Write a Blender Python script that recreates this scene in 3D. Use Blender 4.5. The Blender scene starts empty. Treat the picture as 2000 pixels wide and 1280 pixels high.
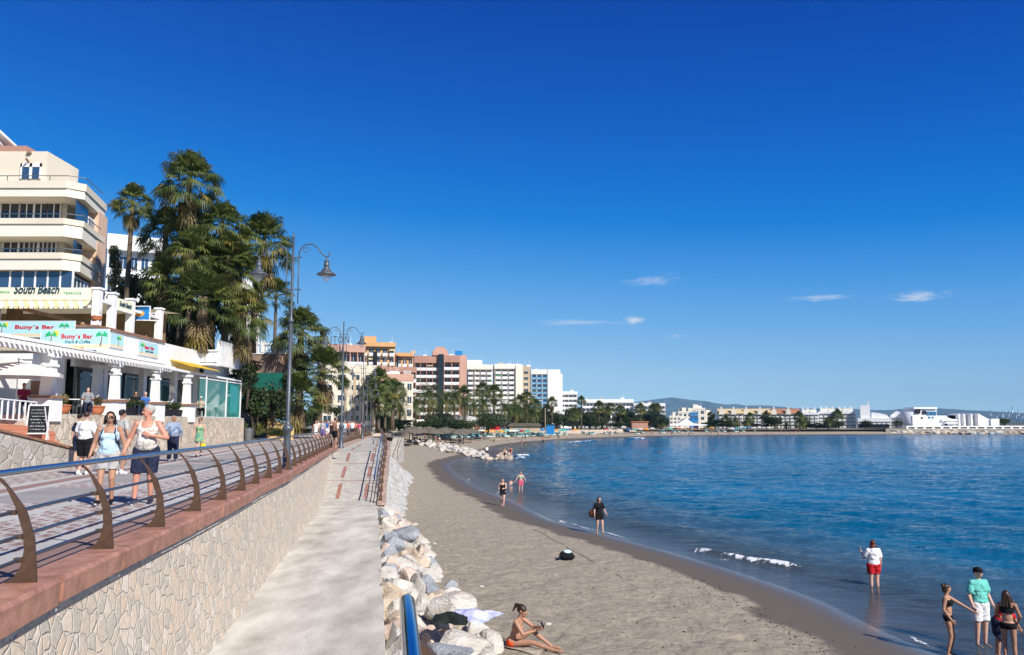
import bpy, bmesh, math, random
import numpy as np
from mathutils import Vector, Matrix
R = math.radians
SC = bpy.context.scene
COL = SC.collection

# ---------------------------------------------------------------- camera, sky, sun, exposure
PITCH = math.atan(188 / 1600)
cam_d = bpy.data.cameras.new('camera'); cam_d.sensor_width = 36; cam_d.lens = 28.8
cam_d.clip_start = 0.1; cam_d.clip_end = 40000
cam = bpy.data.objects.new('camera', cam_d); COL.objects.link(cam)
CAMZ = 5.1
cam.location = (0, 0, CAMZ); cam.rotation_euler = (math.pi / 2 + PITCH, 0, 0)
SC.camera = cam

SUN_DIR = Vector((0.66, -0.75, 0)).normalized() * math.cos(R(37)) + Vector((0, 0, math.sin(R(37))))
sun_d = bpy.data.lights.new('sun', 'SUN'); sun_d.energy = 5.0; sun_d.angle = R(0.53); sun_d.color = (1, .955, .88)
sun = bpy.data.objects.new('sun', sun_d); COL.objects.link(sun)
sun.rotation_euler = SUN_DIR.to_track_quat('Z', 'Y').to_euler()

world = bpy.data.worlds.new('World'); SC.world = world; world.use_nodes = True
wn = world.node_tree.nodes; wl = world.node_tree.links; wn.clear()
def wnode(t, **k):
    n = wn.new(t)
    for a, b in k.items(): setattr(n, a, b)
    return n
out = wnode('ShaderNodeOutputWorld'); bg = wnode('ShaderNodeBackground'); bg.inputs[1].default_value = 0.1
sky = wnode('ShaderNodeTexSky', sky_type='NISHITA'); sky.sun_disc = False
sky.sun_elevation = R(37); sky.sun_rotation = math.atan2(SUN_DIR.x, SUN_DIR.y)
sky.altitude = 0; sky.air_density = 1.0; sky.dust_density = 0.15; sky.ozone_density = 2.2
geo = wnode('ShaderNodeTexCoord')
# a polarising filter deepens the clear sky with height: tint the physical sky by elevation
sx = wnode('ShaderNodeSeparateXYZ'); wl.new(geo.outputs['Generated'], sx.inputs[0])
sy = wnode('ShaderNodeMath', operation='MULTIPLY_ADD'); wl.new(sx.outputs[0], sy.inputs[0]); sy.inputs[1].default_value = .05; wl.new(sx.outputs[2], sy.inputs[2])
crp = wnode('ShaderNodeValToRGB'); wl.new(sy.outputs[0], crp.inputs[0])
def lin(c): return tuple(((v / 255 + .055) / 1.055) ** 2.4 if v > 10 else v / 255 / 12.92 for v in c)
stops = [(0.0, (192, 220, 236)), (.04, (180, 214, 238)), (.085, (146, 193, 236)), (.13, (110, 174, 234)), (.19, (66, 149, 227)), (.245, (6, 126, 218)), (.30, (0, 108, 208)), (.37, (0, 89, 192)), (.47, (0, 68, 170)), (.7, (3, 55, 136)), (1.0, (14, 60, 125))]
el = crp.color_ramp.elements
for i, (p, c) in enumerate(stops):
    e = el[i] if i < 2 else el.new(p)
    e.position = p; e.color = (*lin(c), 1)
m1 = wnode('ShaderNodeVectorMath', operation='SCALE'); m1.inputs['Scale'].default_value = 8.0; wl.new(crp.outputs[0], m1.inputs[0])
m2 = wnode('ShaderNodeMix', data_type='RGBA'); m2.inputs[0].default_value = .996; wl.new(sky.outputs[0], m2.inputs[6]); wl.new(m1.outputs[0], m2.inputs[7])
# thin high clouds, placed by their direction in the sky
last = m2.outputs[2]
def cloud(az, el, waz, wel, dens, seed, tilt=0):
    global last
    d = Vector((math.sin(R(az)) * math.cos(R(el)), math.cos(R(az)) * math.cos(R(el)), math.sin(R(el))))
    rx = Vector((math.cos(R(az)), -math.sin(R(az)), 0)); ry = rx.cross(d) * 1
    def dot(v, s):
        n = wnode('ShaderNodeVectorMath', operation='DOT_PRODUCT'); wl.new(geo.outputs['Generated'], n.inputs[0]); n.inputs[1].default_value = v
        m = wnode('ShaderNodeMath', operation='MULTIPLY'); wl.new(n.outputs['Value'], m.inputs[0]); m.inputs[1].default_value = s
        return m.outputs[0]
    ct, st = math.cos(R(tilt)), math.sin(R(tilt))
    a = dot(rx * ct + ry * st, 57.3 / waz); b = dot(ry * ct - rx * st, 57.3 / wel); c = dot(d, 1)
    cmb = wnode('ShaderNodeCombineXYZ'); wl.new(a, cmb.inputs[0]); wl.new(b, cmb.inputs[1]); cmb.inputs[2].default_value = seed
    nz = wnode('ShaderNodeTexNoise'); nz.inputs['Scale'].default_value = 2.1; nz.inputs['Detail'].default_value = 8; nz.inputs['Roughness'].default_value = .62; nz.inputs['Distortion'].default_value = .8
    wl.new(cmb.outputs[0], nz.inputs['Vector'])
    cmb2 = wnode('ShaderNodeCombineXYZ'); wl.new(a, cmb2.inputs[0]); wl.new(b, cmb2.inputs[1])
    ln = wnode('ShaderNodeVectorMath', operation='LENGTH'); wl.new(cmb2.outputs[0], ln.inputs[0])
    mr = wnode('ShaderNodeMapRange'); wl.new(ln.outputs['Value'], mr.inputs[0]); mr.inputs[1].default_value = 0; mr.inputs[2].default_value = 1.0; mr.inputs[3].default_value = .36; mr.inputs[4].default_value = -.30
    ad = wnode('ShaderNodeMath', operation='ADD'); wl.new(mr.outputs[0], ad.inputs[0]); wl.new(nz.outputs[0], ad.inputs[1])
    m = wnode('ShaderNodeMapRange', interpolation_type='SMOOTHSTEP'); wl.new(ad.outputs[0], m.inputs[0]); m.inputs[1].default_value = .47; m.inputs[2].default_value = 1.0; m.inputs[3].default_value = 0; m.inputs[4].default_value = dens
    fr = wnode('ShaderNodeMath', operation='GREATER_THAN'); wl.new(c, fr.inputs[0]); fr.inputs[1].default_value = 0
    mm = wnode('ShaderNodeMath', operation='MULTIPLY'); wl.new(m.outputs[0], mm.inputs[0]); wl.new(fr.outputs[0], mm.inputs[1])
    mx = wnode('ShaderNodeMix', data_type='RGBA'); wl.new(mm.outputs[0], mx.inputs[0]); wl.new(last, mx.inputs[6]); mx.inputs[7].default_value = (6.2, 6.5, 7.1, 1)
    last = mx.outputs[2]
def dirpx(px, py):
    v = Vector((px - 1000, 1600 * math.cos(PITCH) + (py - 640) * math.sin(PITCH), 1600 * math.sin(PITCH) - (py - 640) * math.cos(PITCH)))
    return math.degrees(math.atan2(v.x, v.y)), math.degrees(math.atan2(v.z, math.hypot(v.x, v.y)))
cloud(*dirpx(1800, 579), 3.4, .75, .85, 3.1)
cloud(*dirpx(1595, 582), 4.2, .45, .6, 11.7)
cloud(*dirpx(1240, 627), 1.5, .75, .85, 5.2)
cloud(*dirpx(1120, 630), 6.5, .45, .5, 8.9)
cloud(*dirpx(1280, 547), 4.2, .8, .38, 2.2, 3)
cloud(*dirpx(870, 665), 2.6, .25, .2, 4.4)
cloud(*dirpx(1320, 657), 1.2, .35, .3, 6.6)
wl.new(last, bg.inputs[0]); wl.new(bg.outputs[0], out.inputs[0])

SC.view_settings.view_transform = 'Standard'; SC.view_settings.look = 'None'
SC.view_settings.exposure = 0.30; SC.view_settings.gamma = 1; SC.view_settings.use_curve_mapping = False
SC.cycles.volume_step_rate = 1; SC.cycles.max_bounces = 6; SC.cycles.transparent_max_bounces = 12
SC.cycles.volume_bounces = 0

# ---------------------------------------------------------------- helpers
def ray(px, py):
    return Vector((px - 1000, 1600 * math.cos(PITCH) + (py - 640) * math.sin(PITCH), 1600 * math.sin(PITCH) - (py - 640) * math.cos(PITCH)))
def W(px, py, D):            # world point seen at photo pixel at forward distance D
    r = ray(px, py); return Vector((r.x / r.y * D, D, CAMZ + r.z / r.y * D))
def G(px, py, z):            # world point on a level plane
    r = ray(px, py); t = (z - CAMZ) / r.z; return Vector((r.x * t, r.y * t, z))
def XW(px, D): return (px - 1000) / 1611 * D
def ZW(py, D): return CAMZ + ray(1000, py).z / ray(1000, py).y * D

def smooth(a, b, x):
    t = min(1, max(0, (x - a) / (b - a))); return t * t * (3 - 2 * t)

class MB:
    def __init__(s): s.v = []; s.f = []; s.m = []; s.M = Matrix.Identity(4); s.mi = 0; s.sm = []; s.smooth = False
    def add(s, vs, fs):
        n = len(s.v); s.v += [tuple(s.M @ Vector(p)) for p in vs]
        s.f += [tuple(i + n for i in f) for f in fs]; s.m += [s.mi] * len(fs); s.sm += [s.smooth] * len(fs)
    def box(s, x0, x1, y0, y1, z0, z1):
        if x0 > x1: x0, x1 = x1, x0
        if y0 > y1: y0, y1 = y1, y0
        if z0 > z1: z0, z1 = z1, z0
        s.add([(x0,y0,z0),(x1,y0,z0),(x1,y1,z0),(x0,y1,z0),(x0,y0,z1),(x1,y0,z1),(x1,y1,z1),(x0,y1,z1)],
              [(0,3,2,1),(4,5,6,7),(0,1,5,4),(1,2,6,5),(2,3,7,6),(3,0,4,7)])
    def bar(s, p0, p1, w, h, up=(0, 0, 1)):
        p0 = Vector(p0); p1 = Vector(p1); d = (p1 - p0).normalized(); a = d.cross(Vector(up))
        if a.length < 1e-4: a = d.cross(Vector((1, 0, 0)))
        a.normalize(); b = a.cross(d).normalized(); a = a * w / 2; b = b * h / 2
        s.add([p0-a-b, p0+a-b, p0+a+b, p0-a+b, p1-a-b, p1+a-b, p1+a+b, p1-a+b],
              [(0,1,2,3),(7,6,5,4),(0,4,5,1),(1,5,6,2),(2,6,7,3),(3,7,4,0)])
    def tube(s, pts, r, n=8, cap=True):
        pts = [Vector(p) for p in pts]; k = len(pts); rs = r if isinstance(r, (list, tuple)) else [r] * k
        vs = []; fs = []; ref = None
        for i, p in enumerate(pts):
            d = (pts[min(i+1, k-1)] - pts[max(i-1, 0)]).normalized()
            if ref is None:
                ref = d.cross(Vector((0, 0, 1)))
                if ref.length < .05: ref = d.cross(Vector((0, 1, 0)))
            ref = (ref - d * ref.dot(d)).normalized(); b = d.cross(ref)
            for j in range(n):
                a = 2 * math.pi * j / n; vs.append(p + (ref * math.cos(a) + b * math.sin(a)) * rs[i])
        for i in range(k-1):
            for j in range(n):
                fs.append((i*n+j, i*n+(j+1)%n, (i+1)*n+(j+1)%n, (i+1)*n+j))
        if cap: fs.append(tuple(range(n-1, -1, -1))); fs.append(tuple(range((k-1)*n, k*n)))
        s0 = s.smooth; s.smooth = True; s.add(vs, fs); s.smooth = s0
    def lathe(s, prof, c=(0, 0, 0), n=16):
        c = Vector(c); vs = []; fs = []
        for r, z in prof:
            for j in range(n):
                a = 2*math.pi*j/n; vs.append((c.x + r*math.cos(a), c.y + r*math.sin(a), c.z + z))
        for i in range(len(prof)-1):
            for j in range(n): fs.append((i*n+j, i*n+(j+1)%n, (i+1)*n+(j+1)%n, (i+1)*n+j))
        fs.append(tuple(range(n-1, -1, -1))); fs.append(tuple(range((len(prof)-1)*n, len(prof)*n)))
        s0 = s.smooth; s.smooth = True; s.add(vs, fs); s.smooth = s0
    def ball(s, c, r, n=10, m=7):
        c = Vector(c); r = Vector(r) if not isinstance(r, (int, float)) else Vector((r, r, r))
        vs = [c + Vector((0, 0, -r.z))]
        for i in range(1, m):
            t = -math.pi/2 + math.pi*i/m
            for j in range(n):
                a = 2*math.pi*j/n; vs.append(c + Vector((r.x*math.cos(t)*math.cos(a), r.y*math.cos(t)*math.sin(a), r.z*math.sin(t))))
        vs.append(c + Vector((0, 0, r.z))); fs = []
        for j in range(n): fs.append((0, 1+(j+1)%n, 1+j))
        for i in range(m-2):
            for j in range(n): fs.append((1+i*n+j, 1+i*n+(j+1)%n, 1+(i+1)*n+(j+1)%n, 1+(i+1)*n+j))
        l = len(vs)-1; b = 1+(m-2)*n
        for j in range(n): fs.append((b+j, b+(j+1)%n, l))
        s0 = s.smooth; s.smooth = True; s.add(vs, fs); s.smooth = s0
    def prism(s, poly, axis, a, b):      # poly in 2D, extruded along axis 'x','y','z' from a to b
        def P(u, v, w): return {'x': (w, u, v), 'y': (u, w, v), 'z': (u, v, w)}[axis]
        n = len(poly); vs = [P(u, v, a) for u, v in poly] + [P(u, v, b) for u, v in poly]
        ar = sum(poly[i][0]*poly[(i+1)%n][1]-poly[(i+1)%n][0]*poly[i][1] for i in range(n)) * (b-a)
        if axis == 'y': ar = -ar
        fs = [tuple(range(n-1, -1, -1)), tuple(range(n, 2*n))] + [(i, (i+1)%n, n+(i+1)%n, n+i) for i in range(n)]
        if ar < 0: fs = [tuple(reversed(f)) for f in fs]
        s.add(vs, fs)
    def build(s, name, mats, parent=None, label=None, cat=None, group=None, kind=None, loc=None):
        me = bpy.data.meshes.new(name)
        if loc is not None: vs = [(a-loc[0], b-loc[1], c-loc[2]) for a, b, c in s.v]
        else: vs = s.v
        me.from_pydata(vs, [], s.f)
        if not isinstance(mats, (list, tuple)): mats = [mats]
        for m in mats: me.materials.append(m)
        if len(mats) > 1: me.polygons.foreach_set('material_index', s.m)
        me.polygons.foreach_set('use_smooth', s.sm); me.update()
        return link(name, me, parent, label, cat, group, kind, loc)
def link(name, me, parent=None, label=None, cat=None, group=None, kind=None, loc=None):
    o = bpy.data.objects.new(name, me); COL.objects.link(o)
    if loc is not None: o.location = loc
    if parent: o.parent = parent
    return tag(o, label, cat, group, kind)
def tag(o, label=None, cat=None, group=None, kind=None):
    if label: o['label'] = label
    if cat: o['category'] = cat
    if group: o['group'] = group
    if kind: o['kind'] = kind
    return o
def thing(name, label, cat, loc=(0, 0, 0), rz=0, group=None):
    o = bpy.data.objects.new(name, None); COL.objects.link(o); o.empty_display_size = .2
    o.location = loc; o.rotation_euler = (0, 0, rz)
    return tag(o, label, cat, group)
KIDS = {}
def kids(o):
    return [c for c in bpy.data.objects if c.parent == o]
def copy_tree(o, parent=None, cache=None):
    c = o.copy(); COL.objects.link(c)
    if parent: c.parent = parent
    ch = o.get('_k')
    for k in CHILD.get(o.name, []):
        copy_tree(k, c)
    return c
CHILD = {}
def freeze(o):               # remember the children of a prototype so that copies are quick
    CHILD[o.name] = [c for c in bpy.data.objects if c.parent == o]
    for c in CHILD[o.name]: freeze(c)
    return o

def mat(name, col, rough=.7, spec=.3, metal=0, var=0, vscale=3, var2=None, bump=0, bscale=30, stretch=None, alpha=1, detail=5, trans=0, emis=0, sheen=0, tl=0):
    m = bpy.data.materials.new(name); m.use_nodes = True; nt = m.node_tree; b = nt.nodes['Principled BSDF']
    c = (col[0], col[1], col[2], 1)
    b.inputs['Base Color'].default_value = c; b.inputs['Roughness'].default_value = rough
    b.inputs['Specular IOR Level'].default_value = spec; b.inputs['Metallic'].default_value = metal
    b.inputs['Alpha'].default_value = alpha
    if trans: b.inputs['Transmission Weight'].default_value = trans
    if var or bump:
        tc = nt.nodes.new('ShaderNodeTexCoord'); src = tc.outputs['Object']
        if stretch:
            mp = nt.nodes.new('ShaderNodeMapping'); mp.inputs['Scale'].default_value = stretch; nt.links.new(src, mp.inputs[0]); src = mp.outputs[0]
    if var:
        nz = nt.nodes.new('ShaderNodeTexNoise'); nz.inputs['Scale'].default_value = vscale; nz.inputs['Detail'].default_value = detail; nz.inputs['Roughness'].default_value = .62
        nt.links.new(src, nz.inputs['Vector'])
        mr = nt.nodes.new('ShaderNodeMapRange'); mr.inputs[1].default_value = .3; mr.inputs[2].default_value = .7; nt.links.new(nz.outputs[0], mr.inputs[0])
        mx = nt.nodes.new('ShaderNodeMix'); mx.data_type = 'RGBA'; nt.links.new(mr.outputs[0], mx.inputs[0])
        d = var2 if var2 else tuple(max(0, x * (1 - var)) for x in col)
        e = tuple(min(1, x * (1 + var * .6)) for x in col)
        mx.inputs[6].default_value = (*d, 1); mx.inputs[7].default_value = (*e, 1); nt.links.new(mx.outputs[2], b.inputs['Base Color'])
    if bump:
        n2 = nt.nodes.new('ShaderNodeTexNoise'); n2.inputs['Scale'].default_value = bscale; n2.inputs['Detail'].default_value = 6
        nt.links.new(src, n2.inputs['Vector']); bp = nt.nodes.new('ShaderNodeBump'); bp.inputs['Strength'].default_value = bump; bp.inputs['Distance'].default_value = .5 / bscale * 3
        nt.links.new(n2.outputs[0], bp.inputs['Height']); nt.links.new(bp.outputs[0], b.inputs['Normal'])
    if tl:
        b.inputs['Subsurface Weight'].default_value = 0
        t = nt.nodes.new('ShaderNodeBsdfTranslucent'); t.inputs[0].default_value = (min(1, col[0]*1.5), min(1, col[1]*1.5), col[2], 1)
        if var: nt.links.new(mx.outputs[2], t.inputs[0])
        ms = nt.nodes.new('ShaderNodeMixShader'); ms.inputs[0].default_value = tl
        nt.links.new(b.outputs[0], ms.inputs[1]); nt.links.new(t.outputs[0], ms.inputs[2])
        nt.links.new(ms.outputs[0], nt.nodes['Material Output'].inputs[0])
    return m
def N(m, t, **k):
    n = m.node_tree.nodes.new(t)
    for a, b in k.items(): setattr(n, a, b)
    return n
def L(m, a, b): m.node_tree.links.new(a, b)

# value noise for real relief
_rng = np.random.RandomState(7); _tab = _rng.rand(256, 256)
def vnoise(x, y):
    xi = np.floor(x).astype(int); yi = np.floor(y).astype(int); fx = x - xi; fy = y - yi
    fx = fx*fx*(3-2*fx); fy = fy*fy*(3-2*fy); g = lambda a, b: _tab[a & 255, b & 255]
    return (g(xi, yi)*(1-fx)+g(xi+1, yi)*fx)*(1-fy)+(g(xi, yi+1)*(1-fx)+g(xi+1, yi+1)*fx)*fy
def fbm(x, y, o=4):
    s = 0; a = 1; t = 0
    for i in range(o): s = s + a*vnoise(x*2**i+17.3*i, y*2**i+9.1*i); t += a; a *= .5
    return s/t
def grid_mesh(name, X, Y, Z, material, keep=None, uv=None, attrs=None, **kw):
    h, w = X.shape; vs = np.stack([X, Y, Z], -1).reshape(-1, 3)
    idx = np.arange(h*w).reshape(h, w); q = np.stack([idx[:-1, :-1], idx[:-1, 1:], idx[1:, 1:], idx[1:, :-1]], -1).reshape(-1, 4)
    if keep is not None:
        k = keep.reshape(-1); q = q[k[q].any(1)]
        used = np.unique(q); mp = np.full(h*w, -1); mp[used] = np.arange(len(used)); q = mp[q]; vs = vs[used]
        if attrs: attrs = {a: b.reshape(-1)[used] for a, b in attrs.items()}
    me = bpy.data.meshes.new(name); me.vertices.add(len(vs)); me.vertices.foreach_set('co', vs.astype(np.float32).ravel())
    me.loops.add(q.size); me.loops.foreach_set('vertex_index', q.astype(np.int32).ravel())
    me.polygons.add(len(q)); me.polygons.foreach_set('loop_start', np.arange(0, q.size, 4, dtype=np.int32))
    me.update(calc_edges=True); me.polygons.foreach_set('use_smooth', np.ones(len(q), bool))
    if attrs:
        for a, b in attrs.items():
            at = me.attributes.new(a, 'FLOAT', 'POINT'); at.data.foreach_set('value', b.reshape(-1).astype(np.float32))
    me.materials.append(material); me.validate()
    return link(name, me, **kw)
def text_mesh(txt, size, shear=0, depth=.01, bold=0, spacing=1):
    cu = bpy.data.curves.new('lettering', 'FONT'); cu.body = txt; cu.size = size; cu.shear = shear; cu.extrude = depth; cu.align_x = 'CENTER'; cu.align_y = 'CENTER'; cu.offset = bold; cu.space_character = spacing
    cu.resolution_u = 3
    o = bpy.data.objects.new('lettering', cu); COL.objects.link(o); dg = bpy.context.evaluated_depsgraph_get(); dg.update()
    me = bpy.data.meshes.new_from_object(o.evaluated_get(dg)); COL.objects.unlink(o); bpy.data.objects.remove(o); return me
# ---------------------------------------------------------------- shoreline, sand, sea
SHORE = [(12.5,4),(11.2,10),(9.7,18),(9.25,21.4),(8.9,25.3),(7.0,32),(4.2,39.4),(2.2,44.8),(0.2,55.5),(-2.5,66.9),(-5.3,84),(-7.2,99.5),(-7.2,113),(-4.5,143),(0,194),(8.7,233),(26,281),(64,340),(116,371),(170,389),(215,400),(260,408),(420,415),(800,420)]
def crom(P, k=8):
    P = [np.array(p, float) for p in P]; o = []
    for i in range(len(P)-1):
        a = P[max(i-1, 0)]; b = P[i]; c = P[i+1]; d = P[min(i+2, len(P)-1)]
        for j in range(k):
            t = j/k; o.append(.5*((2*b)+(c-a)*t+(2*a-5*b+4*c-d)*t*t+(3*b-a-3*c+d)*t**3))
    o.append(P[-1]); return np.array(o)
SL = crom(SHORE)
def sdist(X, Y):             # signed distance to the waterline, positive on land
    sh = X.shape; X = X.ravel(); Y = Y.ravel(); best = np.full(X.shape, 1e9); sg = np.ones(X.shape)
    for i in range(len(SL)-1):
        a = SL[i]; b = SL[i+1]; d = b-a; L2 = (d**2).sum(); t = np.clip(((X-a[0])*d[0]+(Y-a[1])*d[1])/L2, 0, 1)
        px = a[0]+t*d[0]; py = a[1]+t*d[1]; dd = (X-px)**2+(Y-py)**2
        m = dd < best; best = np.where(m, dd, best); cr = d[0]*(Y-a[1])-d[1]*(X-a[0]); sg = np.where(m, np.sign(cr), sg)
    return (np.sqrt(best)*sg).reshape(sh)
OY = -7
def polar(r0, r1, nr, u0, u1, nu):
    y = np.geomspace(r0, r1, nr); u = np.linspace(u0, u1, nu); Yr, U = np.meshgrid(y, u, indexing='ij'); return U*Yr, Yr+OY
def sand_z(X, Y, d):
    near = np.clip((70-Y)/60, 0, 1)
    hump = np.where(d < 0, .085*d, np.where(d < 3.5, .10*d, .35+.062*(d-3.5)))
    z = np.minimum(hump, .35+.62*np.clip((d-3.5)/9, 0, 1)+.25*np.clip((d-12)/20, 0, 1)+np.clip((Y-140)/120, 0, 1)*.9*np.clip((d-6)/14, 0, 1))
    z = np.maximum(z, -2.5)
    dry = np.clip((d-1.8)/2.5, 0, 1)
    z = z+dry*(fbm(X*1.1, Y*1.1, 3)-.5)*.10*np.clip((120-Y)/60, 0.15, 1)
    pit = vnoise(X*4.1+3, Y*4.1); z = z-dry*near*.07*np.clip(pit-.52, 0, 1)/.45; z = z-dry*near*.04*np.clip(vnoise(X*2.3+9, Y*2.3+4)-.6, 0, 1)/.4
    z = z+dry*near*.02*(vnoise(X*9, Y*9)-.5)
    return z
def ground_z(x, y):
    X = np.array([[float(x)]]); Y = np.array([[float(y)]]); return float(sand_z(X, Y, sdist(X, Y))[0, 0])
def sand_at(px, py, z0=.8):  # point on the sand seen at a photo pixel
    z = z0
    for i in range(6): p = G(px, py, z); z = ground_z(p.x, p.y)
    return Vector((p.x, p.y, z))

sandm = bpy.data.materials.new('sand'); sandm.use_nodes = True
b_ = sandm.node_tree.nodes['Principled BSDF']
tc = N(sandm, 'ShaderNodeTexCoord'); at = N(sandm, 'ShaderNodeAttribute', attribute_name='shore')
nz = N(sandm, 'ShaderNodeTexNoise'); nz.inputs['Scale'].default_value = .55; nz.inputs['Detail'].default_value = 8; L(sandm, tc.outputs['Object'], nz.inputs['Vector'])
ad = N(sandm, 'ShaderNodeMath', operation='MULTIPLY_ADD'); L(sandm, nz.outputs[0], ad.inputs[0]); ad.inputs[1].default_value = 2.2; L(sandm, at.outputs['Fac'], ad.inputs[2])
wet = N(sandm, 'ShaderNodeMapRange', interpolation_type='SMOOTHSTEP'); L(sandm, ad.outputs[0], wet.inputs[0]); wet.inputs[1].default_value = 3.7; wet.inputs[2].default_value = 4.35
n2 = N(sandm, 'ShaderNodeTexNoise'); n2.inputs['Scale'].default_value = 5; n2.inputs['Detail'].default_value = 9; n2.inputs['Roughness'].default_value = .7; L(sandm, tc.outputs['Object'], n2.inputs['Vector'])
r2 = N(sandm, 'ShaderNodeMapRange'); L(sandm, n2.outputs[0], r2.inputs[0]); r2.inputs[1].default_value = .3; r2.inputs[2].default_value = .7
dryc = N(sandm, 'ShaderNodeMix', data_type='RGBA'); L(sandm, r2.outputs[0], dryc.inputs[0]); dryc.inputs[6].default_value = (.285, .24, .18, 1); dryc.inputs[7].default_value = (.445, .385, .295, 1)
sv = N(sandm, 'ShaderNodeTexVoronoi', feature='F1'); sv.inputs['Scale'].default_value = 3.4; sv.inputs['Randomness'].default_value = 1; L(sandm, tc.outputs['Object'], sv.inputs['Vector'])
svr = N(sandm, 'ShaderNodeMapRange'); L(sandm, sv.outputs['Distance'], svr.inputs[0]); svr.inputs[1].default_value = .05; svr.inputs[2].default_value = .2; svr.inputs[3].default_value = .72; svr.inputs[4].default_value = 1
dry0 = dryc; dryc = N(sandm, 'ShaderNodeVectorMath', operation='SCALE'); L(sandm, dry0.outputs[2], dryc.inputs[0]); L(sandm, svr.outputs[0], dryc.inputs['Scale'])
mc = N(sandm, 'ShaderNodeMix', data_type='RGBA'); L(sandm, wet.outputs[0], mc.inputs[0]); mc.inputs[6].default_value = (.12, .1, .082, 1); L(sandm, dryc.outputs[0], mc.inputs[7]); L(sandm, mc.outputs[2], b_.inputs['Base Color'])
rr = N(sandm, 'ShaderNodeMapRange'); L(sandm, at.outputs['Fac'], rr.inputs[0]); rr.inputs[1].default_value = .3; rr.inputs[2].default_value = 1.8; rr.inputs[3].default_value = .22; rr.inputs[4].default_value = .9; L(sandm, rr.outputs[0], b_.inputs['Roughness'])
n3 = N(sandm, 'ShaderNodeTexNoise'); n3.inputs['Scale'].default_value = 8; n3.inputs['Detail'].default_value = 8; n3.inputs['Roughness'].default_value = .75; L(sandm, tc.outputs['Object'], n3.inputs['Vector'])
n4 = N(sandm, 'ShaderNodeTexNoise'); n4.inputs['Scale'].default_value = 2.6; n4.inputs['Detail'].default_value = 4; n4.inputs['Distortion'].default_value = .6; L(sandm, tc.outputs['Object'], n4.inputs['Vector'])
hs_ = N(sandm, 'ShaderNodeMath', operation='MULTIPLY_ADD'); L(sandm, n4.outputs[0], hs_.inputs[0]); hs_.inputs[1].default_value = 1.7; L(sandm, n3.outputs[0], hs_.inputs[2])
bh = N(sandm, 'ShaderNodeMath', operation='MULTIPLY'); L(sandm, hs_.outputs[0], bh.inputs[0]); L(sandm, wet.outputs[0], bh.inputs[1])
bp = N(sandm, 'ShaderNodeBump'); bp.inputs['Strength'].default_value = 1; bp.inputs['Distance'].default_value = .065; L(sandm, bh.outputs[0], bp.inputs['Height']); L(sandm, bp.outputs[0], b_.inputs['Normal'])
b_.inputs['Specular IOR Level'].default_value = .25

X, Y = polar(12, 560, 620, -1.0, 1.35, 620); d = sdist(X, Y)
grid_mesh('sand', X, Y, sand_z(X, Y, d), sandm, keep=(d > -14), attrs={'shore': d}, kind='structure')
sbm = mat('seabed', (.10, .09, .07), .9, .1)
mb = MB(); mb.add([(-300,-60,-2.6),(9000,-60,-2.6),(9000,10500,-2.6),(-300,10500,-2.6)], [(0,1,2,3)]); mb.build('seabed', sbm, kind='structure')

# sea: real swell near the shore, bump for the small ripples
def wave_z(X, Y, d):
    far = 1/(1+(Y/220)**2)
    # coordinates along / across the shore: use distance to shore as phase so that crests run along it
    z = .055*np.sin(d*1.15+1.3*fbm(X*.10, Y*.10, 3)*6)*np.clip(-d/4, 0, 1)*np.clip(1.2+d/60, .2, 1)
    z = z+(fbm(X*.55+Y*.15, Y*.95, 4)-.5)*.20*np.clip(-d/5, 0.08, 1)
    z = z+(fbm(X*1.6, Y*3.1+X*.5, 3)-.5)*.075*np.clip(-d/4, .1, 1)
    return z*far
SURF = []
def brk(pa, pb, h, w):       # a small breaking wave between two photo pixels
    a = G(*pa, 0); b = G(*pb, 0); SURF.append((a, b, h, w))
brk((1335,1072),(1585,1120), .17, .34); brk((985,893),(1050,890), .34, .9); brk((1225,858),(1262,857), .5, 1.6);
brk((1110,866),(1165,861), .3, 1.4); brk((1000,898),(1040,893), .2, .8)
X, Y = polar(14, 900, 760, -.35, 1.15, 760); d = sdist(X, Y); Z = wave_z(X, Y, d); foam = np.zeros_like(Z)
for a, b, h, w in SURF:
    v = (b-a); Lg = v.length; v = v/Lg; t = (X-a.x)*v.x+(Y-a.y)*v.y; n = (X-a.x)*(-v.y)+(Y-a.y)*v.x
    n = n+.35*w*np.sin(t*.9)+.8*w*(vnoise(t*.8, t*0+3)-.5)
    e = np.clip(np.minimum(t, Lg-t)/(.22*Lg), 0, 1); e = e*e*(3-2*e)
    Z += h*e*np.exp(-(n/w)**2*np.where(n > 0, 1.1, 3.0))
    br_ = np.clip(1.9*fbm(t*.9+7, n*.3, 3)-.12, 0, 1.1)
    foam = np.maximum(foam, br_*e*np.exp(-((n-.0*w)/(w*.7))**2)*(.3+1.1*vnoise(X*5/w*.5, Y*5/w*.5)))
    foam = np.maximum(foam, .62*e*np.exp(-((n+1.6*w)/(w*1.3))**2)*fbm(X*3.1, Y*3.1, 3))
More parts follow.
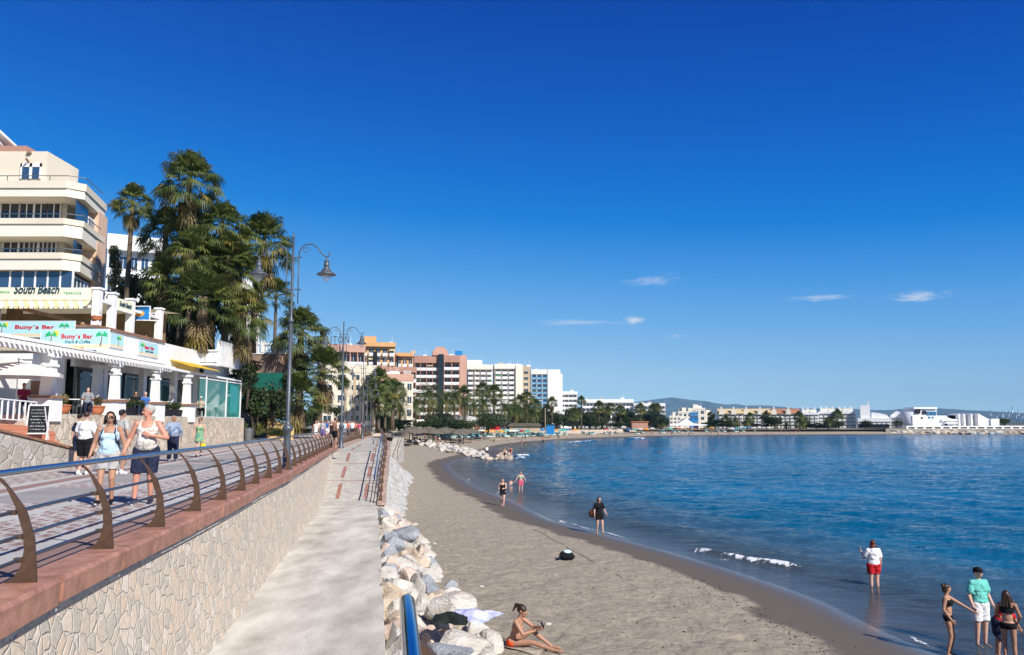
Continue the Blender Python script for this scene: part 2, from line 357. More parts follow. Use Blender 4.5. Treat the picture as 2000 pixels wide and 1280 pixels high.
# thin foam along the last film of water
edge = np.exp(-((d+.32+.5*(vnoise(X*.8, Y*.8)-.5))/.16)**2)*(.25+.9*fbm(X*1.5, Y*1.5, 3))
foam = np.maximum(foam, edge*.85*np.clip(fbm(X*.25+5, Y*.25, 2)*3-1.1, 0, 1))
edge2 = np.exp(-((d+1.9+1.3*(fbm(X*.4, Y*.4, 2)-.5))/.12)**2)*fbm(X*2.5, Y*2.5, 3)
foam = np.maximum(foam, edge2*.75*np.clip(fbm(X*.3+15, Y*.3, 2)*4-1.9, 0, 1))
Z = Z+.012
sea = bpy.data.materials.new('sea_water'); sea.use_nodes = True; nt = sea.node_tree; b_ = nt.nodes['Principled BSDF']
tc = N(sea, 'ShaderNodeTexCoord'); sh = N(sea, 'ShaderNodeAttribute', attribute_name='shore'); fo = N(sea, 'ShaderNodeAttribute', attribute_name='foam')
deep = N(sea, 'ShaderNodeMapRange', interpolation_type='SMOOTHSTEP'); L(sea, sh.outputs['Fac'], deep.inputs[0]); deep.inputs[1].default_value = -1.5; deep.inputs[2].default_value = -26
ramp = N(sea, 'ShaderNodeValToRGB'); L(sea, deep.outputs[0], ramp.inputs[0]); cr = ramp.color_ramp
cr.elements[0].color = (.05, .075, .095, 1); cr.elements[1].position = 1; cr.elements[1].color = (.0, .108, .232, 1)
e = cr.elements.new(.3); e.color = (.001, .092, .19, 1)
pn = N(sea, 'ShaderNodeTexNoise'); pn.inputs['Scale'].default_value = .035; pn.inputs['Detail'].default_value = 5
mp = N(sea, 'ShaderNodeMapping'); mp.inputs['Scale'].default_value = (.5, 1.3, 1); L(sea, tc.outputs['Object'], mp.inputs[0]); L(sea, mp.outputs[0], pn.inputs['Vector'])
pr = N(sea, 'ShaderNodeMapRange'); L(sea, pn.outputs[0], pr.inputs[0]); pr.inputs[1].default_value = .3; pr.inputs[2].default_value = .7; pr.inputs[3].default_value = .6; pr.inputs[4].default_value = 1.35
vm = N(sea, 'ShaderNodeVectorMath', operation='SCALE'); L(sea, ramp.outputs[0], vm.inputs[0]); L(sea, pr.outputs[0], vm.inputs['Scale'])
fn = N(sea, 'ShaderNodeTexNoise'); fn.inputs['Scale'].default_value = 9; fn.inputs['Detail'].default_value = 6; L(sea, tc.outputs['Object'], fn.inputs['Vector'])
fa = N(sea, 'ShaderNodeMath', operation='ADD'); L(sea, fn.outputs[0], fa.inputs[0]); L(sea, fo.outputs['Fac'], fa.inputs[1])
fr = N(sea, 'ShaderNodeMapRange'); L(sea, fa.outputs[0], fr.inputs[0]); fr.inputs[1].default_value = .92; fr.inputs[2].default_value = 1.12
cx = N(sea, 'ShaderNodeMix', data_type='RGBA'); L(sea, fr.outputs[0], cx.inputs[0]); L(sea, vm.outputs[0], cx.inputs[6]); cx.inputs[7].default_value = (.75, .78, .8, 1); L(sea, cx.outputs[2], b_.inputs['Base Color'])
rg = N(sea, 'ShaderNodeMapRange'); L(sea, fr.outputs[0], rg.inputs[0]); rg.inputs[3].default_value = .09; rg.inputs[4].default_value = .8; L(sea, rg.outputs[0], b_.inputs['Roughness'])
b_.inputs['IOR'].default_value = 1.22; b_.inputs['Specular IOR Level'].default_value = .24
def wn_(scale, st, det=5, dist=.4):
    m_ = N(sea, 'ShaderNodeMapping'); m_.inputs['Scale'].default_value = st; m_.inputs['Rotation'].default_value = (0, 0, .12); L(sea, tc.outputs['Object'], m_.inputs[0])
    n_ = N(sea, 'ShaderNodeTexNoise'); n_.inputs['Scale'].default_value = scale; n_.inputs['Detail'].default_value = det; n_.inputs['Distortion'].default_value = dist; n_.inputs['Roughness'].default_value = .6; L(sea, m_.outputs[0], n_.inputs['Vector']); return n_.outputs[0]
w1 = wn_(1.0, (.55, 1.5, 1)); w2 = wn_(.16, (.6, 1.8, 1), 4)
b1 = N(sea, 'ShaderNodeBump'); b1.inputs['Strength'].default_value = 1; b1.inputs['Distance'].default_value = .30; L(sea, w1, b1.inputs['Height'])
b2 = N(sea, 'ShaderNodeBump'); b2.inputs['Strength'].default_value = 1; b2.inputs['Distance'].default_value = .9; L(sea, w2, b2.inputs['Height']); L(sea, b1.outputs[0], b2.inputs['Normal'])
# calm film at the very edge
calm = N(sea, 'ShaderNodeMapRange'); L(sea, sh.outputs['Fac'], calm.inputs[0]); calm.inputs[1].default_value = -1; calm.inputs[2].default_value = -9; calm.inputs[3].default_value = .12; calm.inputs[4].default_value = 1
L(sea, calm.outputs[0], b1.inputs['Strength']); L(sea, calm.outputs[0], b2.inputs['Strength'])
L(sea, b2.outputs[0], b_.inputs['Normal'])
al = N(sea, 'ShaderNodeMapRange', interpolation_type='SMOOTHSTEP'); L(sea, sh.outputs['Fac'], al.inputs[0]); al.inputs[1].default_value = .3; al.inputs[2].default_value = -7; al.inputs[3].default_value = .35; al.inputs[4].default_value = 1
am = N(sea, 'ShaderNodeMath', operation='MAXIMUM'); L(sea, al.outputs[0], am.inputs[0]); L(sea, fr.outputs[0], am.inputs[1]); L(sea, am.outputs[0], b_.inputs['Alpha'])
grid_mesh('sea', X, Y, Z, sea, keep=(d < .25), attrs={'shore': d, 'foam': foam}, kind='structure')
X, Y = polar(890, 10500, 40, -.35, 1.15, 60); grid_mesh('open_sea', X, Y, X*0+.02, sea, attrs={'shore': X*0-400, 'foam': X*0}, kind='structure')
mb = MB(); mb.add([(150,-60,-.03),(9000,-60,-.03),(9000,14000,-.03),(1000,14000,-.03),(1000,800,-.03)], [(0,1,2,3,4)])

# mountains across the bay
mt = mat('haze_tinted_rock', (.10, .115, .135), .95, .05, var=.35, vscale=.002, bump=.5, bscale=.004)  # slightly blue rock; some of the distance haze is tinted into its colour
def ridge(name, pts, D, depth, seed):
    xs = [p[0] for p in pts]; n = 220; m = 26; px = np.linspace(xs[0], xs[-1], n); top = np.interp(px, xs, [p[1] for p in pts])
    top = top-1.0*(fbm(px*.05+seed, px*0, 5)-.5)*4
    H = np.array([ZW(t, D) for t in top]); Xc = (px-1000)/1611*D
    s = np.linspace(0, 1, m)[:, None]; Yg = D-depth*(1-s)**1.0+0*px[None]; X_ = Xc[None]+0*s
    Zg = H[None]*(s**.8)*(1+.5*(fbm(X_*.0011+seed, Yg*.0016, 5)-.5)*(1-s))-(1-s)*0
    grid_mesh(name, X_, Yg, Zg, mt, kind='structure')
ridge('mountain_range', [(1050,818),(1150,806),(1240,786),(1310,777),(1360,782),(1420,790),(1500,793),(1560,798),(1640,797),(1700,802),(1760,799),(1800,797),(1860,799),(1920,803),(2000,808),(2150,815),(2400,826)], 9500, 2600, 3)
# ---------------------------------------------------------------- promenade edge
PZ = 3.7                                   # promenade level
EDGE = [(-2.2,-4),(-3.35,3),(-4.14,7.4),(-4.42,9.33),(-4.69,11.4),(-4.93,13.25),(-5.2,15.2),(-5.52,17.4),(-5.86,19.5),(-6.75,25.5),(-8.6,36.7),(-10.9,51),(-12.6,64),(-14.9,82),(-17.2,102)]
EL = crom(EDGE, 6)
EY = EL[:, 1]; EX = EL[:, 0]
def ex(y): return float(np.interp(y, EY, EX))
def edir(y):
    v = Vector((ex(y+.6)-ex(y-.6), 1.2, 0)); return v.normalized()

def stone_mat(name, scale, c1, c2, joint, jw=.05, rough=.85, warm=0):
    m = bpy.data.materials.new(name); m.use_nodes = True; b = m.node_tree.nodes['Principled BSDF']; b.inputs['Roughness'].default_value = rough; b.inputs['Specular IOR Level'].default_value = .2
    tc = N(m, 'ShaderNodeTexCoord'); dn = N(m, 'ShaderNodeTexNoise'); dn.inputs['Scale'].default_value = scale*.9; L(m, tc.outputs['Object'], dn.inputs['Vector'])
    ds = N(m, 'ShaderNodeVectorMath', operation='MULTIPLY_ADD'); L(m, dn.outputs['Color'], ds.inputs[0]); ds.inputs[1].default_value = (.22/scale*2,)*3; L(m, tc.outputs['Object'], ds.inputs[2])
    v1 = N(m, 'ShaderNodeTexVoronoi', feature='DISTANCE_TO_EDGE'); v2 = N(m, 'ShaderNodeTexVoronoi', feature='F1')
    for v in (v1, v2): v.inputs['Scale'].default_value = scale; L(m, ds.outputs[0], v.inputs['Vector'])
    cell = N(m, 'ShaderNodeSeparateColor'); L(m, v2.outputs['Color'], cell.inputs[0])
    cm = N(m, 'ShaderNodeValToRGB'); L(m, cell.outputs[0], cm.inputs[0]); e = cm.color_ramp.elements
    e[0].color = (*c1, 1); e[1].color = (*c2, 1); q = e.new(.5); q.color = (c1[0]*.55+c2[0]*.5, c1[1]*.52+c2[1]*.47, c1[2]*.48+c2[2]*.44, 1)
    if warm: q = e.new(.75); q.color = (c2[0]*.95, c2[1]*.84, c2[2]*.74, 1)
    nz = N(m, 'ShaderNodeTexNoise'); nz.inputs['Scale'].default_value = scale*4; nz.inputs['Detail'].default_value = 8; nz.inputs['Roughness'].default_value = .7; L(m, tc.outputs['Object'], nz.inputs['Vector'])
    mr = N(m, 'ShaderNodeMapRange'); L(m, nz.outputs[0], mr.inputs[0]); mr.inputs[1].default_value = .25; mr.inputs[2].default_value = .75; mr.inputs[3].default_value = .68; mr.inputs[4].default_value = 1.15
    sc = N(m, 'ShaderNodeVectorMath', operation='SCALE'); L(m, cm.outputs[0], sc.inputs[0]); L(m, mr.outputs[0], sc.inputs['Scale'])
    jr = N(m, 'ShaderNodeMapRange', interpolation_type='SMOOTHSTEP'); L(m, v1.outputs['Distance'], jr.inputs[0]); jr.inputs[1].default_value = jw*.35; jr.inputs[2].default_value = jw*1.5
    mx = N(m, 'ShaderNodeMix', data_type='RGBA'); L(m, jr.outputs[0], mx.inputs[0]); mx.inputs[6].default_value = (*joint, 1); L(m, sc.outputs[0], mx.inputs[7]); L(m, mx.outputs[2], b.inputs['Base Color'])
    ht = N(m, 'ShaderNodeMath', operation='MULTIPLY_ADD'); L(m, nz.outputs[0], ht.inputs[0]); ht.inputs[1].default_value = .45; L(m, jr.outputs[0], ht.inputs[2])
    bp = N(m, 'ShaderNodeBump'); bp.inputs['Strength'].default_value = .9; bp.inputs['Distance'].default_value = .085/scale; L(m, ht.outputs[0], bp.inputs['Height']); L(m, bp.outputs[0], b.inputs['Normal'])
    return m
M_rubble = stone_mat('cream_rubble_stone', 4.6, (.52, .47, .395), (.74, .66, .56), (.60, .54, .455), .055, warm=1)
M_rubble2 = stone_mat('rubble_stone_far', 2.2, (.48, .42, .34), (.68, .60, .49), (.50, .44, .36), .05, warm=1)
M_brickish = stone_mat('pink_rubble_stone', 4.0, (.30, .20, .15), (.46, .32, .24), (.22, .16, .13), .06)
M_marble = mat('pink_marble', (.44, .22, .15), .5, .35, var=.3, vscale=4, var2=(.25, .115, .08), bump=.25, bscale=25)
M_marble_top = mat('worn_marble', (.48, .34, .27), .6, .3, var=.4, vscale=3, bump=.2, bscale=20)
M_conc = mat('pale_concrete', (.58, .55, .49), .85, .2, var=.38, vscale=.55, var2=(.36, .33, .28), bump=.35, bscale=18, stretch=(2.2, .9, 1), detail=9)
M_conc2 = mat('rough_concrete', (.5, .47, .42), .9, .2, var=.3, vscale=2.2, bump=.5, bscale=10, detail=8)
M_gunite = mat('white_gunite', (.62, .60, .56), .9, .2, var=.35, vscale=2.5, bump=1, bscale=3.5, detail=9)
M_corten = mat('brown_steel', (.12, .068, .042), .5, .5, metal=.35, var=.4, vscale=9, bump=.05, bscale=60)
M_blue = mat('polished_rail', (.36, .42, .50), .18, .5, metal=.95)
M_rail = mat('steel_rail', (.16, .19, .24), .3, .5, metal=.85)
M_iron = mat('grey_cast_iron', (.10, .115, .135), .45, .5, metal=.3, var=.25, vscale=15)
M_white = mat('white_render', (.80, .79, .765), .8, .2, var=.10, vscale=1.3, bump=.1, bscale=30)
M_dark = mat('black_and_painted_shade', (.012, .013, .015), .5, .2)  # colours dark planters; elsewhere its black paints the shade inside windows and openings

# paving: bands of red and white setts between plain slabs, running along the promenade
pav = bpy.data.materials.new('promenade_paving'); pav.use_nodes = True; b_ = pav.node_tree.nodes['Principled BSDF']; b_.inputs['Roughness'].default_value = .75; b_.inputs['Specular IOR Level'].default_value = .25
uv = N(pav, 'ShaderNodeUVMap', uv_map='UVMap'); sx_ = N(pav, 'ShaderNodeSeparateXYZ'); L(pav, uv.outputs[0], sx_.inputs[0])
def mth(m, op, a, b=None, c=None):
    n = N(m, 'ShaderNodeMath', operation=op)
    for i, v in enumerate((a, b, c)):
        if v is None: continue
        if isinstance(v, (int, float)): n.inputs[i].default_value = v
        else: L(m, v, n.inputs[i])
    return n.outputs[0]
U = sx_.outputs[0]; V = sx_.outputs[1]
um = mth(pav, 'MODULO', U, 4.6)
def between(a, b, x): return mth(pav, 'MULTIPLY', mth(pav, 'GREATER_THAN', x, a), mth(pav, 'LESS_THAN', x, b))
rw = between(.75, 2.25, um)                # the patterned strip
vm_ = mth(pav, 'MODULO', mth(pav, 'ADD', V, 200), 5.2)
cross = mth(pav, 'MULTIPLY', between(0, 1.6, vm_), between(2.55, 4.3, um))
# small wavy setts
wv = mth(pav, 'MULTIPLY', mth(pav, 'SINE', mth(pav, 'MULTIPLY', V, 9.0)), .045)
du = mth(pav, 'MODULO', mth(pav, 'ADD', mth(pav, 'ADD', U, wv), 100), .25); dv = mth(pav, 'MODULO', mth(pav, 'ADD', mth(pav, 'ADD', V, mth(pav, 'MULTIPLY', U, .6)), 400), .36)
s1 = mth(pav, 'LESS_THAN', du, .10); s2 = mth(pav, 'LESS_THAN', dv, .2); st = mth(pav, 'MULTIPLY', s1, s2); st = mth(pav, 'MAXIMUM', st, mth(pav, 'MULTIPLY', mth(pav, 'GREATER_THAN', du, .17), mth(pav, 'GREATER_THAN', dv, .22)))
base = N(pav, 'ShaderNodeMix', data_type='RGBA'); tcn = N(pav, 'ShaderNodeTexCoord'); nzp = N(pav, 'ShaderNodeTexNoise'); nzp.inputs['Scale'].default_value = 1.3; nzp.inputs['Detail'].default_value = 8; L(pav, tcn.outputs['Object'], nzp.inputs['Vector'])
L(pav, nzp.outputs[0], base.inputs[0]); base.inputs[6].default_value = (.25, .235, .225, 1); base.inputs[7].default_value = (.42, .405, .395, 1)
setts = N(pav, 'ShaderNodeMix', data_type='RGBA'); L(pav, st, setts.inputs[0]); setts.inputs[6].default_value = (.50, .47, .45, 1); setts.inputs[7].default_value = (.27, .155, .13, 1)
pm = N(pav, 'ShaderNodeMix', data_type='RGBA'); L(pav, mth(pav, 'MAXIMUM', rw, cross), pm.inputs[0]); L(pav, base.outputs[2], pm.inputs[6]); L(pav, setts.outputs[2], pm.inputs[7])
lb = mth(pav, 'MAXIMUM', between(.45, .75, um), between(2.25, 2.55, um)); lb = mth(pav, 'MAXIMUM', lb, between(4.3, 4.6, um))
pl = N(pav, 'ShaderNodeMix', data_type='RGBA'); L(pav, lb, pl.inputs[0]); L(pav, pm.outputs[2], pl.inputs[6]); pl.inputs[7].default_value = (.52, .50, .475, 1)
rb = mth(pav, 'MAXIMUM', between(0, .45, um), mth(pav, 'MULTIPLY', between(2.55, 4.3, um), mth(pav, 'LESS_THAN', mth(pav, 'MODULO', mth(pav, 'ADD', V, 200), 1.3), .02)))
p2 = N(pav, 'ShaderNodeMix', data_type='RGBA'); L(pav, rb, p2.inputs[0]); L(pav, pl.outputs[2], p2.inputs[6]); p2.inputs[7].default_value = (.31, .20, .17, 1)
dirt = N(pav, 'ShaderNodeTexNoise'); dirt.inputs['Scale'].default_value = .4; dirt.inputs['Detail'].default_value = 9; dirt.inputs['Roughness'].default_value = .7; L(pav, tcn.outputs['Object'], dirt.inputs['Vector'])
dr = N(pav, 'ShaderNodeMapRange'); L(pav, dirt.outputs[0], dr.inputs[0]); dr.inputs[1].default_value = .3; dr.inputs[2].default_value = .7; dr.inputs[3].default_value = .8; dr.inputs[4].default_value = 1.12
ps = N(pav, 'ShaderNodeVectorMath', operation='SCALE'); L(pav, p2.outputs[2], ps.inputs[0]); L(pav, dr.outputs[0], ps.inputs['Scale']); L(pav, ps.outputs[0], b_.inputs['Base Color'])

def strip(name, rows, material, uvs=None, **kw):   # rows: list of point lists
    mb = MB(); w = len(rows[0]); vs = [p for r in rows for p in r]
    fs = [(i*w+j, i*w+j+1, (i+1)*w+j+1, (i+1)*w+j) for i in range(len(rows)-1) for j in range(w-1)]
    a = Vector(vs[fs[0][1]])-Vector(vs[fs[0][0]]); c = Vector(vs[fs[0][3]])-Vector(vs[fs[0][0]])
    if a.cross(c).z < 0: fs = [tuple(reversed(f)) for f in fs]
    mb.add(vs, fs); o = mb.build(name, material, **kw)
    if uvs:
        fl = [p for r in uvs for p in r]; ul = o.data.uv_layers.new(name='UVMap')
        for lp in o.data.loops: ul.data[lp.index].uv = fl[lp.vertex_index]
    return o
ys = [-4+i*1.0 for i in range(0, 107)]
strip('promenade', [[(ex(y)-.30-w, y, PZ) for w in (0, 1, 2.3, 4.6, 9.2, 14)] for y in ys], pav, [[(w, y) for w in (0, 1, 2.3, 4.6, 9.2, 14)] for y in ys], kind='structure')

# the retaining wall and its marble coping
BAT = .55
mb = MB(); ys = [-4+i*.5 for i in range(111)]
def wz(y): return 1.2 if y < 37 else 1.2
rows = []
for y in ys:
    rows.append((ex(y)-.02, ex(y)+.12*(1 if y < 60 else 1), y))
vs = []; fs = []
for a, b, y in rows: vs += [(a, y, PZ-.22), (b+.10, y, 1.0), (a-.45, y, 1.0), (a-.45, y, PZ-.22)]
for i in range(len(rows)-1):
    q = i*4; r = q+4; fs += [(q, q+1, r+1, r), (q+3, q, r, r+3)]
mb.add(vs, fs)
seawall = mb.build('retaining_wall', M_rubble, label='long cream rubble stone retaining wall under the promenade railing', cat='wall')
mt2 = MB(); y = -3.9; random.seed(3)
while y < 51:
    y2 = y+random.uniform(1.55, 1.75); g = .02
    for (z0, z1, o0, o1) in ((PZ-.22+random.uniform(-.012, .012), PZ+.012+random.uniform(-.008, .008), .10, -.36),):
        a0 = ex(y+g); a1 = ex(y2-g); j = random.uniform(-.015, .015)
        c0 = [(a0+o0+j, y+g), (a1+o0+j, y2-g), (a1+o1, y2-g), (a0+o1, y+g)]
        bev = .035
        v = [(c0[0][0]-.02, c0[0][1], z0), (c0[1][0]-.02, c0[1][1], z0), (c0[2][0], c0[2][1], z0), (c0[3][0], c0[3][1], z0),
             (c0[0][0], c0[0][1], z1-bev), (c0[1][0], c0[1][1], z1-bev), (c0[0][0]-bev, c0[0][1], z1), (c0[1][0]-bev, c0[1][1], z1), (c0[2][0], c0[2][1], z1), (c0[3][0], c0[3][1], z1)]
        mt2.add(v, [(0,1,5,4), (4,5,7,6), (6,7,8,9), (0,4,6,9,3), (1,2,8,7,5), (3,2,1,0)])
    # rough end blocks between the slabs
    mt2.box(ex(y2)-.34, ex(y2)+.085, y2-.05, y2+.05, PZ-.20, PZ-.035)
    y = y2
mt2.build('coping', M_marble, seawall)
mbj = MB()
for a, b in zip(ys[:-1], ys[1:]):
    if a >= 51: break
    mbj.add([(ex(a)+.03, a, PZ-.30), (ex(b)+.03, b, PZ-.30), (ex(b)+.03, b, PZ-.215), (ex(a)+.03, a, PZ-.215)], [(0, 1, 2, 3)])
mbj.build('mortar_bed', M_conc2, seawall)

# railings -------------------------------------------------------------
PROF_O = [(0,0),(.015,.16),(.045,.40),(.125,.63),(.25,.80),(.335,.90)]
PROF_I = [(.40,.935),(.30,.83),(.21,.655),(.135,.43),(.12,.28),(.135,.16),(.185,.06),(.28,0)]
def post_mesh():
    mb = MB(); poly = PROF_O+PROF_I; mb.prism([(-a, b) for a, b in poly], 'y', -.015, .015)
    for c, z in ((.215, .61), (.15, .40), (.135, .20)): mb.box(-c-.06, -c+.01, -.03, .03, z-.02, z+.02)
    return mb
POSTME = None
def railing(name, label, path, zf, spacing=2.0, group=None, off=.0, cat='railing', rails=((.23, .61), (.165, .40), (.145, .20)), y0=None, endpost=True):
    global POSTME
    y_a, y_b = path; root = thing(name, label, cat, (ex(y_a)-off, y_a, zf(y_a)), 0, group)
    if POSTME is None: POSTME = post_mesh().build('post', M_corten); PM = POSTME.data; bpy.data.objects.remove(POSTME); POSTME = PM
    ys = []; y = y_a
    while y < y_b+.1: ys.append(y); y += spacing
    rx = root.location
    for y in ys:
        d = edir(y); o = link('post', POSTME, root); o.location = (ex(y)-off-rx.x-.03, y-rx.y, zf(y)-rx.z); o.rotation_euler.z = math.atan2(d.y, d.x)-math.pi/2
    def path_at(c, z, ya, yb):
        out = []; n = max(2, int((yb-ya)/1.0)); 
        for i in range(n+1):
            y = ya+(yb-ya)*i/n; d = edir(y); nrm = Vector((-d.y, d.x, 0))
            out.append(Vector((ex(y)-off-.03, y, zf(y)+z))+nrm*c-rx)
        return out
    mb = MB(); mb.tube(path_at(.375, .95, y_a-.3, ys[-1]+.25), .032, 10); mb.build('handrail', M_blue, root)
    for c, z in rails:
        mb = MB(); mb.tube(path_at(c+.02, z, y_a-.3, ys[-1]+.25), .018, 8); mb.build('rail', M_rail, root)
    return root
pz = lambda y: PZ+.012
railing('railing', 'curved brown steel railing with polished tube handrail along the long marble coping, nearest the camera', (1.45, 50), pz, 1.985)
railing('railing', 'second stretch of brown railing beyond the landing, running on to the crowd', (53.5, 101), lambda y: PZ+.02, 1.95)

# the strip of wall below the second railing
mb = MB()
for i in range(49):
    a = 51+i; b = a+1; mb.add([(ex(a)+.06, a, 2.6), (ex(b)+.06, b, 2.6), (ex(b)+.06, b, PZ+.02), (ex(a)+.06, a, PZ+.02), (ex(a)-.4, a, PZ+.02), (ex(b)-.4, b, PZ+.02)], [(0,1,2,3), (3,2,5,4)])
mb.build('kerb_wall', M_marble_top, label='low pinkish wall carrying the second stretch of railing', cat='wall')

# walkway below
def wr(y): return float(np.interp(y, [4, 12.7, 36.7, 44, 51, 60, 75, 95], [-.55, -1.86, -5.92, -6.95, -7.85, -9.2, -11.6, -15.2]))
WZ = 1.5
mb = MB(); ys = [2+i*1.0 for i in range(36)]
for a, b in zip(ys[:-1], ys[1:]):
    j0 = .02*math.sin(a*2.7)+.015*math.sin(a*6.1); j1 = .02*math.sin(b*2.7)+.015*math.sin(b*6.1)
    A = (ex(a)-.1, a); B = (ex(b)-.1, b); mb.add([(A[0], a, WZ), (wr(a)+j0, a, WZ), (wr(b)+j1, b, WZ), (B[0], b, WZ), (wr(a)+j0, a, .2), (wr(b)+j1, b, .2)], [(0,1,2,3), (1,4,5,2)])
mb.build('lower_walkway', M_conc, kind='structure')
# ramp up from the walkway to the landing
def rz(y): return float(np.interp(y, [36.9, 38, 51, 53, 96], [WZ, WZ+.08, PZ-.30, PZ-.27, PZ-.2]))
mb = MB(); ys = [37+i*.5 for i in range(117)]
for a, b in zip(ys[:-1], ys[1:]):
    mb.add([(ex(a)-.1, a, rz(a)), (wr(a), a, rz(a)), (wr(b), b, rz(b)), (ex(b)-.1, b, rz(b))], [(0,1,2,3)])
mb.build('ramp', M_conc2, kind='structure')
mb = MB()
for ya, yb in ((38.6, 41.8), (43.3, 46.3), (47.8, 50.5), (53, 57), (60, 66)):
    for f in (.30, .78):
        xa = ex(ya)*(1-f)+wr(ya)*f; xb = ex(yb)*(1-f)+wr(yb)*f; mb.add([(xa-.09, ya, rz(ya)+.004), (xa+.09, ya, rz(ya)+.004), (xb+.09, yb, rz(yb)+.004), (xb-.09, yb, rz(yb)+.004)], [(0,1,2,3)])
for y in (42.5, 47.0, 51.2, 58.5, 67):
    mb.add([(ex(y)+.1, y, rz(y)+.005), (wr(y), y, rz(y)+.005), (wr(y), y+.12, rz(y+.12)+.005), (ex(y)+.1, y+.12, rz(y+.12)+.005)], [(0,1,2,3)])
mb.build('ramp_band', M_marble, kind='structure')
# outer wall of the ramp with pink coping, and its railing
mb = MB(); mc_ = MB()
for a, b in zip(ys[:-1], ys[1:]):
    mb.add([(wr(a)+.30, a, -.2), (wr(b)+.30, b, -.2), (wr(b)+.30, b, rz(b)-.02), (wr(a)+.30, a, rz(a)-.02)], [(0,1,2,3)])
    A, B = wr(a), wr(b)
    mc_.add([(A-.02, a, rz(a)-.05), (A-.02, a, rz(a)+.11), (A+.36, a, rz(a)+.11), (A+.36, a, rz(a)-.05), (B-.02, b, rz(b)-.05), (B-.02, b, rz(b)+.11), (B+.36, b, rz(b)+.11), (B+.36, b, rz(b)-.05)], [(0,4,5,1), (1,5,6,2), (2,6,7,3)])
mb.add([(wr(37)-.02, 37, 0), (wr(37)+.30, 37, 0), (wr(37)+.30, 37, rz(37)), (wr(37)-.02, 37, rz(37))], [(0,1,2,3)])
rw_ = mb.build('ramp_wall', M_conc2, label='pale rendered outer wall of the ramp, pink coping on top', cat='wall'); 
mc_.add([(wr(37)-.02, 37, rz(37)-.05), (wr(37)+.36, 37, rz(37)-.05), (wr(37)+.36, 37, rz(37)+.11), (wr(37)-.02, 37, rz(37)+.11)], [(0,1,2,3)])
mc_.build('coping', M_marble_top, rw_)
def ramp_rail(name, label, ya, yb, off=.2, sp=1.9):
    root = thing(name, label, 'railing', (wr(ya)+off, ya, rz(ya)+.11)); rx = root.location
    y = ya
    yy = []
    while y < yb+.05: yy.append(y); y += sp
    for y in yy:
        o = link('post', POSTME, root); o.location = (wr(y)+off-rx.x, y-rx.y, rz(y)+.11-rx.z); o.rotation_euler.z = .15
    def pa(c, z): return [Vector((wr(y)+off-c, y, rz(y)+.11+z))-rx for y in np.linspace(ya-.35, yy[-1]+.2, 14)]
    mb = MB(); mb.tube(pa(.375, .95), .032, 10); mb.build('handrail', M_blue, root)
    for c, z in ((.27, .61), (.215, .40), (.195, .20)):
        mb = MB(); mb.tube(pa(c, z), .018, 8); mb.build('rail', M_rail, root)
ramp_rail('railing', 'brown curved railing climbing the right side of the ramp', 37.6, 52)
ramp_rail('railing', 'far brown railing on the sea side of the landing above the beach steps', 66, 92, sp=2.0)

# white sprayed-concrete slope between the ramp wall and the sand
rows = []
for y in np.linspace(36.8, 84, 70):
    t = (wr(y)+.25, float(np.interp(y, [36.8, 40, 55, 75, 84], [1.1, 1.45, 2.5, 2.5, 1.6]))); bx = float(np.interp(y, [36.8, 41, 55, 75, 84], [-5.1, -4.75, -6.6, -8.7, -12.2])); r = []
    for s in np.linspace(0, 1, 22):
        x = t[0]*(1-s)+bx*s; z = t[1]*(1-s)**1.15+.25*s
        n = (float(fbm(np.array(x*1.1), np.array(y*.9), 3))-.5)*.5*min(1, 4*s); r.append((x+n*.5, y+n*.2, z+n))
    rows.append(r)
so = strip('concrete_slope', rows, M_gunite, kind='structure')
so.data.polygons.foreach_set('use_smooth', [True]*len(so.data.polygons))

# handrail end just below the camera
gr = thing('handrail', 'thick polished blue handrail end in the near foreground', 'handrail', (-.31, 1.9, 3.6))
P0 = W(795, 1174, 2.9); P1 = W(806, 1300, 2.25); dv = (P1-P0).normalized(); P2 = P0+dv*3.2
mb = MB(); pts = [P0-dv*.012, P0, P0+dv*.02]+[P0+dv*k for k in (.4, .8, 1.6, 2.4)]
mb.tube([p-Vector(gr.location) for p in pts], [.018, .024, .0265, .0265, .0265, .0265, .0265], 20); mb.build('tube', mat('polished_blue_tube', (.30, .38, .50), .12, .5, metal=1), gr)
mb = MB(); q = P0+dv*.33-Vector(gr.location)
mb.M = Matrix.Translation(q+Vector((.39, 0, -.95))); mb.prism([(-a, b) for a, b in PROF_O+PROF_I], 'y', -.022, .022); mb.build('post', M_corten, gr)
mb = MB(); mb.box(-3.2, .12, -4, 2.6, 3.35, 3.6); mb.box(-.2, .12, -4, 2.6, .2, 3.35); mb.build('landing', M_conc2, kind='structure')

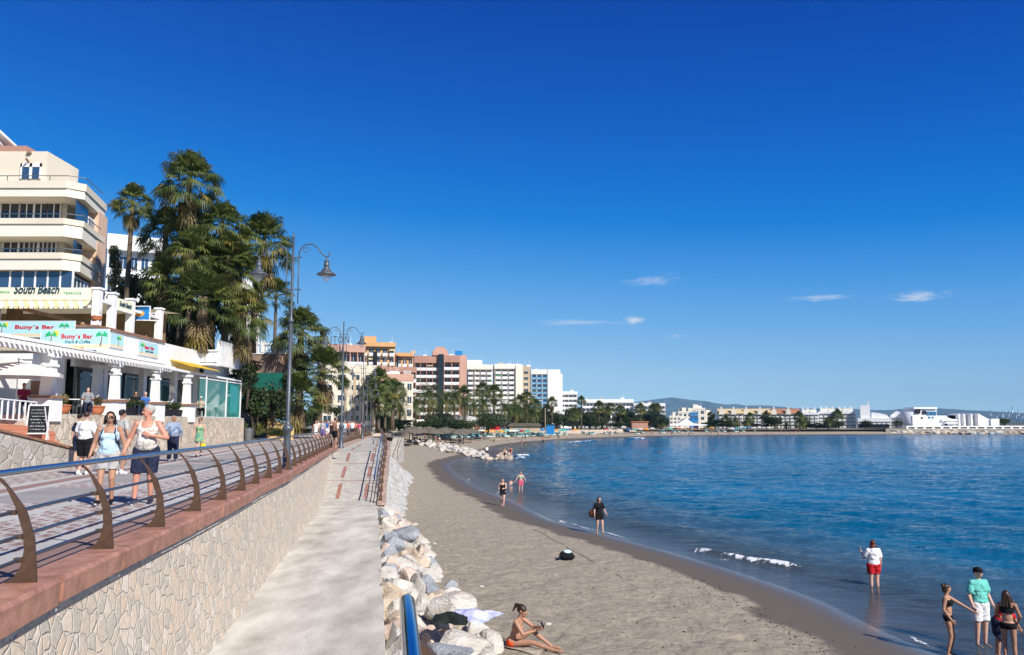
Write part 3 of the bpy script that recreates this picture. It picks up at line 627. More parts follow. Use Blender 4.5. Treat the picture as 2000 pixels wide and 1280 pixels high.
# ---------------------------------------------------------------- street lamps
M_glassl = mat('lamp_glass', (.75, .8, .85), .08, .5, alpha=.35)
def make_lamp(label, group, H=7.35):
    r = thing('street_lamp', label, 'street lamp', group=group)
    mb = MB(); mb.lathe([(.19,0),(.19,.05),(.13,.12),(.12,.5),(.105,.9),(.10,1.15),(.16,1.2),(.17,1.28),(.13,1.34),(.08,1.4),(.062,1.5),(.058,H*.62)], n=16)
    mb.lathe([(.085, H*.62),(.09, H*.62+.04),(.06, H*.62+.12),(.042, H*.62+.2),(.036, H-.55),(.03, H-.1),(.045, H-.08),(.03, H-.02),(.006, H+.12)], n=14); mb.build('pole', M_iron, r)
    for s in (-1, 1):
        mb = MB(); x0 = .19*s
        mb.tube([(x0, 0, H-2.2), (x0, 0, H-.62)], .018, 8)
        arc = []
        for i in range(9): a = math.pi*(1-i/12.0); arc.append((x0+s*.33+s*.33*math.cos(a), 0, H-.62+.33*math.sin(a)))
        arc += [(s*.80, 0, H-.44), (s*.92, 0, H-.62), (s*1.04, 0, H-.70), (s*1.14, 0, H-.68), (s*1.17, 0, H-.60), (s*1.12, 0, H-.565)]
        mb.tube(arc, .02, 8)
        sp = []
        for i in range(14): a = i/13*2.3*math.pi; rr_ = .12*(1-i/16); sp.append((s*(.40+rr_*math.cos(a)*1.0), 0, H-.50+rr_*math.sin(a)))
        mb.tube(sp, .012, 6)
        mb.bar((0, 0, H-.72), (s*.24, 0, H-.72), .03, .03); mb.bar((0, 0, H-1.75), (s*.24, 0, H-1.75), .03, .03); mb.ball((s*.26, 0, H-1.75), .028); mb.ball((s*.26, 0, H-.72), .028)
        mb.build('arm', M_iron, r)
        hx = s*1.07
        mb = MB(); mb.lathe([(.018, H-.70), (.02, H-.80), (.075, H-.82), (.08, H-.87), (.06, H-.89), (.085, H-.92), (.09, H-1.02), (.075, H-1.04), (.12, H-1.1), (.16, H-1.15), (.17, H-1.18), (.29, H-1.25), (.30, H-1.285), (.27, H-1.275), (.15, H-1.25), (.14, H-1.25)], (hx, 0, 0), 20); hd = mb.build('lantern', M_iron, r)
        mb = MB(); mb.lathe([(.145, H-1.27), (.145, H-1.34), (.125, H-1.41), (.08, H-1.47), (.03, H-1.50), (.01, H-1.50)], (hx, 0, 0), 16); mb.build('glass', M_glassl, hd)
    return r
g = 'twin-arm street lamps along the promenade railing'
lamp0 = make_lamp('twin-lantern street lamp nearest the camera, tallest in the picture, behind the curved railing', g); freeze(lamp0)
lamp0.location = (XW(562, 25.5), 25.5, PZ); 
for px, D, lb in ((667, 48, 'second twin-lantern street lamp, at the end of the long railing'), (708, 78, 'third twin-lantern lamp, beyond the landing'), (716, 104, 'fourth twin-lantern lamp, in front of the cream hotel'), (724, 132, 'fifth twin-lantern lamp by the far end of the promenade')):
    c = copy_tree(lamp0); c['label'] = lb; c.location = (XW(px, D), D, PZ)
for px, D, lb in ((684, 118, 'small lamp on the land side of the promenade, left of the others'), (693, 140, 'slim lamp standing in the far crowd'), (672, 128, 'leftmost of the far lamps, in front of the cream hotel')):
    c = copy_tree(lamp0); c['label'] = lb; c.location = (XW(px, D), D, PZ-1.3); c.rotation_euler.z = .8; c['group'] = 'far lamps'
# ---------------------------------------------------------------- plants
G1 = mat('palm_green', (.075, .108, .026), .5, .35, var=.45, vscale=1.2, tl=.25)
G2 = mat('palm_light_green', (.165, .185, .045), .5, .35, var=.4, vscale=2, tl=.3)
G3 = mat('palm_yellow_leaf', (.26, .21, .05), .6, .2, var=.4, vscale=2, tl=.3)
G4 = mat('palm_dead_leaf', (.20, .15, .08), .85, .1, var=.4, vscale=2)
M_trunk = mat('palm_trunk', (.16, .12, .085), .9, .1, var=.5, vscale=6, bump=.6, bscale=18, stretch=(1, 1, 3))
M_bark = mat('bark', (.11, .085, .065), .9, .1, var=.4, vscale=5, bump=.5, bscale=20)
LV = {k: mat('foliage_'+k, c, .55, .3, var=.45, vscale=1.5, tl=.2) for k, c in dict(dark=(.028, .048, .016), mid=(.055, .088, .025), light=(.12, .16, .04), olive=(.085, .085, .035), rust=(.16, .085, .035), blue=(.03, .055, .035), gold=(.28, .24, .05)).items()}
def fan(mb, p, az, el, pet, R0, rnd, droop=.5, n=15, mi=0):
    d = Vector((math.cos(az)*math.cos(el), math.sin(az)*math.cos(el), math.sin(el))); side = Vector((-math.sin(az), math.cos(az), 0)); up = side.cross(d)*-1
    if up.z < 0: up = -up
    q = p+d*pet+Vector((0, 0, -pet*.12)); mb.mi = mi
    mb.add([p-side*.02, p+side*.02, q+side*.014, q-side*.014], [(0,1,2,3)])
    roll = rnd.uniform(-.5, .5); side2 = side*math.cos(roll)+up*math.sin(roll); up2 = up*math.cos(roll)-side*math.sin(roll)
    for i in range(n):
        a = (i/(n-1)-.5)*3.5; L_ = R0*(1-.22*abs(a)/1.75)*rnd.uniform(.85, 1.08)
        v = d*math.cos(a)+side2*math.sin(a); w = (side2*math.cos(a)-d*math.sin(a)); fold = .14*L_*(1 if i % 2 else -1)
        m1_ = q+v*L_*.55+up2*.06*abs(a)+up2*fold*.15; g_ = Vector((0, 0, -1)); tip = q+v*L_*.88+g_*L_*droop*rnd.uniform(.35, .8)
        ww = w*L_*.058
        mb.add([q, m1_+ww, m1_-ww, tip], [(0, 1, 2), (1, 3, 2)])
def palm_crown(seed, nlive=74, R0=.78, pet=.95, yellow=.07, dr=(.25, .65)):
    rnd = random.Random(seed); mb = MB()
    for i in range(nlive):
        t = i/nlive; el = R(84)-R(118)*t**.9+rnd.uniform(-.12, .12); az = i*2.39996+rnd.uniform(-.25, .25)
        m = 1 if rnd.random() < .42 else 0
        if t > .78 and rnd.random() < yellow*3: m = 2
        fan(mb, Vector((0, 0, rnd.uniform(-.15, .2)-t*.35)), az, el, pet*rnd.uniform(.75, 1.15)*(.75+.5*t), R0*rnd.uniform(.85, 1.12), rnd, dr[0]+dr[1]*t, 17, m)
    mb2 = MB()
    for i in range(26):
        el = -R(rnd.uniform(52, 84)); az = rnd.uniform(0, 6.28)
        fan(mb2, Vector((0, 0, -.45-rnd.random()*.7)), az, el, pet*.65, R0*rnd.uniform(.7, 1), rnd, .5, 11, 0 if rnd.random() < .25 else 1)
    return mb, mb2
def build_palm_proto(name, seed, **kw):
    a, b = palm_crown(seed, **kw); ca = a.build('crown', [G1, G2, G3]); sk = b.build('skirt', [G3, G4])
    ma, mb_ = ca.data, sk.data; bpy.data.objects.remove(ca); bpy.data.objects.remove(sk); return ma, mb_
PALMS = [build_palm_proto('p', s) for s in (1, 2, 3, 4)]+[build_palm_proto('p', 9, nlive=64, R0=.85, yellow=.03, dr=(.10, .38))]
def fan_palm(label, x, y, z0, H, s=1.0, v=0, lean=(0, 0), r=.24, group=None, skirt=True, rz=0, zs=1):
    t = thing('palm_tree', label, 'palm tree', (x, y, z0), 0, group); mb = MB(); n = 9
    pts = [(lean[0]*(i/n)**2, lean[1]*(i/n)**2, H*i/n) for i in range(n+1)]
    mb.tube(pts, [r*(1.35 if i == 0 else 1.1-.35*i/n) for i in range(n+1)], 10); mb.build('trunk', M_trunk, t)
    c = link('crown', PALMS[v][0], t); c.location = (lean[0], lean[1], H+.1); c.scale = (s, s, s*zs); c.rotation_euler.z = rz
    if skirt: c = link('skirt', PALMS[v][1], t); c.location = (lean[0], lean[1], H+.1); c.scale = (s, s, s*zs*1.1); c.rotation_euler.z = rz
    return t
def feather_crown(seed, n=42, Lf=2.6):
    rnd = random.Random(seed); mb = MB()
    for i in range(n):
        t = i/n; el = R(80)-R(112)*t; az = i*2.39996+rnd.uniform(-.2, .2); L_ = Lf*rnd.uniform(.85, 1.1); mb.mi = 1 if rnd.random() < .35 else 0
        if t > .9: mb.mi = 2
        d = Vector((math.cos(az), math.sin(az), 0)); side = Vector((-d.y, d.x, 0)); pts = []; p = Vector((0, 0, 0)); e = el
        for k in range(9): pts.append(p.copy()); p = p+(d*math.cos(e)+Vector((0, 0, math.sin(e))))*L_/8; e -= R(11+6*t)
        for k in range(1, 9):
            for h in range(3):
                q = pts[k-1].lerp(pts[k], h/3); dr = (pts[k]-pts[k-1]).normalized(); ll = L_*.20*math.sin(math.pi*(.12+.84*(k+h/3)/9.3)); 
                for s in (-1, 1):
                    tip = q+(side*s*.8+dr*.55+Vector((0, 0, -.25)))*ll; w = dr*.045*Lf/2.6
                    mb.add([q-w*.5, q+w*.8, tip], [(0, 1, 2)])
        for k in range(8): mb.add([pts[k]-side*.02, pts[k]+side*.02, pts[k+1]+side*.015, pts[k+1]-side*.015], [(0,1,2,3)])
    o = mb.build('crown', [G1, G2, G3]); me = o.data; bpy.data.objects.remove(o); return me
FEATH = [feather_crown(21), feather_crown(22, 36)]
def date_palm(label, x, y, z0, H, s=1.0, v=0, r=.28, group=None, lean=0):
    t = thing('palm_tree', label, 'palm tree', (x, y, z0), 0, group); mb = MB(); mb.tube([(0, 0, 0), (lean*.3, 0, H*.5), (lean, 0, H)], [r*1.2, r, r*.95], 9); mb.ball((lean, 0, H), (r*1.5, r*1.5, r*1.8)); mb.build('trunk', M_trunk, t)
    c = link('crown', FEATH[v], t); c.location = (lean, 0, H+.1); c.scale = (s, s, s); c.rotation_euler.z = x
    return t
def leaf_cloud(mb, c, rad, n, sz, rnd, hollow=.55, mats=(0,), flat=0):
    c = Vector(c); rad = Vector(rad)
    lobes = [(c+Vector((rnd.uniform(-.55, .55)*rad.x, rnd.uniform(-.55, .55)*rad.y, rnd.uniform(-.5, .55)*rad.z)), rnd.uniform(.38, .62), rnd.choice(mats)) for _ in range(max(5, int(n/260)))]
    for i in range(n):
        lc, lr, lm = rnd.choice(lobes); v = Vector((rnd.gauss(0, 1), rnd.gauss(0, 1), rnd.gauss(0, 1))).normalized(); k = hollow+(1-hollow)*rnd.random()
        p = lc+Vector((v.x*rad.x, v.y*rad.y, v.z*rad.z))*lr*k
        a = Vector((rnd.gauss(0, 1), rnd.gauss(0, 1), rnd.gauss(0, .7))).normalized(); b = a.cross(Vector((rnd.gauss(0, 1), rnd.gauss(0, 1), rnd.gauss(0, 1)))).normalized(); s = sz*rnd.uniform(.6, 1.4)
        mb.mi = lm if rnd.random() < .75 else rnd.choice(mats)
        mb.add([p-a*s*.5, p+b*s*.3, p+a*s*.6, p-b*s*.3], [(0, 1, 2, 3)])
def tree_proto(seed, kind, n=2600, sz=.2):
    rnd = random.Random(seed); mb = MB()
    if kind == 'round': 
        for _ in range(4): leaf_cloud(mb, (rnd.uniform(-.7, .7), rnd.uniform(-.7, .7), rnd.uniform(-.35, .6)), (1.5, 1.5, 1.25), n//4, sz, rnd, .6, (0, 1))
    if kind == 'tall':
        for k in range(5): leaf_cloud(mb, (rnd.uniform(-.35, .35), rnd.uniform(-.35, .35), -1.2+k*.8), (1.15-.1*k, 1.15-.1*k, .9), n//5, sz, rnd, .6, (0, 1))
    if kind == 'bush':
        for _ in range(5): leaf_cloud(mb, (rnd.uniform(-.6, .6), rnd.uniform(-.6, .6), rnd.uniform(-.3, .35)), (.9, .9, .75), n//5, sz, rnd, .65, (0, 1))
    o = mb.build('crown', [LV['dark'], LV['mid']]); me = o.data; bpy.data.objects.remove(o); return me
TREES = [tree_proto(31, 'round'), tree_proto(32, 'tall'), tree_proto(33, 'round', 2200, .26), tree_proto(34, 'bush', 2600, .14), tree_proto(35, 'tall', 2200, .24)]
def recol(me, m1_, m2_):
    c = me.copy(); c.materials[0] = LV[m1_]; c.materials[1] = LV[m2_]; return c
TV = {}
def tmesh(v, cols):
    k = (v, cols)
    if k not in TV: TV[k] = recol(TREES[v], *cols)
    return TV[k]
def leafy(label, x, y, z0, H, w, v=0, cols=('dark', 'mid'), group=None, cat='tree', name=None, trunk=.45, wy=None):
    t = thing(name or ('shrub' if cat == 'shrub' else 'tree'), label, cat, (x, y, z0), 0, group); rnd = random.Random(hash((round(x, 1), round(y, 1))) & 0xffff)
    ch = H*(1-trunk*.6); cz = H-ch*.5; mb = MB(); r = .035*H
    mb.tube([(0, 0, 0), (.03*H, 0, H*trunk), (0, .02*H, H*.8)], [r, r*.75, r*.3], 7)
    for k in range(5):
        a = rnd.uniform(0, 6.28); mb.tube([(.03*H, 0, H*trunk*.9), (.03*H+math.cos(a)*w*.3, math.sin(a)*w*.3, H*.78)], [r*.5, r*.18], 5)
    mb.build('trunk', M_bark, t)
    c = link('crown', tmesh(v, cols), t); c.location = (0, 0, cz); hh = {0: 1.9, 1: 2.5, 2: 1.9, 3: 1.15, 4: 2.5}[v]; ww = {0: 1.9, 1: 1.3, 2: 1.9, 3: 1.3, 4: 1.3}[v]
    c.scale = (w*.5/ww, (wy or w)*.5/ww, ch*.5/hh); c.rotation_euler.z = rnd.uniform(0, 6)
    return t
def PX(px, D, z=0): return XW(px, D), D, z
def fp(label, px, pyc, D, pyb, s, v=0, **kw):   # fan palm by the pixel of its crown centre and of its foot
    x = XW(px, D); z0 = ZW(pyb, D); zc = ZW(pyc, D); return fan_palm(label, x, D, z0, zc-z0, s, v, **kw)

# hillside and planting terraces behind the cafes
M_earth = mat('planted_slope', (.10, .085, .055), .95, .1, var=.4, vscale=.6, bump=.6, bscale=3)
rows = []
for y in np.linspace(59.5, 240, 60):
    e = float(np.interp(y, [59.5, 66, 100, 130, 240], [-20.5, -22.3, -27.5, -34, -62])); k = float(np.interp(y, [59.5, 90, 130, 240], [1, 1, .35, .2])); r = [(e+2.5, y, 3.66)]
    for w, h in ((0, 0), (1.5, .5), (3.5, 2.6), (5.5, 5.2), (8, 6.4), (16, 7), (60, 8)):
        r.append((e-w+(0), y, 3.66+h*k+.3*(float(fbm(np.array(w*.5+y*.2), np.array(y*.3), 3))-.5)*(h > 0)))
    rows.append(r)
strip('planted_slope', rows, M_earth, kind='structure')
def land(name, pts, z, m):
    mb = MB(); n = len(pts); mb.add([(p[0], p[1], p[2] if len(p) > 2 else z) for p in pts], [tuple(range(n))]); 
    return mb.build(name, m, kind='structure')
M_land = mat('town_ground', (.30, .27, .225), .9, .1, var=.25, vscale=.3)
# town ground behind the beach
ED = [(-17.45,102,3.65),(-20.5,122,3.65),(-27,150,3.65),(-36,190,3.65),(-37.5,222,3.65),(-17,235,3.6),(-2,268,3.2),(14,305,2.6),(55,366,2.3),(113,391,2.2),(172,408,2.2),(215,413,2.3),(420,426,2.4),(820,440,2.5)]
OU = [(-45,101.5,3.6),(-60,122,3.6),(-90,150,3.6),(-120,200,3.6),(-140,260,3.6),(-150,400,3.6),(-140,700,3.6),(0,900,3.0),(80,1000,3),(160,1200,3),(260,1400,3),(360,1400,3),(700,1600,3),(1500,2000,3)]
strip('town_ground', [[o_, ((e_[0]*.9+o_[0]*.1), (e_[1]*.9+o_[1]*.1), (e_[2]+o_[2])/2), e_] for e_, o_ in zip(ED, OU)], M_land, kind='structure')
strip('far_land', [[(OU[i][0]*1, OU[i][1], OU[i][2]), (OU[i][0]*3-400, OU[i][1]*1.4+200, 8), (-9000+700*i, 1200+900*i, 20)] for i in range(len(OU))], mat('far_ground', (.12, .12, .08), .95, .1, var=.3, vscale=.004), kind='structure')
mb = MB(); fs = ED[:9]
for a, b in zip(fs[:-1], fs[1:]): mb.add([(a[0], a[1], .2), (b[0], b[1], .2), (b[0], b[1], b[2]+.25), (a[0], a[1], a[2]+.25), (a[0]-.4, a[1]+.2, a[2]+.25), (b[0]-.4, b[1]+.2, b[2]+.25)], [(0,1,2,3), (3,2,5,4)])
mb.build('promenade_wall', mat('pinkish_wall', (.52, .43, .35), .9, .1, var=.2, vscale=.8), label='long pinkish promenade wall behind the far sunbathers', cat='wall')

# palms and shrubs, foreground cluster
gp = 'tall fan palms clustered above the bars'
fp('tall fan palm standing alone at the left of the group, yellow skirt', 233, 392, 61, 690, 1.05, 0, r=.2, lean=(.1, 0))
fp('tallest fan palm, its crown topping the dense cluster', 343, 350, 57, 690, 1.45, 1, lean=(.2, 0), zs=1.15)
fp('fan palm just right of and below the tallest one', 405, 438, 58, 690, 1.45, 2, lean=(.5, 0))
fp('dark fan palm low on the left side of the dense cluster', 305, 452, 60, 690, 1.25, 3, zs=1.2)
fp('fan palm with a broad yellow skirt in the middle of the cluster', 360, 488, 56, 690, 1.2, 0, rz=1, zs=1.1)
fp('fan palm at the right edge of the cluster against the sky', 487, 470, 60, 690, 1.5, 1, rz=2, lean=(.6, 0), zs=1.15)
fp('fan palm with pale hanging dead leaves on the right of the cluster', 455, 530, 58, 690, 1.2, 3, rz=.5, zs=1.3)
fp('big low fan palm at the front of the cluster, over the white parapet', 385, 580, 55, 690, 1.6, 4, r=.42)
fp('low fan palm on the right of the big front one', 468, 610, 58, 690, 1.25, 2, rz=3, zs=1.2)
fp('shady fan palm behind the big front one, left of it', 330, 600, 60, 690, 1.25, 0, rz=4, zs=1.2)
fp('shaded fan palm between the tall trunks', 400, 520, 60, 690, 1.4, 3, rz=5, zs=1.2)
fp('olive fan palm filling the left middle of the cluster', 312, 540, 57, 690, 1.2, 1, rz=2.2)
fp('fan palm below the tallest one, half hidden by its dead leaves', 352, 425, 58, 690, 1.15, 2, rz=4.1)
fp('fan palm between the big front one and the right edge palm', 432, 500, 57, 690, 1.25, 4, rz=1.1)
fp('slender distant fan palm with a small round crown against the sky', 531, 573, 95, 690, 1.45, 4, r=.2, skirt=False)
fp('fan palm above the promenade crowd, top of a group of three', 583, 645, 82, 840, 1.75, 1, r=.4, zs=1.1)
fp('middle fan palm of the group of three by the lamp', 620, 718, 80, 838, 1.75, 4, r=.42, lean=(.5, 0))
fp('lowest fan palm of the group of three, leaning trunk', 588, 768, 78, 838, 1.6, 4, r=.42, lean=(-.4, 0))
def lf(label, px, pyb, pyt, D, wpx, v=0, cols=('dark', 'mid'), **kw):
    z0 = ZW(pyb, D); return leafy(label, XW(px, D), D, z0, ZW(pyt, D)-z0, wpx/1600*D, v, cols, **kw)
lf('dark bushy tree behind the blue hanging sign', 245, 690, 500, 64, 95, 0, ('dark', 'olive'))
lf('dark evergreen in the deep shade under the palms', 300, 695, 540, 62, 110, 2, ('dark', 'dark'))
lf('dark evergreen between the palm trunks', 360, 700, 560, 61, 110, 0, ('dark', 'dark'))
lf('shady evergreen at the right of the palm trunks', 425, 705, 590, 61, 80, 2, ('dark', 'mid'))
lf('dusty olive shrub beside the apartment block', 205, 600, 480, 66, 40, 1, ('olive', 'mid'))
lf('flowering creeper hanging beside the white parapet', 458, 780, 655, 60, 72, 1, ('mid', 'olive'), cat='shrub')
lf('rusty green hedge below the creeper', 455, 815, 715, 61, 70, 3, ('olive', 'rust'), cat='shrub')
lf('large dark bush under the brick terrace wall', 530, 838, 735, 72, 110, 0, ('dark', 'dark'), cat='shrub', trunk=.05)
lf('dark bush left of the yellow garden wall', 492, 850, 750, 68, 70, 2, ('dark', 'mid'), cat='shrub', trunk=.05)
lf('dark green hedge filling the slope behind the yellow garden wall', 535, 842, 768, 96, 130, 3, ('dark', 'mid'), cat='shrub', trunk=.05)
lf('olive bush on the slope behind the agave', 508, 850, 790, 80, 70, 3, ('olive', 'dark'), cat='shrub', trunk=.05)
lf('dark bush behind the trunks of the three palms', 590, 846, 790, 100, 70, 3, ('dark', 'mid'), cat='shrub', trunk=.05)
lf('green bush climbing the end of the brick terrace wall', 555, 800, 715, 78, 50, 0, ('mid', 'dark'), cat='shrub')
lf('mid green shrub above the promenade bin', 480, 800, 705, 66, 60, 1, ('mid', 'dark'), cat='shrub')
lf('round glossy shrub on the paving by the litter bin', 461, 862, 812, 62, 48, 3, ('mid', 'light'), cat='shrub', trunk=.1)
lf('low dry flowering bush against the stone wall', 428, 864, 828, 60, 30, 3, ('rust', 'olive'), cat='shrub', trunk=.1)
lf('low grey-green bush below the yellow garden wall', 545, 860, 832, 70, 60, 3, ('olive', 'mid'), cat='shrub', trunk=.1)
lf('clipped round tree in front of the cream hotel', 655, 832, 787, 135, 42, 0, ('mid', 'dark'))
lf('small green shrub at the foot of the three palms', 597, 850, 835, 80, 50, 3, ('mid', 'dark'), cat='shrub', trunk=.1)
lf('light green bush on the terrace behind the parapet', 372, 684, 664, 57, 40, 3, ('mid', 'light'), cat='shrub', trunk=.1)
lf('dark hedge behind the parapet on the left', 330, 692, 660, 58, 60, 3, ('dark', 'mid'), cat='shrub', trunk=.1)
# agave
ag = thing('agave', 'spiky pale agave beside the litter bin', 'plant', (XW(505, 64), 64, 4.2)); rnd = random.Random(5); mb = MB()
for i in range(34):
    az = rnd.uniform(0, 6.28); el = R(rnd.uniform(15, 82)); d = Vector((math.cos(az)*math.cos(el), math.sin(az)*math.cos(el), math.sin(el))); s = Vector((-math.sin(az), math.cos(az), 0)); l = rnd.uniform(1.0, 1.45)
    mb.mi = 1 if rnd.random() < .4 else 0
    mb.add([Vector((0, 0, 0)), d*l*.45+s*.07, d*l*.45-s*.07, d*l+Vector((0, 0, -.1))], [(0, 1, 2), (1, 3, 2)])
mb.build('leaves', [LV['light'], LV['gold']], ag)

# palms and trees further along the bay ------------------------------------
rnd = random.Random(77)
for i, (px, pc, pb, D, s, lb) in enumerate([
    (836,772,850,215,2.2,'broad date palm on the beach below the pink hotel, fullest crown'),(872,782,850,225,1.9,'date palm right of the broadest one, twin trunk'),(888,775,846,232,1.7,'taller date palm behind the twin trunk'),
    (765,775,840,170,1.5,'date palm left of the beach wall steps'),(812,790,845,205,1.6,'date palm in shade left of the broad one'),(908,790,848,240,1.6,'date palm before the white balcony flats'),
    (944,790,850,250,1.9,'date palm in front of the tall cream flats'),(985,800,850,262,1.9,'date palm behind the straw beach bar'),(1010,805,850,270,1.7,'date palm with drooping crown near the round gable'),
    (925,795,848,245,1.6,'date palm half hidden between the cream flats'),(1038,808,848,285,1.8,'date palm left of the beach flagpole'),(780,800,842,180,1.2,'small date palm by the clipped hedge')]):
    z0 = ZW(pb, D); date_palm(lb, XW(px, D), D, z0, ZW(pc, D)-z0, s*1.15, i % 2, r=.3, lean=(rnd.random()-.5)*.6)
for i, (px, pc, pb, D, s, lb) in enumerate([
    (738,742,835,165,2.0,'fan palm with tall thin trunk before the cream annexe'),(728,760,835,160,1.8,'fan palm at the left of the cream annexe group'),(752,765,838,168,2.1,'fan palm in the middle of the cream annexe group'),(768,760,838,175,1.8,'fan palm at the right of the cream annexe group'),
    (905,770,845,235,1.9,'thin fan palm against the white flats'),(942,760,845,255,1.8,'tall fan palm before the balconies of the first cream flats'),(965,765,845,262,1.9,'tall fan palm between the two cream flats'),
    (1029,775,845,300,1.8,'fan palm before the beige gable'),(1045,790,845,305,1.8,'fan palm before the blue-glazed hotel'),(1078,785,845,320,1.5,'isolated fan palm before the blank white gable'),
    (740,790,840,165,1.7,'low fan palm with a full skirt by the crowd')]):
    z0 = ZW(pb, D); fan_palm(lb, XW(px, D), D, z0, ZW(pc, D)-z0, s, i % 5, r=.25, skirt=i % 3 == 0, rz=i)
gt = 'trees behind the far beach'
for i in range(150):
    px = rnd.uniform(1000, 1300) if i < 84 else (rnd.uniform(1300, 1650) if i < 125 else rnd.uniform(700, 1000))
    if px < 1000:
        D = rnd.uniform(190, 262); pb = 848; top = rnd.uniform(795, 825); 
        if px < 790: D = rnd.uniform(172, 200); pb = 842; top = rnd.uniform(800, 825)
    elif px < 1300:
        D = float(np.interp(px, [1000, 1300], [300, 400]))+rnd.uniform(0, 40); pb = 842; top = float(np.interp(px, [1000, 1100, 1200, 1300], [795, 790, 800, 808]))+rnd.uniform(-8, 26)
    else:
        D = float(np.interp(px, [1300, 1650], [395, 412]))+rnd.uniform(0, 14); pb = 842; top = rnd.uniform(812, 830)
        if 1305 < px < 1378: continue
    z0 = 2.4 if px > 790 else 3.5; H = ZW(top, D)-z0
    if rnd.random() < .27 and px > 1000:
        fan_palm('fan palm rising from the far tree belt behind the beach', XW(px, D), D, z0, max(3, H*1.12), rnd.uniform(1.5, 2.1), i % 5, r=.22, group='fan palms in the far tree belt', skirt=False, rz=i)
    elif rnd.random() < .2:
        date_palm('date palm in the far tree belt behind the beach', XW(px, D), D, z0, max(2.5, H*.85), rnd.uniform(1.3, 1.9), i % 2, group='date palms in the far tree belt')
    else:
        c = rnd.choice([('dark', 'mid'), ('dark', 'olive'), ('mid', 'dark'), ('blue', 'dark')])
        nm = {('dark', 'mid'): 'dark green', ('dark', 'olive'): 'dark olive', ('mid', 'dark'): 'mid green', ('blue', 'dark'): 'blue-green'}[c]
        leafy(nm+' tree in the far tree belt behind the beach', XW(px, D), D, z0, H, rnd.uniform(6, 11), rnd.choice([0, 2, 0, 1]), c, group=nm+' trees in the far tree belt', trunk=.15)
lf('tall dark pine among the low trees before the small white village', 1290, 842, 806, 402, 34, 0, ('dark', 'blue'), trunk=.15)
lf('dark tree between the white village and the tiled flats', 1388, 842, 805, 408, 22, 1, ('dark', 'mid'), trunk=.15)
lf('big dark tree left of the red kiosk', 1225, 842, 800, 385, 36, 1, ('dark', 'dark'), trunk=.15)
for px, w in ((1690, 22), (1752, 18), (1960, 26)): lf({1690: 'tree by the long white flats', 1752: 'dark tree between the white tower and the round white house', 1960: 'tree clump left of the masts'}[px], px, 838, 817 if px != 1960 else 812, 418, w, 0, ('dark', 'mid'), trunk=.2)
lf('dark clipped hedge along the promenade by the beach wall', 785, 840, 823, 188, 38, 3, ('mid', 'light'), cat='shrub', trunk=.05)
lf('second clipped hedge, right of the first', 752, 840, 822, 176, 30, 3, ('mid', 'mid'), cat='shrub', trunk=.05)
# ---------------------------------------------------------------- people
def skin_mat(n, c): return mat(n, c, .5, .35, var=.12, vscale=8)
SK = dict(light=skin_mat('skin_light', (.60, .36, .27)), tan=skin_mat('skin_tan', (.42, .225, .145)), red=skin_mat('skin_sunburnt', (.58, .27, .19)), brown=skin_mat('skin_brown', (.27, .14, .09)))
def cloth(n, c, var=.18): return mat('cloth_'+n, c, .85, .15, var=var, vscale=7, bump=.6, bscale=9)
CL = dict(white=cloth('white', (.80, .79, .78), .06), paleblue=cloth('pale_blue', (.50, .68, .80), .06), navy=cloth('navy', (.022, .028, .06)), black=cloth('black', (.012, .012, .015)), cream=cloth('cream', (.72, .68, .60), .08),
          grey=cloth('grey', (.25, .27, .30)), lightgrey=cloth('light_grey', (.45, .44, .43)), bluegrey=cloth('blue_grey_shirt', (.30, .37, .50)), red=cloth('red', (.55, .02, .025)), turq=cloth('turquoise', (.16, .58, .50)), pink=cloth('pink', (.65, .12, .22)),
          orange=cloth('orange_red', (.85, .09, .02)), purple=cloth('purple', (.20, .13, .42)), beige=cloth('beige', (.45, .36, .27)), blue=cloth('blue', (.05, .14, .40)), maroon=cloth('maroon', (.25, .02, .07)), mint=cloth('mint', (.35, .65, .45)), brown=cloth('brown_leather', (.10, .045, .02)), yellow=cloth('yellow', (.75, .60, .02)))
CL['floral'] = mat('cloth_floral', (.02, .22, .20), .85, .15, var=.5, vscale=11, var2=(.35, .42, .16), detail=2)
CL['sole'] = mat('shoe_sole', (.5, .5, .5), .8, .2)
HR = dict(black=mat('hair_black', (.012, .010, .010), .45, .4, var=.4, vscale=30), brown=mat('hair_brown', (.04, .02, .012), .45, .4, var=.4, vscale=30), grey=mat('hair_grey', (.42, .40, .38), .6, .3, var=.3, vscale=40), red=mat('hair_auburn', (.12, .03, .02), .5, .3, var=.4, vscale=30))
M_eye = mat('eye', (.02, .015, .012), .2, .5); M_lip = mat('lip', (.35, .11, .09), .5, .3); M_glasses = mat('dark_lens', (.01, .01, .012), .1, .6)
def cap(mb, p0, p1, r0, r1, n=10):
    p0 = Vector(p0); p1 = Vector(p1); d = p1-p0; l = d.length
    if l < 1e-5: mb.ball(p0, r0, n, 7); return
    d /= l; k = 4; pts = []; rs = []
    for i in range(k, -1, -1): a = math.pi/2*i/k; pts.append(p0-d*r0*math.sin(a)); rs.append(max(r0*math.cos(a), r0*.06))
    for i in range(0, k+1): a = math.pi/2*i/k; pts.append(p1+d*r1*math.sin(a)); rs.append(max(r1*math.cos(a), r1*.06))
    mb.tube(pts, rs, n)
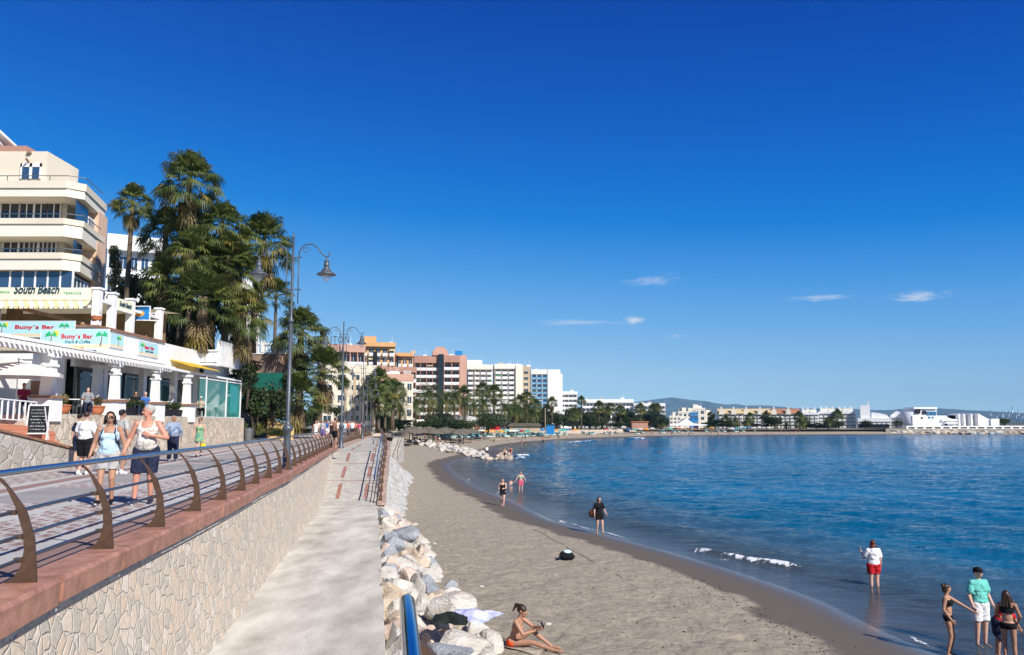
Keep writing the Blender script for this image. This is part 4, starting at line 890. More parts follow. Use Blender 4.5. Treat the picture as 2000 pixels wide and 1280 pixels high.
def remesh(mb, vox, sm=3, cut=None):
    me = bpy.data.meshes.new('m'); me.from_pydata(mb.v, [], mb.f); o = bpy.data.objects.new('tmp', me); COL.objects.link(o)
    m = o.modifiers.new('r', 'REMESH'); m.mode = 'VOXEL'; m.voxel_size = vox; m.use_smooth_shade = True
    if sm: s = o.modifiers.new('s', 'SMOOTH'); s.factor = .5; s.iterations = sm
    dg = bpy.context.evaluated_depsgraph_get(); r = bpy.data.meshes.new_from_object(o.evaluated_get(dg)); bpy.data.objects.remove(o)
    if cut:
        bm = bmesh.new(); bm.from_mesh(r)
        for co, no in cut: bmesh.ops.bisect_plane(bm, geom=bm.verts[:]+bm.edges[:]+bm.faces[:], plane_co=co, plane_no=no, clear_outer=True)
        bm.to_mesh(r); bm.free()
    for p in r.polygons: p.use_smooth = True
    return r
def J(h=1.75, w=1.0, **ov):
    s = h/1.75
    j = dict(hl=(.095, 0, .93), hr=(-.095, 0, .93), kl=(.105, -.015, .50), kr=(-.105, -.015, .50), al=(.11, .02, .085), ar=(-.11, .02, .085),
             sl=(.172, .01, 1.405), sr=(-.172, .01, 1.405), el=(.25, .03, 1.13), er=(-.25, .03, 1.13), wl=(.27, -.03, .89), wr=(-.27, -.03, .89), pel=(0, 0, .95), ch=(0, .005, 1.28), nk=(0, .015, 1.46), hd=(0, -.01, 1.625))
    j.update(ov)
    for q in ('sl', 'sr', 'hl', 'hr'):
        if q not in ov: j[q] = (j[q][0]*(.7+.3*w), j[q][1], j[q][2])
    return {k: Vector(v)*s for k, v in j.items()}, s, w
def person(label, loc, rz, sk, hair, outfit, pose=None, h=1.72, w=1.0, vox=.0085, female=False, look=0, group=None, shoes=None, glasses=False, name='person', hands=(None, None), belly=0, nod=0):
    pose = pose or {}; j, s, w = J(h, w, **pose); root = thing(name, label, 'person', loc, rz, group); big = vox < .015
    up = (j['nk']-j['pel']).normalized(); sid = (j['sl']-j['sr']).normalized(); fwd = sid.cross(up).normalized()   # fwd points to the person's front
    fr = fwd
    def frame(c, rx, ry, rz_): # ellipsoid in torso frame
        return c, (rx, ry, rz_)
    Rm = Matrix((sid, -fr, up)).transposed().to_4x4()
    hf = (Matrix.Rotation(look, 3, 'Z') @ fr)
    def torso(mb, g=0.0, parts='chb'):
        def el(c, r):
            M0 = mb.M; mb.M = Matrix.Translation(c) @ Rm; mb.ball((0, 0, 0), tuple(x+g for x in r), 16, 10); mb.M = M0
        P = j['pel']; Cc = j['ch']; mid = P.lerp(Cc, .45)
        if 'c' in parts: el(Cc+up*.02*s, (.155*w*s, .105*w*s, .17*s)); el(j['nk']-up*.07*s, (.15*w*s, .075*s, .07*s))
        if 'h' in parts: el(P, (.155*w*s+(.012 if female else 0), .115*w*s, .115*s))
        if 'b' in parts: el(mid+fr*(.01+belly)*s, ((.125 if female else .138)*w*s, (.098+belly)*w*s, .17*s))
        if 'c' in parts and female:
            for q in (1, -1): el(Cc+sid*q*.07*s+fr*.085*w*s, (.062*s, .05*s, .06*s))
    mb = MB(); torso(mb)
    if vox < .02: cap(mb, j['nk']-up*.03*s, j['hd']-up*.05*s, .058*s, .052*s)
    else: cap(mb, j['nk']-up*.03*s, j['hd'], .06*s, .05*s)
    hc = j['hd']; Rh = Matrix((Vector((0, 0, 1)).cross(hf), -hf, Vector((0, 0, 1)))).transposed().to_4x4() @ Matrix.Rotation(nod, 4, 'X')
    hf0 = hf; hf = (Rh.to_3x3() @ Vector((0, -1, 0))); hup = Rh.to_3x3() @ Vector((0, 0, 1))
    def inhead(mb_, fn):
        M0 = mb_.M; mb_.M = Matrix.Translation(hc) @ Rh @ Matrix.Scale(s, 4); fn(mb_); mb_.M = M0
    def headf(m):
        m.ball((0, .008, .015), (.076, .096, .10), 16, 12); m.ball((0, -.02, -.05), (.056, .07, .065), 14, 9)
        if big:
            cap(m, (0, -.088, .005), (0, -.108, -.025), .010, .014); m.ball((0, -.082, -.062), (.026, .014, .010))
            for q in (1, -1): m.ball((q*.078, .01, -.01), (.012, .02, .03)); m.ball((q*.032, -.082, -.028), (.02, .012, .016))
            m.ball((0, -.088, .03), (.05, .014, .010))
    inhead(mb, headf)
    for a in 'lr':
        q = 1 if a == 'l' else -1
        hp, kn, an = j['h'+a], j['k'+a], j['a'+a]; sh, eb, wr_ = j['s'+a], j['e'+a], j['w'+a]
        cap(mb, hp, kn, .088*w*s, .056*w*s, 14); cap(mb, kn, an, .054*w*s, .036*s, 12); cap(mb, kn.lerp(an, .12), kn.lerp(an, .5), .052*w*s, .05*s, 12)
        shank = (kn-an).normalized(); ft = (hf*0+fr); ft = (ft-shank*ft.dot(shank)).normalized() if abs(ft.dot(shank)) < .95 else Vector((0, -1, 0))
        cap(mb, an-ft*.02*s-shank*.035*s, an+ft*.13*s-shank*.055*s, .036*s, .028*s)
        cap(mb, an+ft*.10*s-shank*.06*s+sid*.012*s, an+ft*.16*s-shank*.062*s, .028*s, .02*s)
        cap(mb, sh, eb, .052*w*s, .040*w*s, 12); cap(mb, eb, wr_, .040*w*s, .026*s, 12); mb.ball(sh, .056*w*s, 12, 8); cap(mb, j['nk']-up*.035*s, sh+up*.012*s, .05*s, .042*w*s, 12)
        hdv = hands[0 if a == 'l' else 1]; fd = (wr_-eb).normalized() if hdv is None else Vector(hdv[0]).normalized()
        pn = (-q)*sid if hdv is None else Vector(hdv[1]).normalized()      # palm normal
        pn = (pn-fd*pn.dot(fd)).normalized(); sd = fd.cross(pn)
        if sd.dot(fr) < 0 and hdv is None: sd = -sd                         # thumb side towards the front
        M0 = mb.M; mb.M = Matrix.Translation(wr_+fd*.05*s) @ Matrix((sd, pn, fd)).transposed().to_4x4() @ Matrix.Scale(s, 4); mb.ball((0, 0, 0), (.042, .017, .05), 12, 8); mb.M = M0
        if big:
            for i, (o_, l_) in enumerate(((.032, .072), (.011, .082), (-.011, .077), (-.031, .06))):
                b0 = wr_+(fd*.088+sd*o_)*s; b1 = b0+(fd*.55+pn*.16+sd*o_*.9).normalized()*l_*.5*s; b2 = b1+(fd*.45+pn*.42).normalized()*l_*.5*s
                cap(mb, b0, b1, .0098*s, .009*s, 8); cap(mb, b1, b2, .009*s, .0078*s, 8)
            t0 = wr_+(fd*.04+sd*.034)*s; t1 = t0+(fd*.55+sd*.6+pn*.2).normalized()*.035*s; t2 = t1+(fd*.8+sd*.2+pn*.35).normalized()*.03*s
            cap(mb, t0, t1, .012*s, .0105*s, 8); cap(mb, t1, t2, .0105*s, .0085*s, 8)
        else: cap(mb, wr_+fd*.05*s, wr_+fd*.13*s, .028*s, .018*s)
    bm_ = remesh(mb, vox*s, 2 if big else 1); bm_.materials.append(SK[sk]); link('body', bm_, root)
    # face
    if big:
        mb = MB(); inhead(mb, lambda m: [m.ball((q*.031, -.0885, .006), (.012, .006, .006), 8, 5) for q in (1, -1)]+[m.bar((q*.015, -.098, .027), (q*.046, -.09, .028), .006, .007) for q in (1, -1)]); mb.build('eyes', M_eye, root)
        mb = MB(); inhead(mb, lambda m: m.ball((0, -.0955, -.062), (.022, .005, .006), 8, 5)); mb.build('mouth', M_lip, root)
    if glasses:
        mb = MB(); inhead(mb, lambda m: [m.ball((q*.034, -.1, .004), (.028, .01, .020), 12, 8) for q in (1, -1)]+[m.bar((-.03, -.108, .01), (.03, -.108, .01), .006, .006)]+[m.bar((q*.06, -.095, .01), (q*.084, .01, .008), .005, .007) for q in (1, -1)]); mb.build('sunglasses', M_glasses, root)
    # hair
    kind, hcn = hair; mb = MB(); hr_ = random.Random(int(h*1000))
    def hairf(m):
        if kind != 'bald': m.ball((0, .022, .035), (.084, .098, .094), 14, 10)
        if kind == 'short':
            for _ in range(34):
                v = Vector((hr_.gauss(0, 1), hr_.gauss(0, 1)+.3, abs(hr_.gauss(0, 1))+.15)).normalized(); m.ball((v.x*.078, .022+v.y*.09, .038+v.z*.088), hr_.uniform(.012, .022), 6, 4)
        if kind == 'bald': 
            for q in (1, -1): m.ball((q*.062, .035, -.005), (.02, .05, .035))
            m.ball((0, .085, -.01), (.055, .02, .04)); m.ball((0, .02, .075), (.065, .08, .042))
        if kind in ('long', 'pony', 'bun', 'bob'): m.ball((0, .06, -.02), (.078, .06, .09))
        if kind == 'long':
            for q in (-1, 0, 1): cap(m, (q*.045, .075, 0), (q*.07, .10, -.24), .05, .035)
            for q in (-1, 1): cap(m, (q*.075, .01, .02), (q*.095, .0, -.20), .024, .022)
        if kind == 'bob':
            for q in (-1, 1): cap(m, (q*.07, .02, .02), (q*.09, .03, -.10), .034, .028)
            cap(m, (-.05, .08, -.05), (.05, .08, -.08), .05, .05)
        if kind == 'pony': cap(m, (0, .115, .03), (0, .16, -.02), .028, .034); cap(m, (0, .16, -.02), (0, .15, -.22), .034, .012)
        if kind == 'bun': m.ball((0, .10, .08), .045)
    inhead(mb, hairf)
    if kind in ('cap', 'capback'):
        hm = remesh(mb, vox*1.1*s, 1); hm.materials.append(HR['brown']); 
        mb2 = MB(); q = 1 if kind == 'cap' else -1
        inhead(mb2, lambda m: [m.ball((0, .012, .058), (.09, .108, .078), 14, 9), m.ball((0, -q*.10, .055), (.062, .075, .012), 12, 6)]); cm = remesh(mb2, vox*s, 1); cm.materials.append(CL[hcn]); link('hair', hm, root); link('cap', cm, root)
    else:
        # keep the face clear
        n_ = (hf*.80-hup*.60).normalized(); cut = [(hc+hf*.062*s+hup*.035*s, n_)] if kind not in ('long', 'bob') else [(hc+hf*.066*s+hup*.045*s, (hf*.96-hup*.28).normalized())]
        hm = remesh(mb, vox*1.1*s, 1, cut); hm.materials.append(HR[hcn]); link('hair', hm, root)
    # clothing
    for it in outfit:
        k = it[0]; m_ = CL[it[1]]; mb = MB(); cut = []; low_neck = False; mbs = MB()
        if k in ('shirt', 'tee', 'tank', 'dress', 'long'):
            g = it[2] if len(it) > 2 else .014
            torso(mb, g, 'cb')
            if k == 'tank':
                pass
            if k in ('tank', 'dress'):
                for a in (1, -1):
                    top_ = j['nk']+sid*a*.105*(.7+.3*w)*s-up*.003*s
                    cap(mbs, j['ch']+sid*a*.10*w*s+fr*.075*w*s+up*.04*s, top_, .038*s, .026*s); cap(mbs, j['ch']-fr*.07*w*s+up*.06*s+sid*a*.09*w*s, top_, .045*s, .026*s)
            if k not in ('tank', 'dress'):
                fz = {'tee': .62, 'shirt': .62, 'long': 1}[k]; cap(mb, j['nk']-up*.045*s, j['sl'], .05*s+g*.5, .042*w*s+g*.6, 12); cap(mb, j['nk']-up*.045*s, j['sr'], .05*s+g*.5, .042*w*s+g*.6, 12)
                for t_ in (.15, .4, .65):
                    M0 = mb.M; mb.M = Matrix.Translation(j['pel'].lerp(j['ch'], t_)+fr*belly*.7*s) @ Rm; mb.ball((0, 0, 0), ((.148 if not female else .138)*w*s+g, .104*w*s+g+belly*.6*s, .15*s), 16, 8); mb.M = M0
                for a in 'lr':
                    sh, eb, wr_ = j['s'+a], j['e'+a], j['w'+a]; mb.ball(sh, .055*w*s+g*.5, 12, 8)
                    cap(mb, sh, sh.lerp(eb, fz), .052*w*s+g*.5, .048*w*s+g*1.1, 12)
                    if k == 'long': cap(mb, eb, eb.lerp(wr_, .9), .044*w*s+g*.8, .034*s+g*.6, 12)
            hz_ = j['pel']+up*.0 if k != 'tank' else j['pel']+up*.01*s
            M0 = mb.M; mb.M = Matrix.Translation(j['pel']+up*.06*s+fr*belly*.6*s) @ Rm; mb.ball((0, 0, 0), (.15*w*s+g+.006, .112*w*s+g+belly*.5*s, .13*s), 16, 10); mb.M = M0
            if k == 'dress':
                kk = j['kl'].lerp(j['kr'], .5); e = j['pel'].lerp(kk, it[3] if len(it) > 3 else .8)
                for t in (0, .25, .5, .75, 1):
                    q = j['pel'].lerp(e, t); M0 = mb.M; mb.M = Matrix.Translation(q) @ Rm; mb.ball((0, 0, 0), ((.165+.04*t)*w*s, (.13+.03*t)*w*s, .12*s), 16, 8); mb.M = M0
                cut.append((e, -up))
            else: cut.append((j['pel']+up*(-.055 if k == 'tee' else -.01)*s, -up))
            if k in ('tank', 'dress'): low_neck = True
        elif k in ('shorts', 'trousers', 'skirt'):
            g = it[2] if len(it) > 2 else .02; torso(mb, g*.7, 'h'); ln = it[3] if len(it) > 3 else (.62 if k == 'shorts' else 2)
            for a in 'lr':
                hp, kn, an = j['h'+a], j['k'+a], j['a'+a]
                if ln <= 1: cap(mb, hp, hp.lerp(kn, ln), .090*w*s+g, .068*w*s+g*1.2, 14)
                else: cap(mb, hp, kn, .090*w*s+g, .060*w*s+g, 14); cap(mb, kn, kn.lerp(an, .93*min(1, ln-1)), .058*w*s+g, .046*s+g, 12)
            cut.append((j['pel']+up*.075*s, up))
            if k == 'shorts' and ln <= 1: cut.append((j['hl'].lerp(j['kl'], ln).lerp(j['hr'].lerp(j['kr'], ln), .5)-up*.03*s, -up if 'pel' not in pose else (j['kl']-j['hl']).normalized()))
        elif k == 'bikini_bottom': torso(mb, .010, 'h'); cut += [(j['pel']+up*.05*s, up)]; cap(mb, j['hl'], j['hl'].lerp(j['kl'], .08), .095*w*s, .09*s); cap(mb, j['hr'], j['hr'].lerp(j['kr'], .08), .095*w*s, .09*s)
        elif k == 'bikini_top':
            torso(mb, .010, 'c'); cut += [(j['ch']+up*.075*s, up), (j['ch']-up*.055*s, -up)]
            for a in (1, -1): cap(mb, j['ch']+sid*.08*a*s+fr*.08*s+up*.05*s, j['nk']+sid*.07*a*s, .012*s, .012*s)
            cut = [(j['ch']-up*.055*s, -up), (j['ch']+up*.085*s, up)]
        elif k == 'swimsuit': torso(mb, .010); cut += [(j['ch']+up*.09*s, up)]
        elif k == 'bag_strap':
            p = [j['nk']+sid*.10*s+up*.0, j['ch']+fr*.14*w*s, j['pel']-sid*.20*w*s+fr*.05*s+up*.06*s]; mb.tube(p, .012*s, 6); cmesh = mb.build('strap', m_, root); continue
        elif k == 'backpack':
            M0 = mb.M; mb.M = Matrix.Translation(j['ch']-fr*.19*w*s-up*.05*s) @ Rm; mb.ball((0, 0, 0), (.14*s, .085*s, .22*s), 14, 9); mb.M = M0
            for a in (1, -1):
                mb.tube([j['ch']-fr*.12*s+up*.12*s+sid*a*.09*s, j['nk']+sid*a*.105*s+up*.005*s, j['ch']+fr*.125*w*s+sid*a*.115*s+up*.05*s, j['ch']+fr*.12*w*s+sid*a*.14*w*s-up*.10*s, j['ch']-fr*.05*s+sid*a*.165*w*s-up*.17*s], .016*s, 8)
        if low_neck: cut.append((j['ch']+up*.095*s, (up*.95+fr*.3).normalized()))
        gz = remesh(mb, max(vox, .009)*1.15*s, 2, cut) if mb.v else None
        if mbs.v:
            g2 = remesh(mbs, max(vox, .009)*s, 1); bb = bmesh.new(); bb.from_mesh(gz); bb.from_mesh(g2); bb.to_mesh(gz); bb.free()
            for p_ in gz.polygons: p_.use_smooth = True
        if gz:
            gz.materials.append(m_); link({'tee': 'shirt', 'long': 'shirt', 'tank': 'tank_top'}.get(k, k), gz, root)
    if shoes:
        for a in 'lr':
            kn, an = j['k'+a], j['a'+a]; shank = (kn-an).normalized(); ft = fr; ft = (ft-shank*ft.dot(shank)).normalized() if abs(ft.dot(shank)) < .95 else Vector((0, -1, 0))
            mb = MB(); cap(mb, an-ft*.03*s-shank*.03*s, an+ft*.15*s-shank*.055*s, .046*s, .036*s); cap(mb, an-ft*.02*s, an+ft*.02*s-shank*.03*s, .044*s, .044*s)
            gz = remesh(mb, max(vox, .01)*s, 1); gz.materials.append(CL[shoes]); sh_ = link('shoe', gz, root)
            mb = MB(); cap(mb, an-ft*.04*s-shank*.068*s, an+ft*.16*s-shank*.082*s, .03*s, .026*s); gz = remesh(mb, max(vox, .01)*s, 1); gz.materials.append(CL['sole']); link('sole', gz, sh_)
    return root
def face_to(p, q):           # rotation so that local -Y looks from p to q
    return math.atan2(q[1]-p[1], q[0]-p[0])+math.pi/2

# ---- on the promenade
A = G(206, 986, PZ); WALK = dict(kl=(.10, -.16, .51), al=(.11, -.10, .10), kr=(-.10, -.02, .49), ar=(-.10, .20, .14))
person('woman walking in pale blue vest and light shorts, dark hair and sunglasses, dark backpack straps', A, face_to(A, (-3, 0)), 'tan', ('bob', 'black'), [('tank', 'paleblue', .02), ('shorts', 'lightgrey', .028, .55), ('backpack', 'navy')],
       dict(kl=(.10, -.10, .50), al=(.09, .02, .10), kr=(-.09, -.14, .52), ar=(-.10, -.24, .09), el=(.27, .02, 1.13), wl=(.31, -.04, .88), er=(-.26, .04, 1.13), wr=(-.30, -.10, .92)), h=1.62, w=1.08, female=True, shoes='black', glasses=True, look=.15, belly=.02)
B = G(281, 984, PZ)
person('grey-haired man in white vest with dark trim and navy shorts, hand on his chest, walking', B, face_to(B, (-3.5, 0)), 'red', ('short', 'grey'), [('tank', 'cream', .02), ('shorts', 'navy', .035, .85)],
       dict(kl=(.10, -.08, .50), al=(.10, .02, .09), kr=(-.11, -.16, .52), ar=(-.13, -.16, .10), er=(-.30, .05, 1.14), wr=(-.36, -.10, .90), el=(.34, -.05, 1.16), wl=(.12, -.24, 1.20), ch=(0, .0, 1.28)), h=1.74, w=1.12, shoes='navy', look=-.95, belly=.04, hands=(((-.9, -.15, .35), (0, 1, 0)), None))
C = G(163, 928, PZ)
person('man seen from behind in white t-shirt and black shorts with patterned cap', C, math.pi-.1, 'light', ('short', 'brown'), [('tee', 'white', .03), ('shorts', 'black', .04, .9)],
       dict(el=(.27, -.02, 1.12), wl=(.26, -.16, .92), er=(-.29, .03, 1.13), wr=(-.30, -.02, .88), kl=(.10, -.05, .50), al=(.12, .05, .09)), h=1.74, w=1.2, shoes='white')
C2 = G(150, 915, PZ)
person('dark-haired person in black with shorts, walking away at the left of the white t-shirt man', C2+Vector((-.12, .25, 0)), math.pi-.3, 'light', ('short', 'black'), [('tee', 'navy', .02), ('shorts', 'navy', .03, .8)], h=1.72, w=.95, shoes='maroon')
C3 = G(216, 928, PZ)
person('man with short black hair in grey sleeveless shirt behind the woman in pale blue', C3+Vector((.0, .5, 0)), math.pi-.4, 'tan', ('short', 'black'), [('tee', 'lightgrey', .02), ('shorts', 'grey', .03, .8)], h=1.8, w=1.1, shoes='white')
D_ = G(336, 901, PZ)
person('old man in blue-grey long-sleeved shirt and dark trousers', D_, face_to(D_, (0, 0))+.3, 'tan', ('bald', 'grey'), [('long', 'bluegrey', .028), ('trousers', 'navy', .03)],
       dict(el=(.29, .04, 1.14), wl=(.30, -.02, .89), er=(-.32, .05, 1.15), wr=(-.36, .02, .92), kl=(.10, -.08, .5), al=(.11, -.06, .09), ar=(-.1, .1, .1)), h=1.72, w=1.12, vox=.011, shoes='grey', belly=.04, look=.3)
E_ = G(388, 893, PZ)
person('woman in green floral dress and sunglasses carrying a yellow bag', E_, face_to(E_, (-2, 0)), 'light', ('short', 'red'), [('dress', 'floral', .02, .55)], dict(kl=(.09, -.08, .5), al=(.09, -.12, .1)), h=1.64, w=1.05, vox=.011, female=True, shoes='navy', glasses=True)
mb = MB(); mb.smooth = True; bp_ = E_+Vector((.24, -.2, .56)); mb.ball((0, 0, -.12), (.13, .07, .15)); mb.tube([(-.07, 0, 0), (-.05, 0, .14), (.05, 0, .14), (.07, 0, 0)], .01); mb.build('shoulder_bag', CL['yellow'], loc=None, label='bright yellow bag hanging from the hand of the woman in the floral dress', cat='bag').location = bp_

# ---- on the sand and in the water
S1 = sand_at(1000, 1262)
seat = dict(pel=(0, 0, .12), ch=(0, -.11, .42), nk=(0, -.17, .60), hd=(0, -.24, .75), sl=(.17, -.16, .56), sr=(-.17, -.16, .56), hl=(.10, -.02, .11), hr=(-.10, -.02, .11), kl=(.16, -.38, .34), al=(.20, -.78, .07), kr=(-.06, -.47, .16), ar=(-.04, -.92, .06),
            el=(.24, -.38, .40), wl=(.13, -.58, .42), er=(-.20, -.33, .34), wr=(-.04, -.55, .40))
person('young woman with dark ponytail in orange-red bottoms sitting on the sand, looking at a phone', S1, 1.15, 'tan', ('pony', 'brown'), [('bikini_bottom', 'orange')], seat, h=1.68, female=True, w=.95, nod=.55, hands=(((-.25, -.8, .35), (-.6, .3, .2)), ((.1, -.9, .25), (.3, .3, .6))))
mb = MB(); mb.box(-.035, .035, -.005, .005, -.07, .07); ph = mb.build('phone', M_glasses, label='dark phone held by the seated young woman', cat='phone'); Rz = Matrix.Rotation(1.15, 4, 'Z'); ph.location = S1+(Rz @ Vector((.05, -.66, .50)))*.96; ph.rotation_euler = (-.5, 0, 1.15)
T1 = sand_at(1006, 1268); mb = MB(); mb.smooth = True; vs = []; n = 12
for i in range(n):
    for k in range(n): x = (i/(n-1)-.5)*.9; y = (k/(n-1)-.5)*1.5; p = Rz @ Vector((x, y, 0)); wx = S1.x+p.x; wy = S1.y+p.y; vs.append((wx, wy, ground_z(wx, wy)+.025+.012*math.sin(x*9+y*5)))
mb.add(vs, [(i*n+k, (i+1)*n+k, (i+1)*n+k+1, i*n+k+1) for i in range(n-1) for k in range(n-1)]); mb.build('towel', mat('beige_towel', (.42, .36, .29), .95, .1, var=.4, vscale=6, bump=.4, bscale=40), label='beige towel under the seated young woman', cat='towel')

F1 = sand_at(1856, 1281, .2)
person('girl in black bikini stretching one arm out to the right', F1, .95, 'tan', ('bun', 'brown'), [('bikini_top', 'black'), ('bikini_bottom', 'black')], dict(wl=(.33, -.52, 1.08), el=(.29, -.24, 1.24), er=(-.24, .05, 1.15), wr=(-.22, -.10, .92), kl=(.09, -.08, .5), al=(.10, .0, .09), kr=(-.09, -.06, .5), ar=(-.11, .03, .09)), h=1.56, female=True, w=.95, look=.7, hands=(((.1, -.9, -.25), (0, 0, -1)), None))
F2 = G(1938, 1268, 0.0)
person('man in turquoise t-shirt and black cap with white shorts', F2+Vector((0, .4, -.05)), .25, 'light', ('cap', 'black'), [('tee', 'turq', .03), ('shorts', 'white', .03, .75)], dict(el=(.24, .0, 1.13), wl=(.24, -.14, .92), er=(-.26, .02, 1.13), wr=(-.27, -.1, .9)), h=1.8, w=1.12, look=.2)
F3 = G(1974, 1300, 0.02)
person('girl with long dark hair seen from behind in black swimsuit bottoms', F3, math.pi-.55, 'tan', ('long', 'brown'), [('bikini_bottom', 'black'), ('bikini_top', 'black')], dict(el=(.24, -.12, 1.16), wl=(.14, -.28, 1.02), er=(-.26, -.06, 1.15), wr=(-.22, -.24, 1.0), kl=(.09, -.1, .5), al=(.09, .0, .09)), h=1.55, female=True, w=.95)
F4 = G(1951, 1285, 0.02)
person('boy in red shirt and navy shorts bending forward between the girls', F4, 1.2, 'tan', ('short', 'brown'), [('tee', 'red', .02), ('shorts', 'navy', .03, .9)], dict(ch=(0, -.18, 1.20), nk=(0, -.32, 1.32), hd=(0, -.44, 1.42), sl=(.17, -.29, 1.29), sr=(-.17, -.29, 1.29), el=(.22, -.42, 1.05), wl=(.18, -.50, .85), er=(-.22, -.42, 1.05), wr=(-.18, -.50, .85)), h=1.42, w=.95)
F5 = G(1709, 1160, -.22)
person('woman seen from behind in white shirt and red shorts, wading', F5, math.pi+.1, 'light', ('bob', 'red'), [('tee', 'white', .03), ('shorts', 'red', .03, .55)], dict(er=(-.25, .0, 1.12), wr=(-.27, -.06, .88), el=(.27, -.1, 1.16), wl=(.30, -.22, 1.36)), h=1.66, w=1.2, female=True)
F6 = sand_at(1171, 1043, .2)
person('young woman with long dark hair in black top and shorts carrying a brown bag', F6, .35, 'light', ('long', 'brown'), [('tee', 'black', .02), ('shorts', 'black', .03, .5)], dict(kl=(.10, -.12, .50), al=(.10, -.14, .10), ar=(-.10, .10, .11), el=(.27, .0, 1.14), wl=(.32, -.14, .92)), h=1.68, w=1.05, female=True, vox=.011)
mb = MB(); mb.ball((0, 0, 0), (.16, .10, .19)); mb.tube([(0, 0, .15), (.10, -.03, .45), (.16, -.03, .56)], .012); mb.build('shoulder_bag', CL['brown'], label='dark brown bag at the hip of the young woman in black', cat='bag').location = F6+Vector((-.33, .05, .92))
F7 = sand_at(982, 989, .2)
person('woman in black dress and shorts walking along the waterline', F7, -.15, 'light', ('bun', 'brown'), [('dress', 'black', .02, .45)], dict(el=(.23, -.06, 1.15), wl=(.12, -.22, 1.12), er=(-.27, .02, 1.15), wr=(-.22, -.16, 1.05), kl=(.09, -.14, .5), al=(.09, -.2, .1), ar=(-.09, .1, .1)), h=1.66, w=1.12, female=True, vox=.014)
F8 = G(998, 962, .0)
person('naked toddler splashing at the waterline between two women', F8+Vector((0, 0, 0)), .3, 'light', ('short', 'brown'), [('shorts', 'blue', .02, .2)], dict(hd=(0, -.01, 1.60), el=(.3, -.1, 1.3), wl=(.4, -.2, 1.45)), h=.95, w=1.35, vox=.02)
F9 = G(1017, 964, -.12)
person('woman in mint top and pink shorts standing in shallow water', F9, .1, 'light', ('bun', 'red'), [('bikini_top', 'mint'), ('shorts', 'pink', .03, .6)], dict(el=(.30, -.02, 1.18), wl=(.38, -.1, .98), er=(-.30, .0, 1.18), wr=(-.42, -.1, 1.0)), h=1.66, w=1.1, female=True, vox=.014)

# ---- distant people: a few kinds, copied
LOW = []
def low(desc, sk, hair, outfit, h, pose=None, **k):
    p = person(desc, (0, 0, -500), 0, sk, hair, outfit, pose, h=h, vox=.03, **k); freeze(p); LOW.append((p, desc)); return p
wk = dict(kl=(.10, -.14, .50), al=(.11, -.14, .10), ar=(-.10, .16, .12))
low('white shirt and dark shorts', 'light', ('short', 'brown'), [('tee', 'white'), ('shorts', 'navy')], 1.75, wk)
low('lilac shirt and purple shorts', 'light', ('short', 'grey'), [('tee', 'lightgrey'), ('shorts', 'purple', .03, 1)], 1.72, wk)
low('black dress', 'light', ('long', 'brown'), [('dress', 'black', .02, .6)], 1.66)
low('orange top and dark trousers', 'tan', ('short', 'black'), [('tee', 'orange'), ('trousers', 'black')], 1.7, wk)
low('pink top and beige trousers', 'light', ('bob', 'brown'), [('tee', 'pink'), ('trousers', 'beige')], 1.64)
low('blue shirt and white shorts', 'tan', ('short', 'black'), [('tee', 'blue'), ('shorts', 'white')], 1.76, wk)
low('pale blue shirt and grey trousers', 'light', ('short', 'grey'), [('tee', 'paleblue'), ('trousers', 'grey')], 1.7)
low('white dress', 'light', ('long', 'red'), [('dress', 'white', .02, .9)], 1.66)
low('dark swimming trunks', 'tan', ('short', 'brown'), [('shorts', 'black')], 1.74)
low('red swimsuit', 'light', ('bun', 'brown'), [('swimsuit', 'red')], 1.66)
lie = dict(pel=(0, 0, .12), ch=(0, .28, .17), nk=(0, .48, .22), hd=(0, .62, .26), sl=(.18, .42, .19), sr=(-.18, .42, .19), hl=(.1, 0, .1), hr=(-.1, 0, .1), kl=(.12, -.42, .30), al=(.12, -.75, .08), kr=(-.12, -.44, .1), ar=(-.12, -.86, .08), el=(.35, .2, .1), wl=(.4, -.05, .1), er=(-.35, .2, .1), wr=(-.4, -.05, .1))
sit = dict(pel=(0, 0, .12), ch=(0, -.05, .42), nk=(0, -.09, .60), hd=(0, -.12, .76), sl=(.18, -.08, .56), sr=(-.18, -.08, .56), hl=(.1, 0, .11), hr=(-.1, 0, .11), kl=(.14, -.38, .36), al=(.12, -.72, .07), kr=(-.14, -.40, .34), ar=(-.12, -.74, .07), el=(.26, -.22, .34), wl=(.18, -.38, .36), er=(-.26, -.22, .34), wr=(-.18, -.38, .36))
low('blue swimwear lying down', 'tan', ('short', 'brown'), [('bikini_bottom', 'blue')], 1.72, lie)
low('pink swimwear lying down', 'light', ('long', 'brown'), [('swimsuit', 'pink')], 1.66, lie)
low('dark clothes sitting on the sand', 'light', ('short', 'black'), [('tee', 'black'), ('shorts', 'navy')], 1.72, sit)
low('white top sitting on the sand', 'light', ('bob', 'brown'), [('tee', 'white'), ('shorts', 'beige')], 1.66, sit)
used_low = set()
def far_person(i, loc, rz, where, group, label=None):
    p, d = LOW[i]; c = p if i not in used_low and not used_low.add(i) else copy_tree(p)
    c.location = loc; c.rotation_euler.z = rz; c['label'] = label or ('person in '+d+', '+where); c['group'] = group+' ('+d+')'
    if label: 
        if 'group' in c: del c['group']
    return c
rnd = random.Random(12)
far_person(2, (XW(648, 62), 62, PZ), .2, '', 'x', 'woman in black dress walking just behind the railing, nearest of the far crowd')
far_person(1, (XW(630, 66), 66, PZ), 3.1, '', 'x', 'person in lilac shirt and purple shorts walking away, left edge of the far crowd')
far_person(7, (XW(617, 70), 70, PZ), .3, '', 'x', 'person in white dress at the foot of the three palms')
far_person(8, (XW(656, 47.5), 47.3, PZ), 2.4, '', 'x', 'person in dark shorts leaning by the second street lamp')
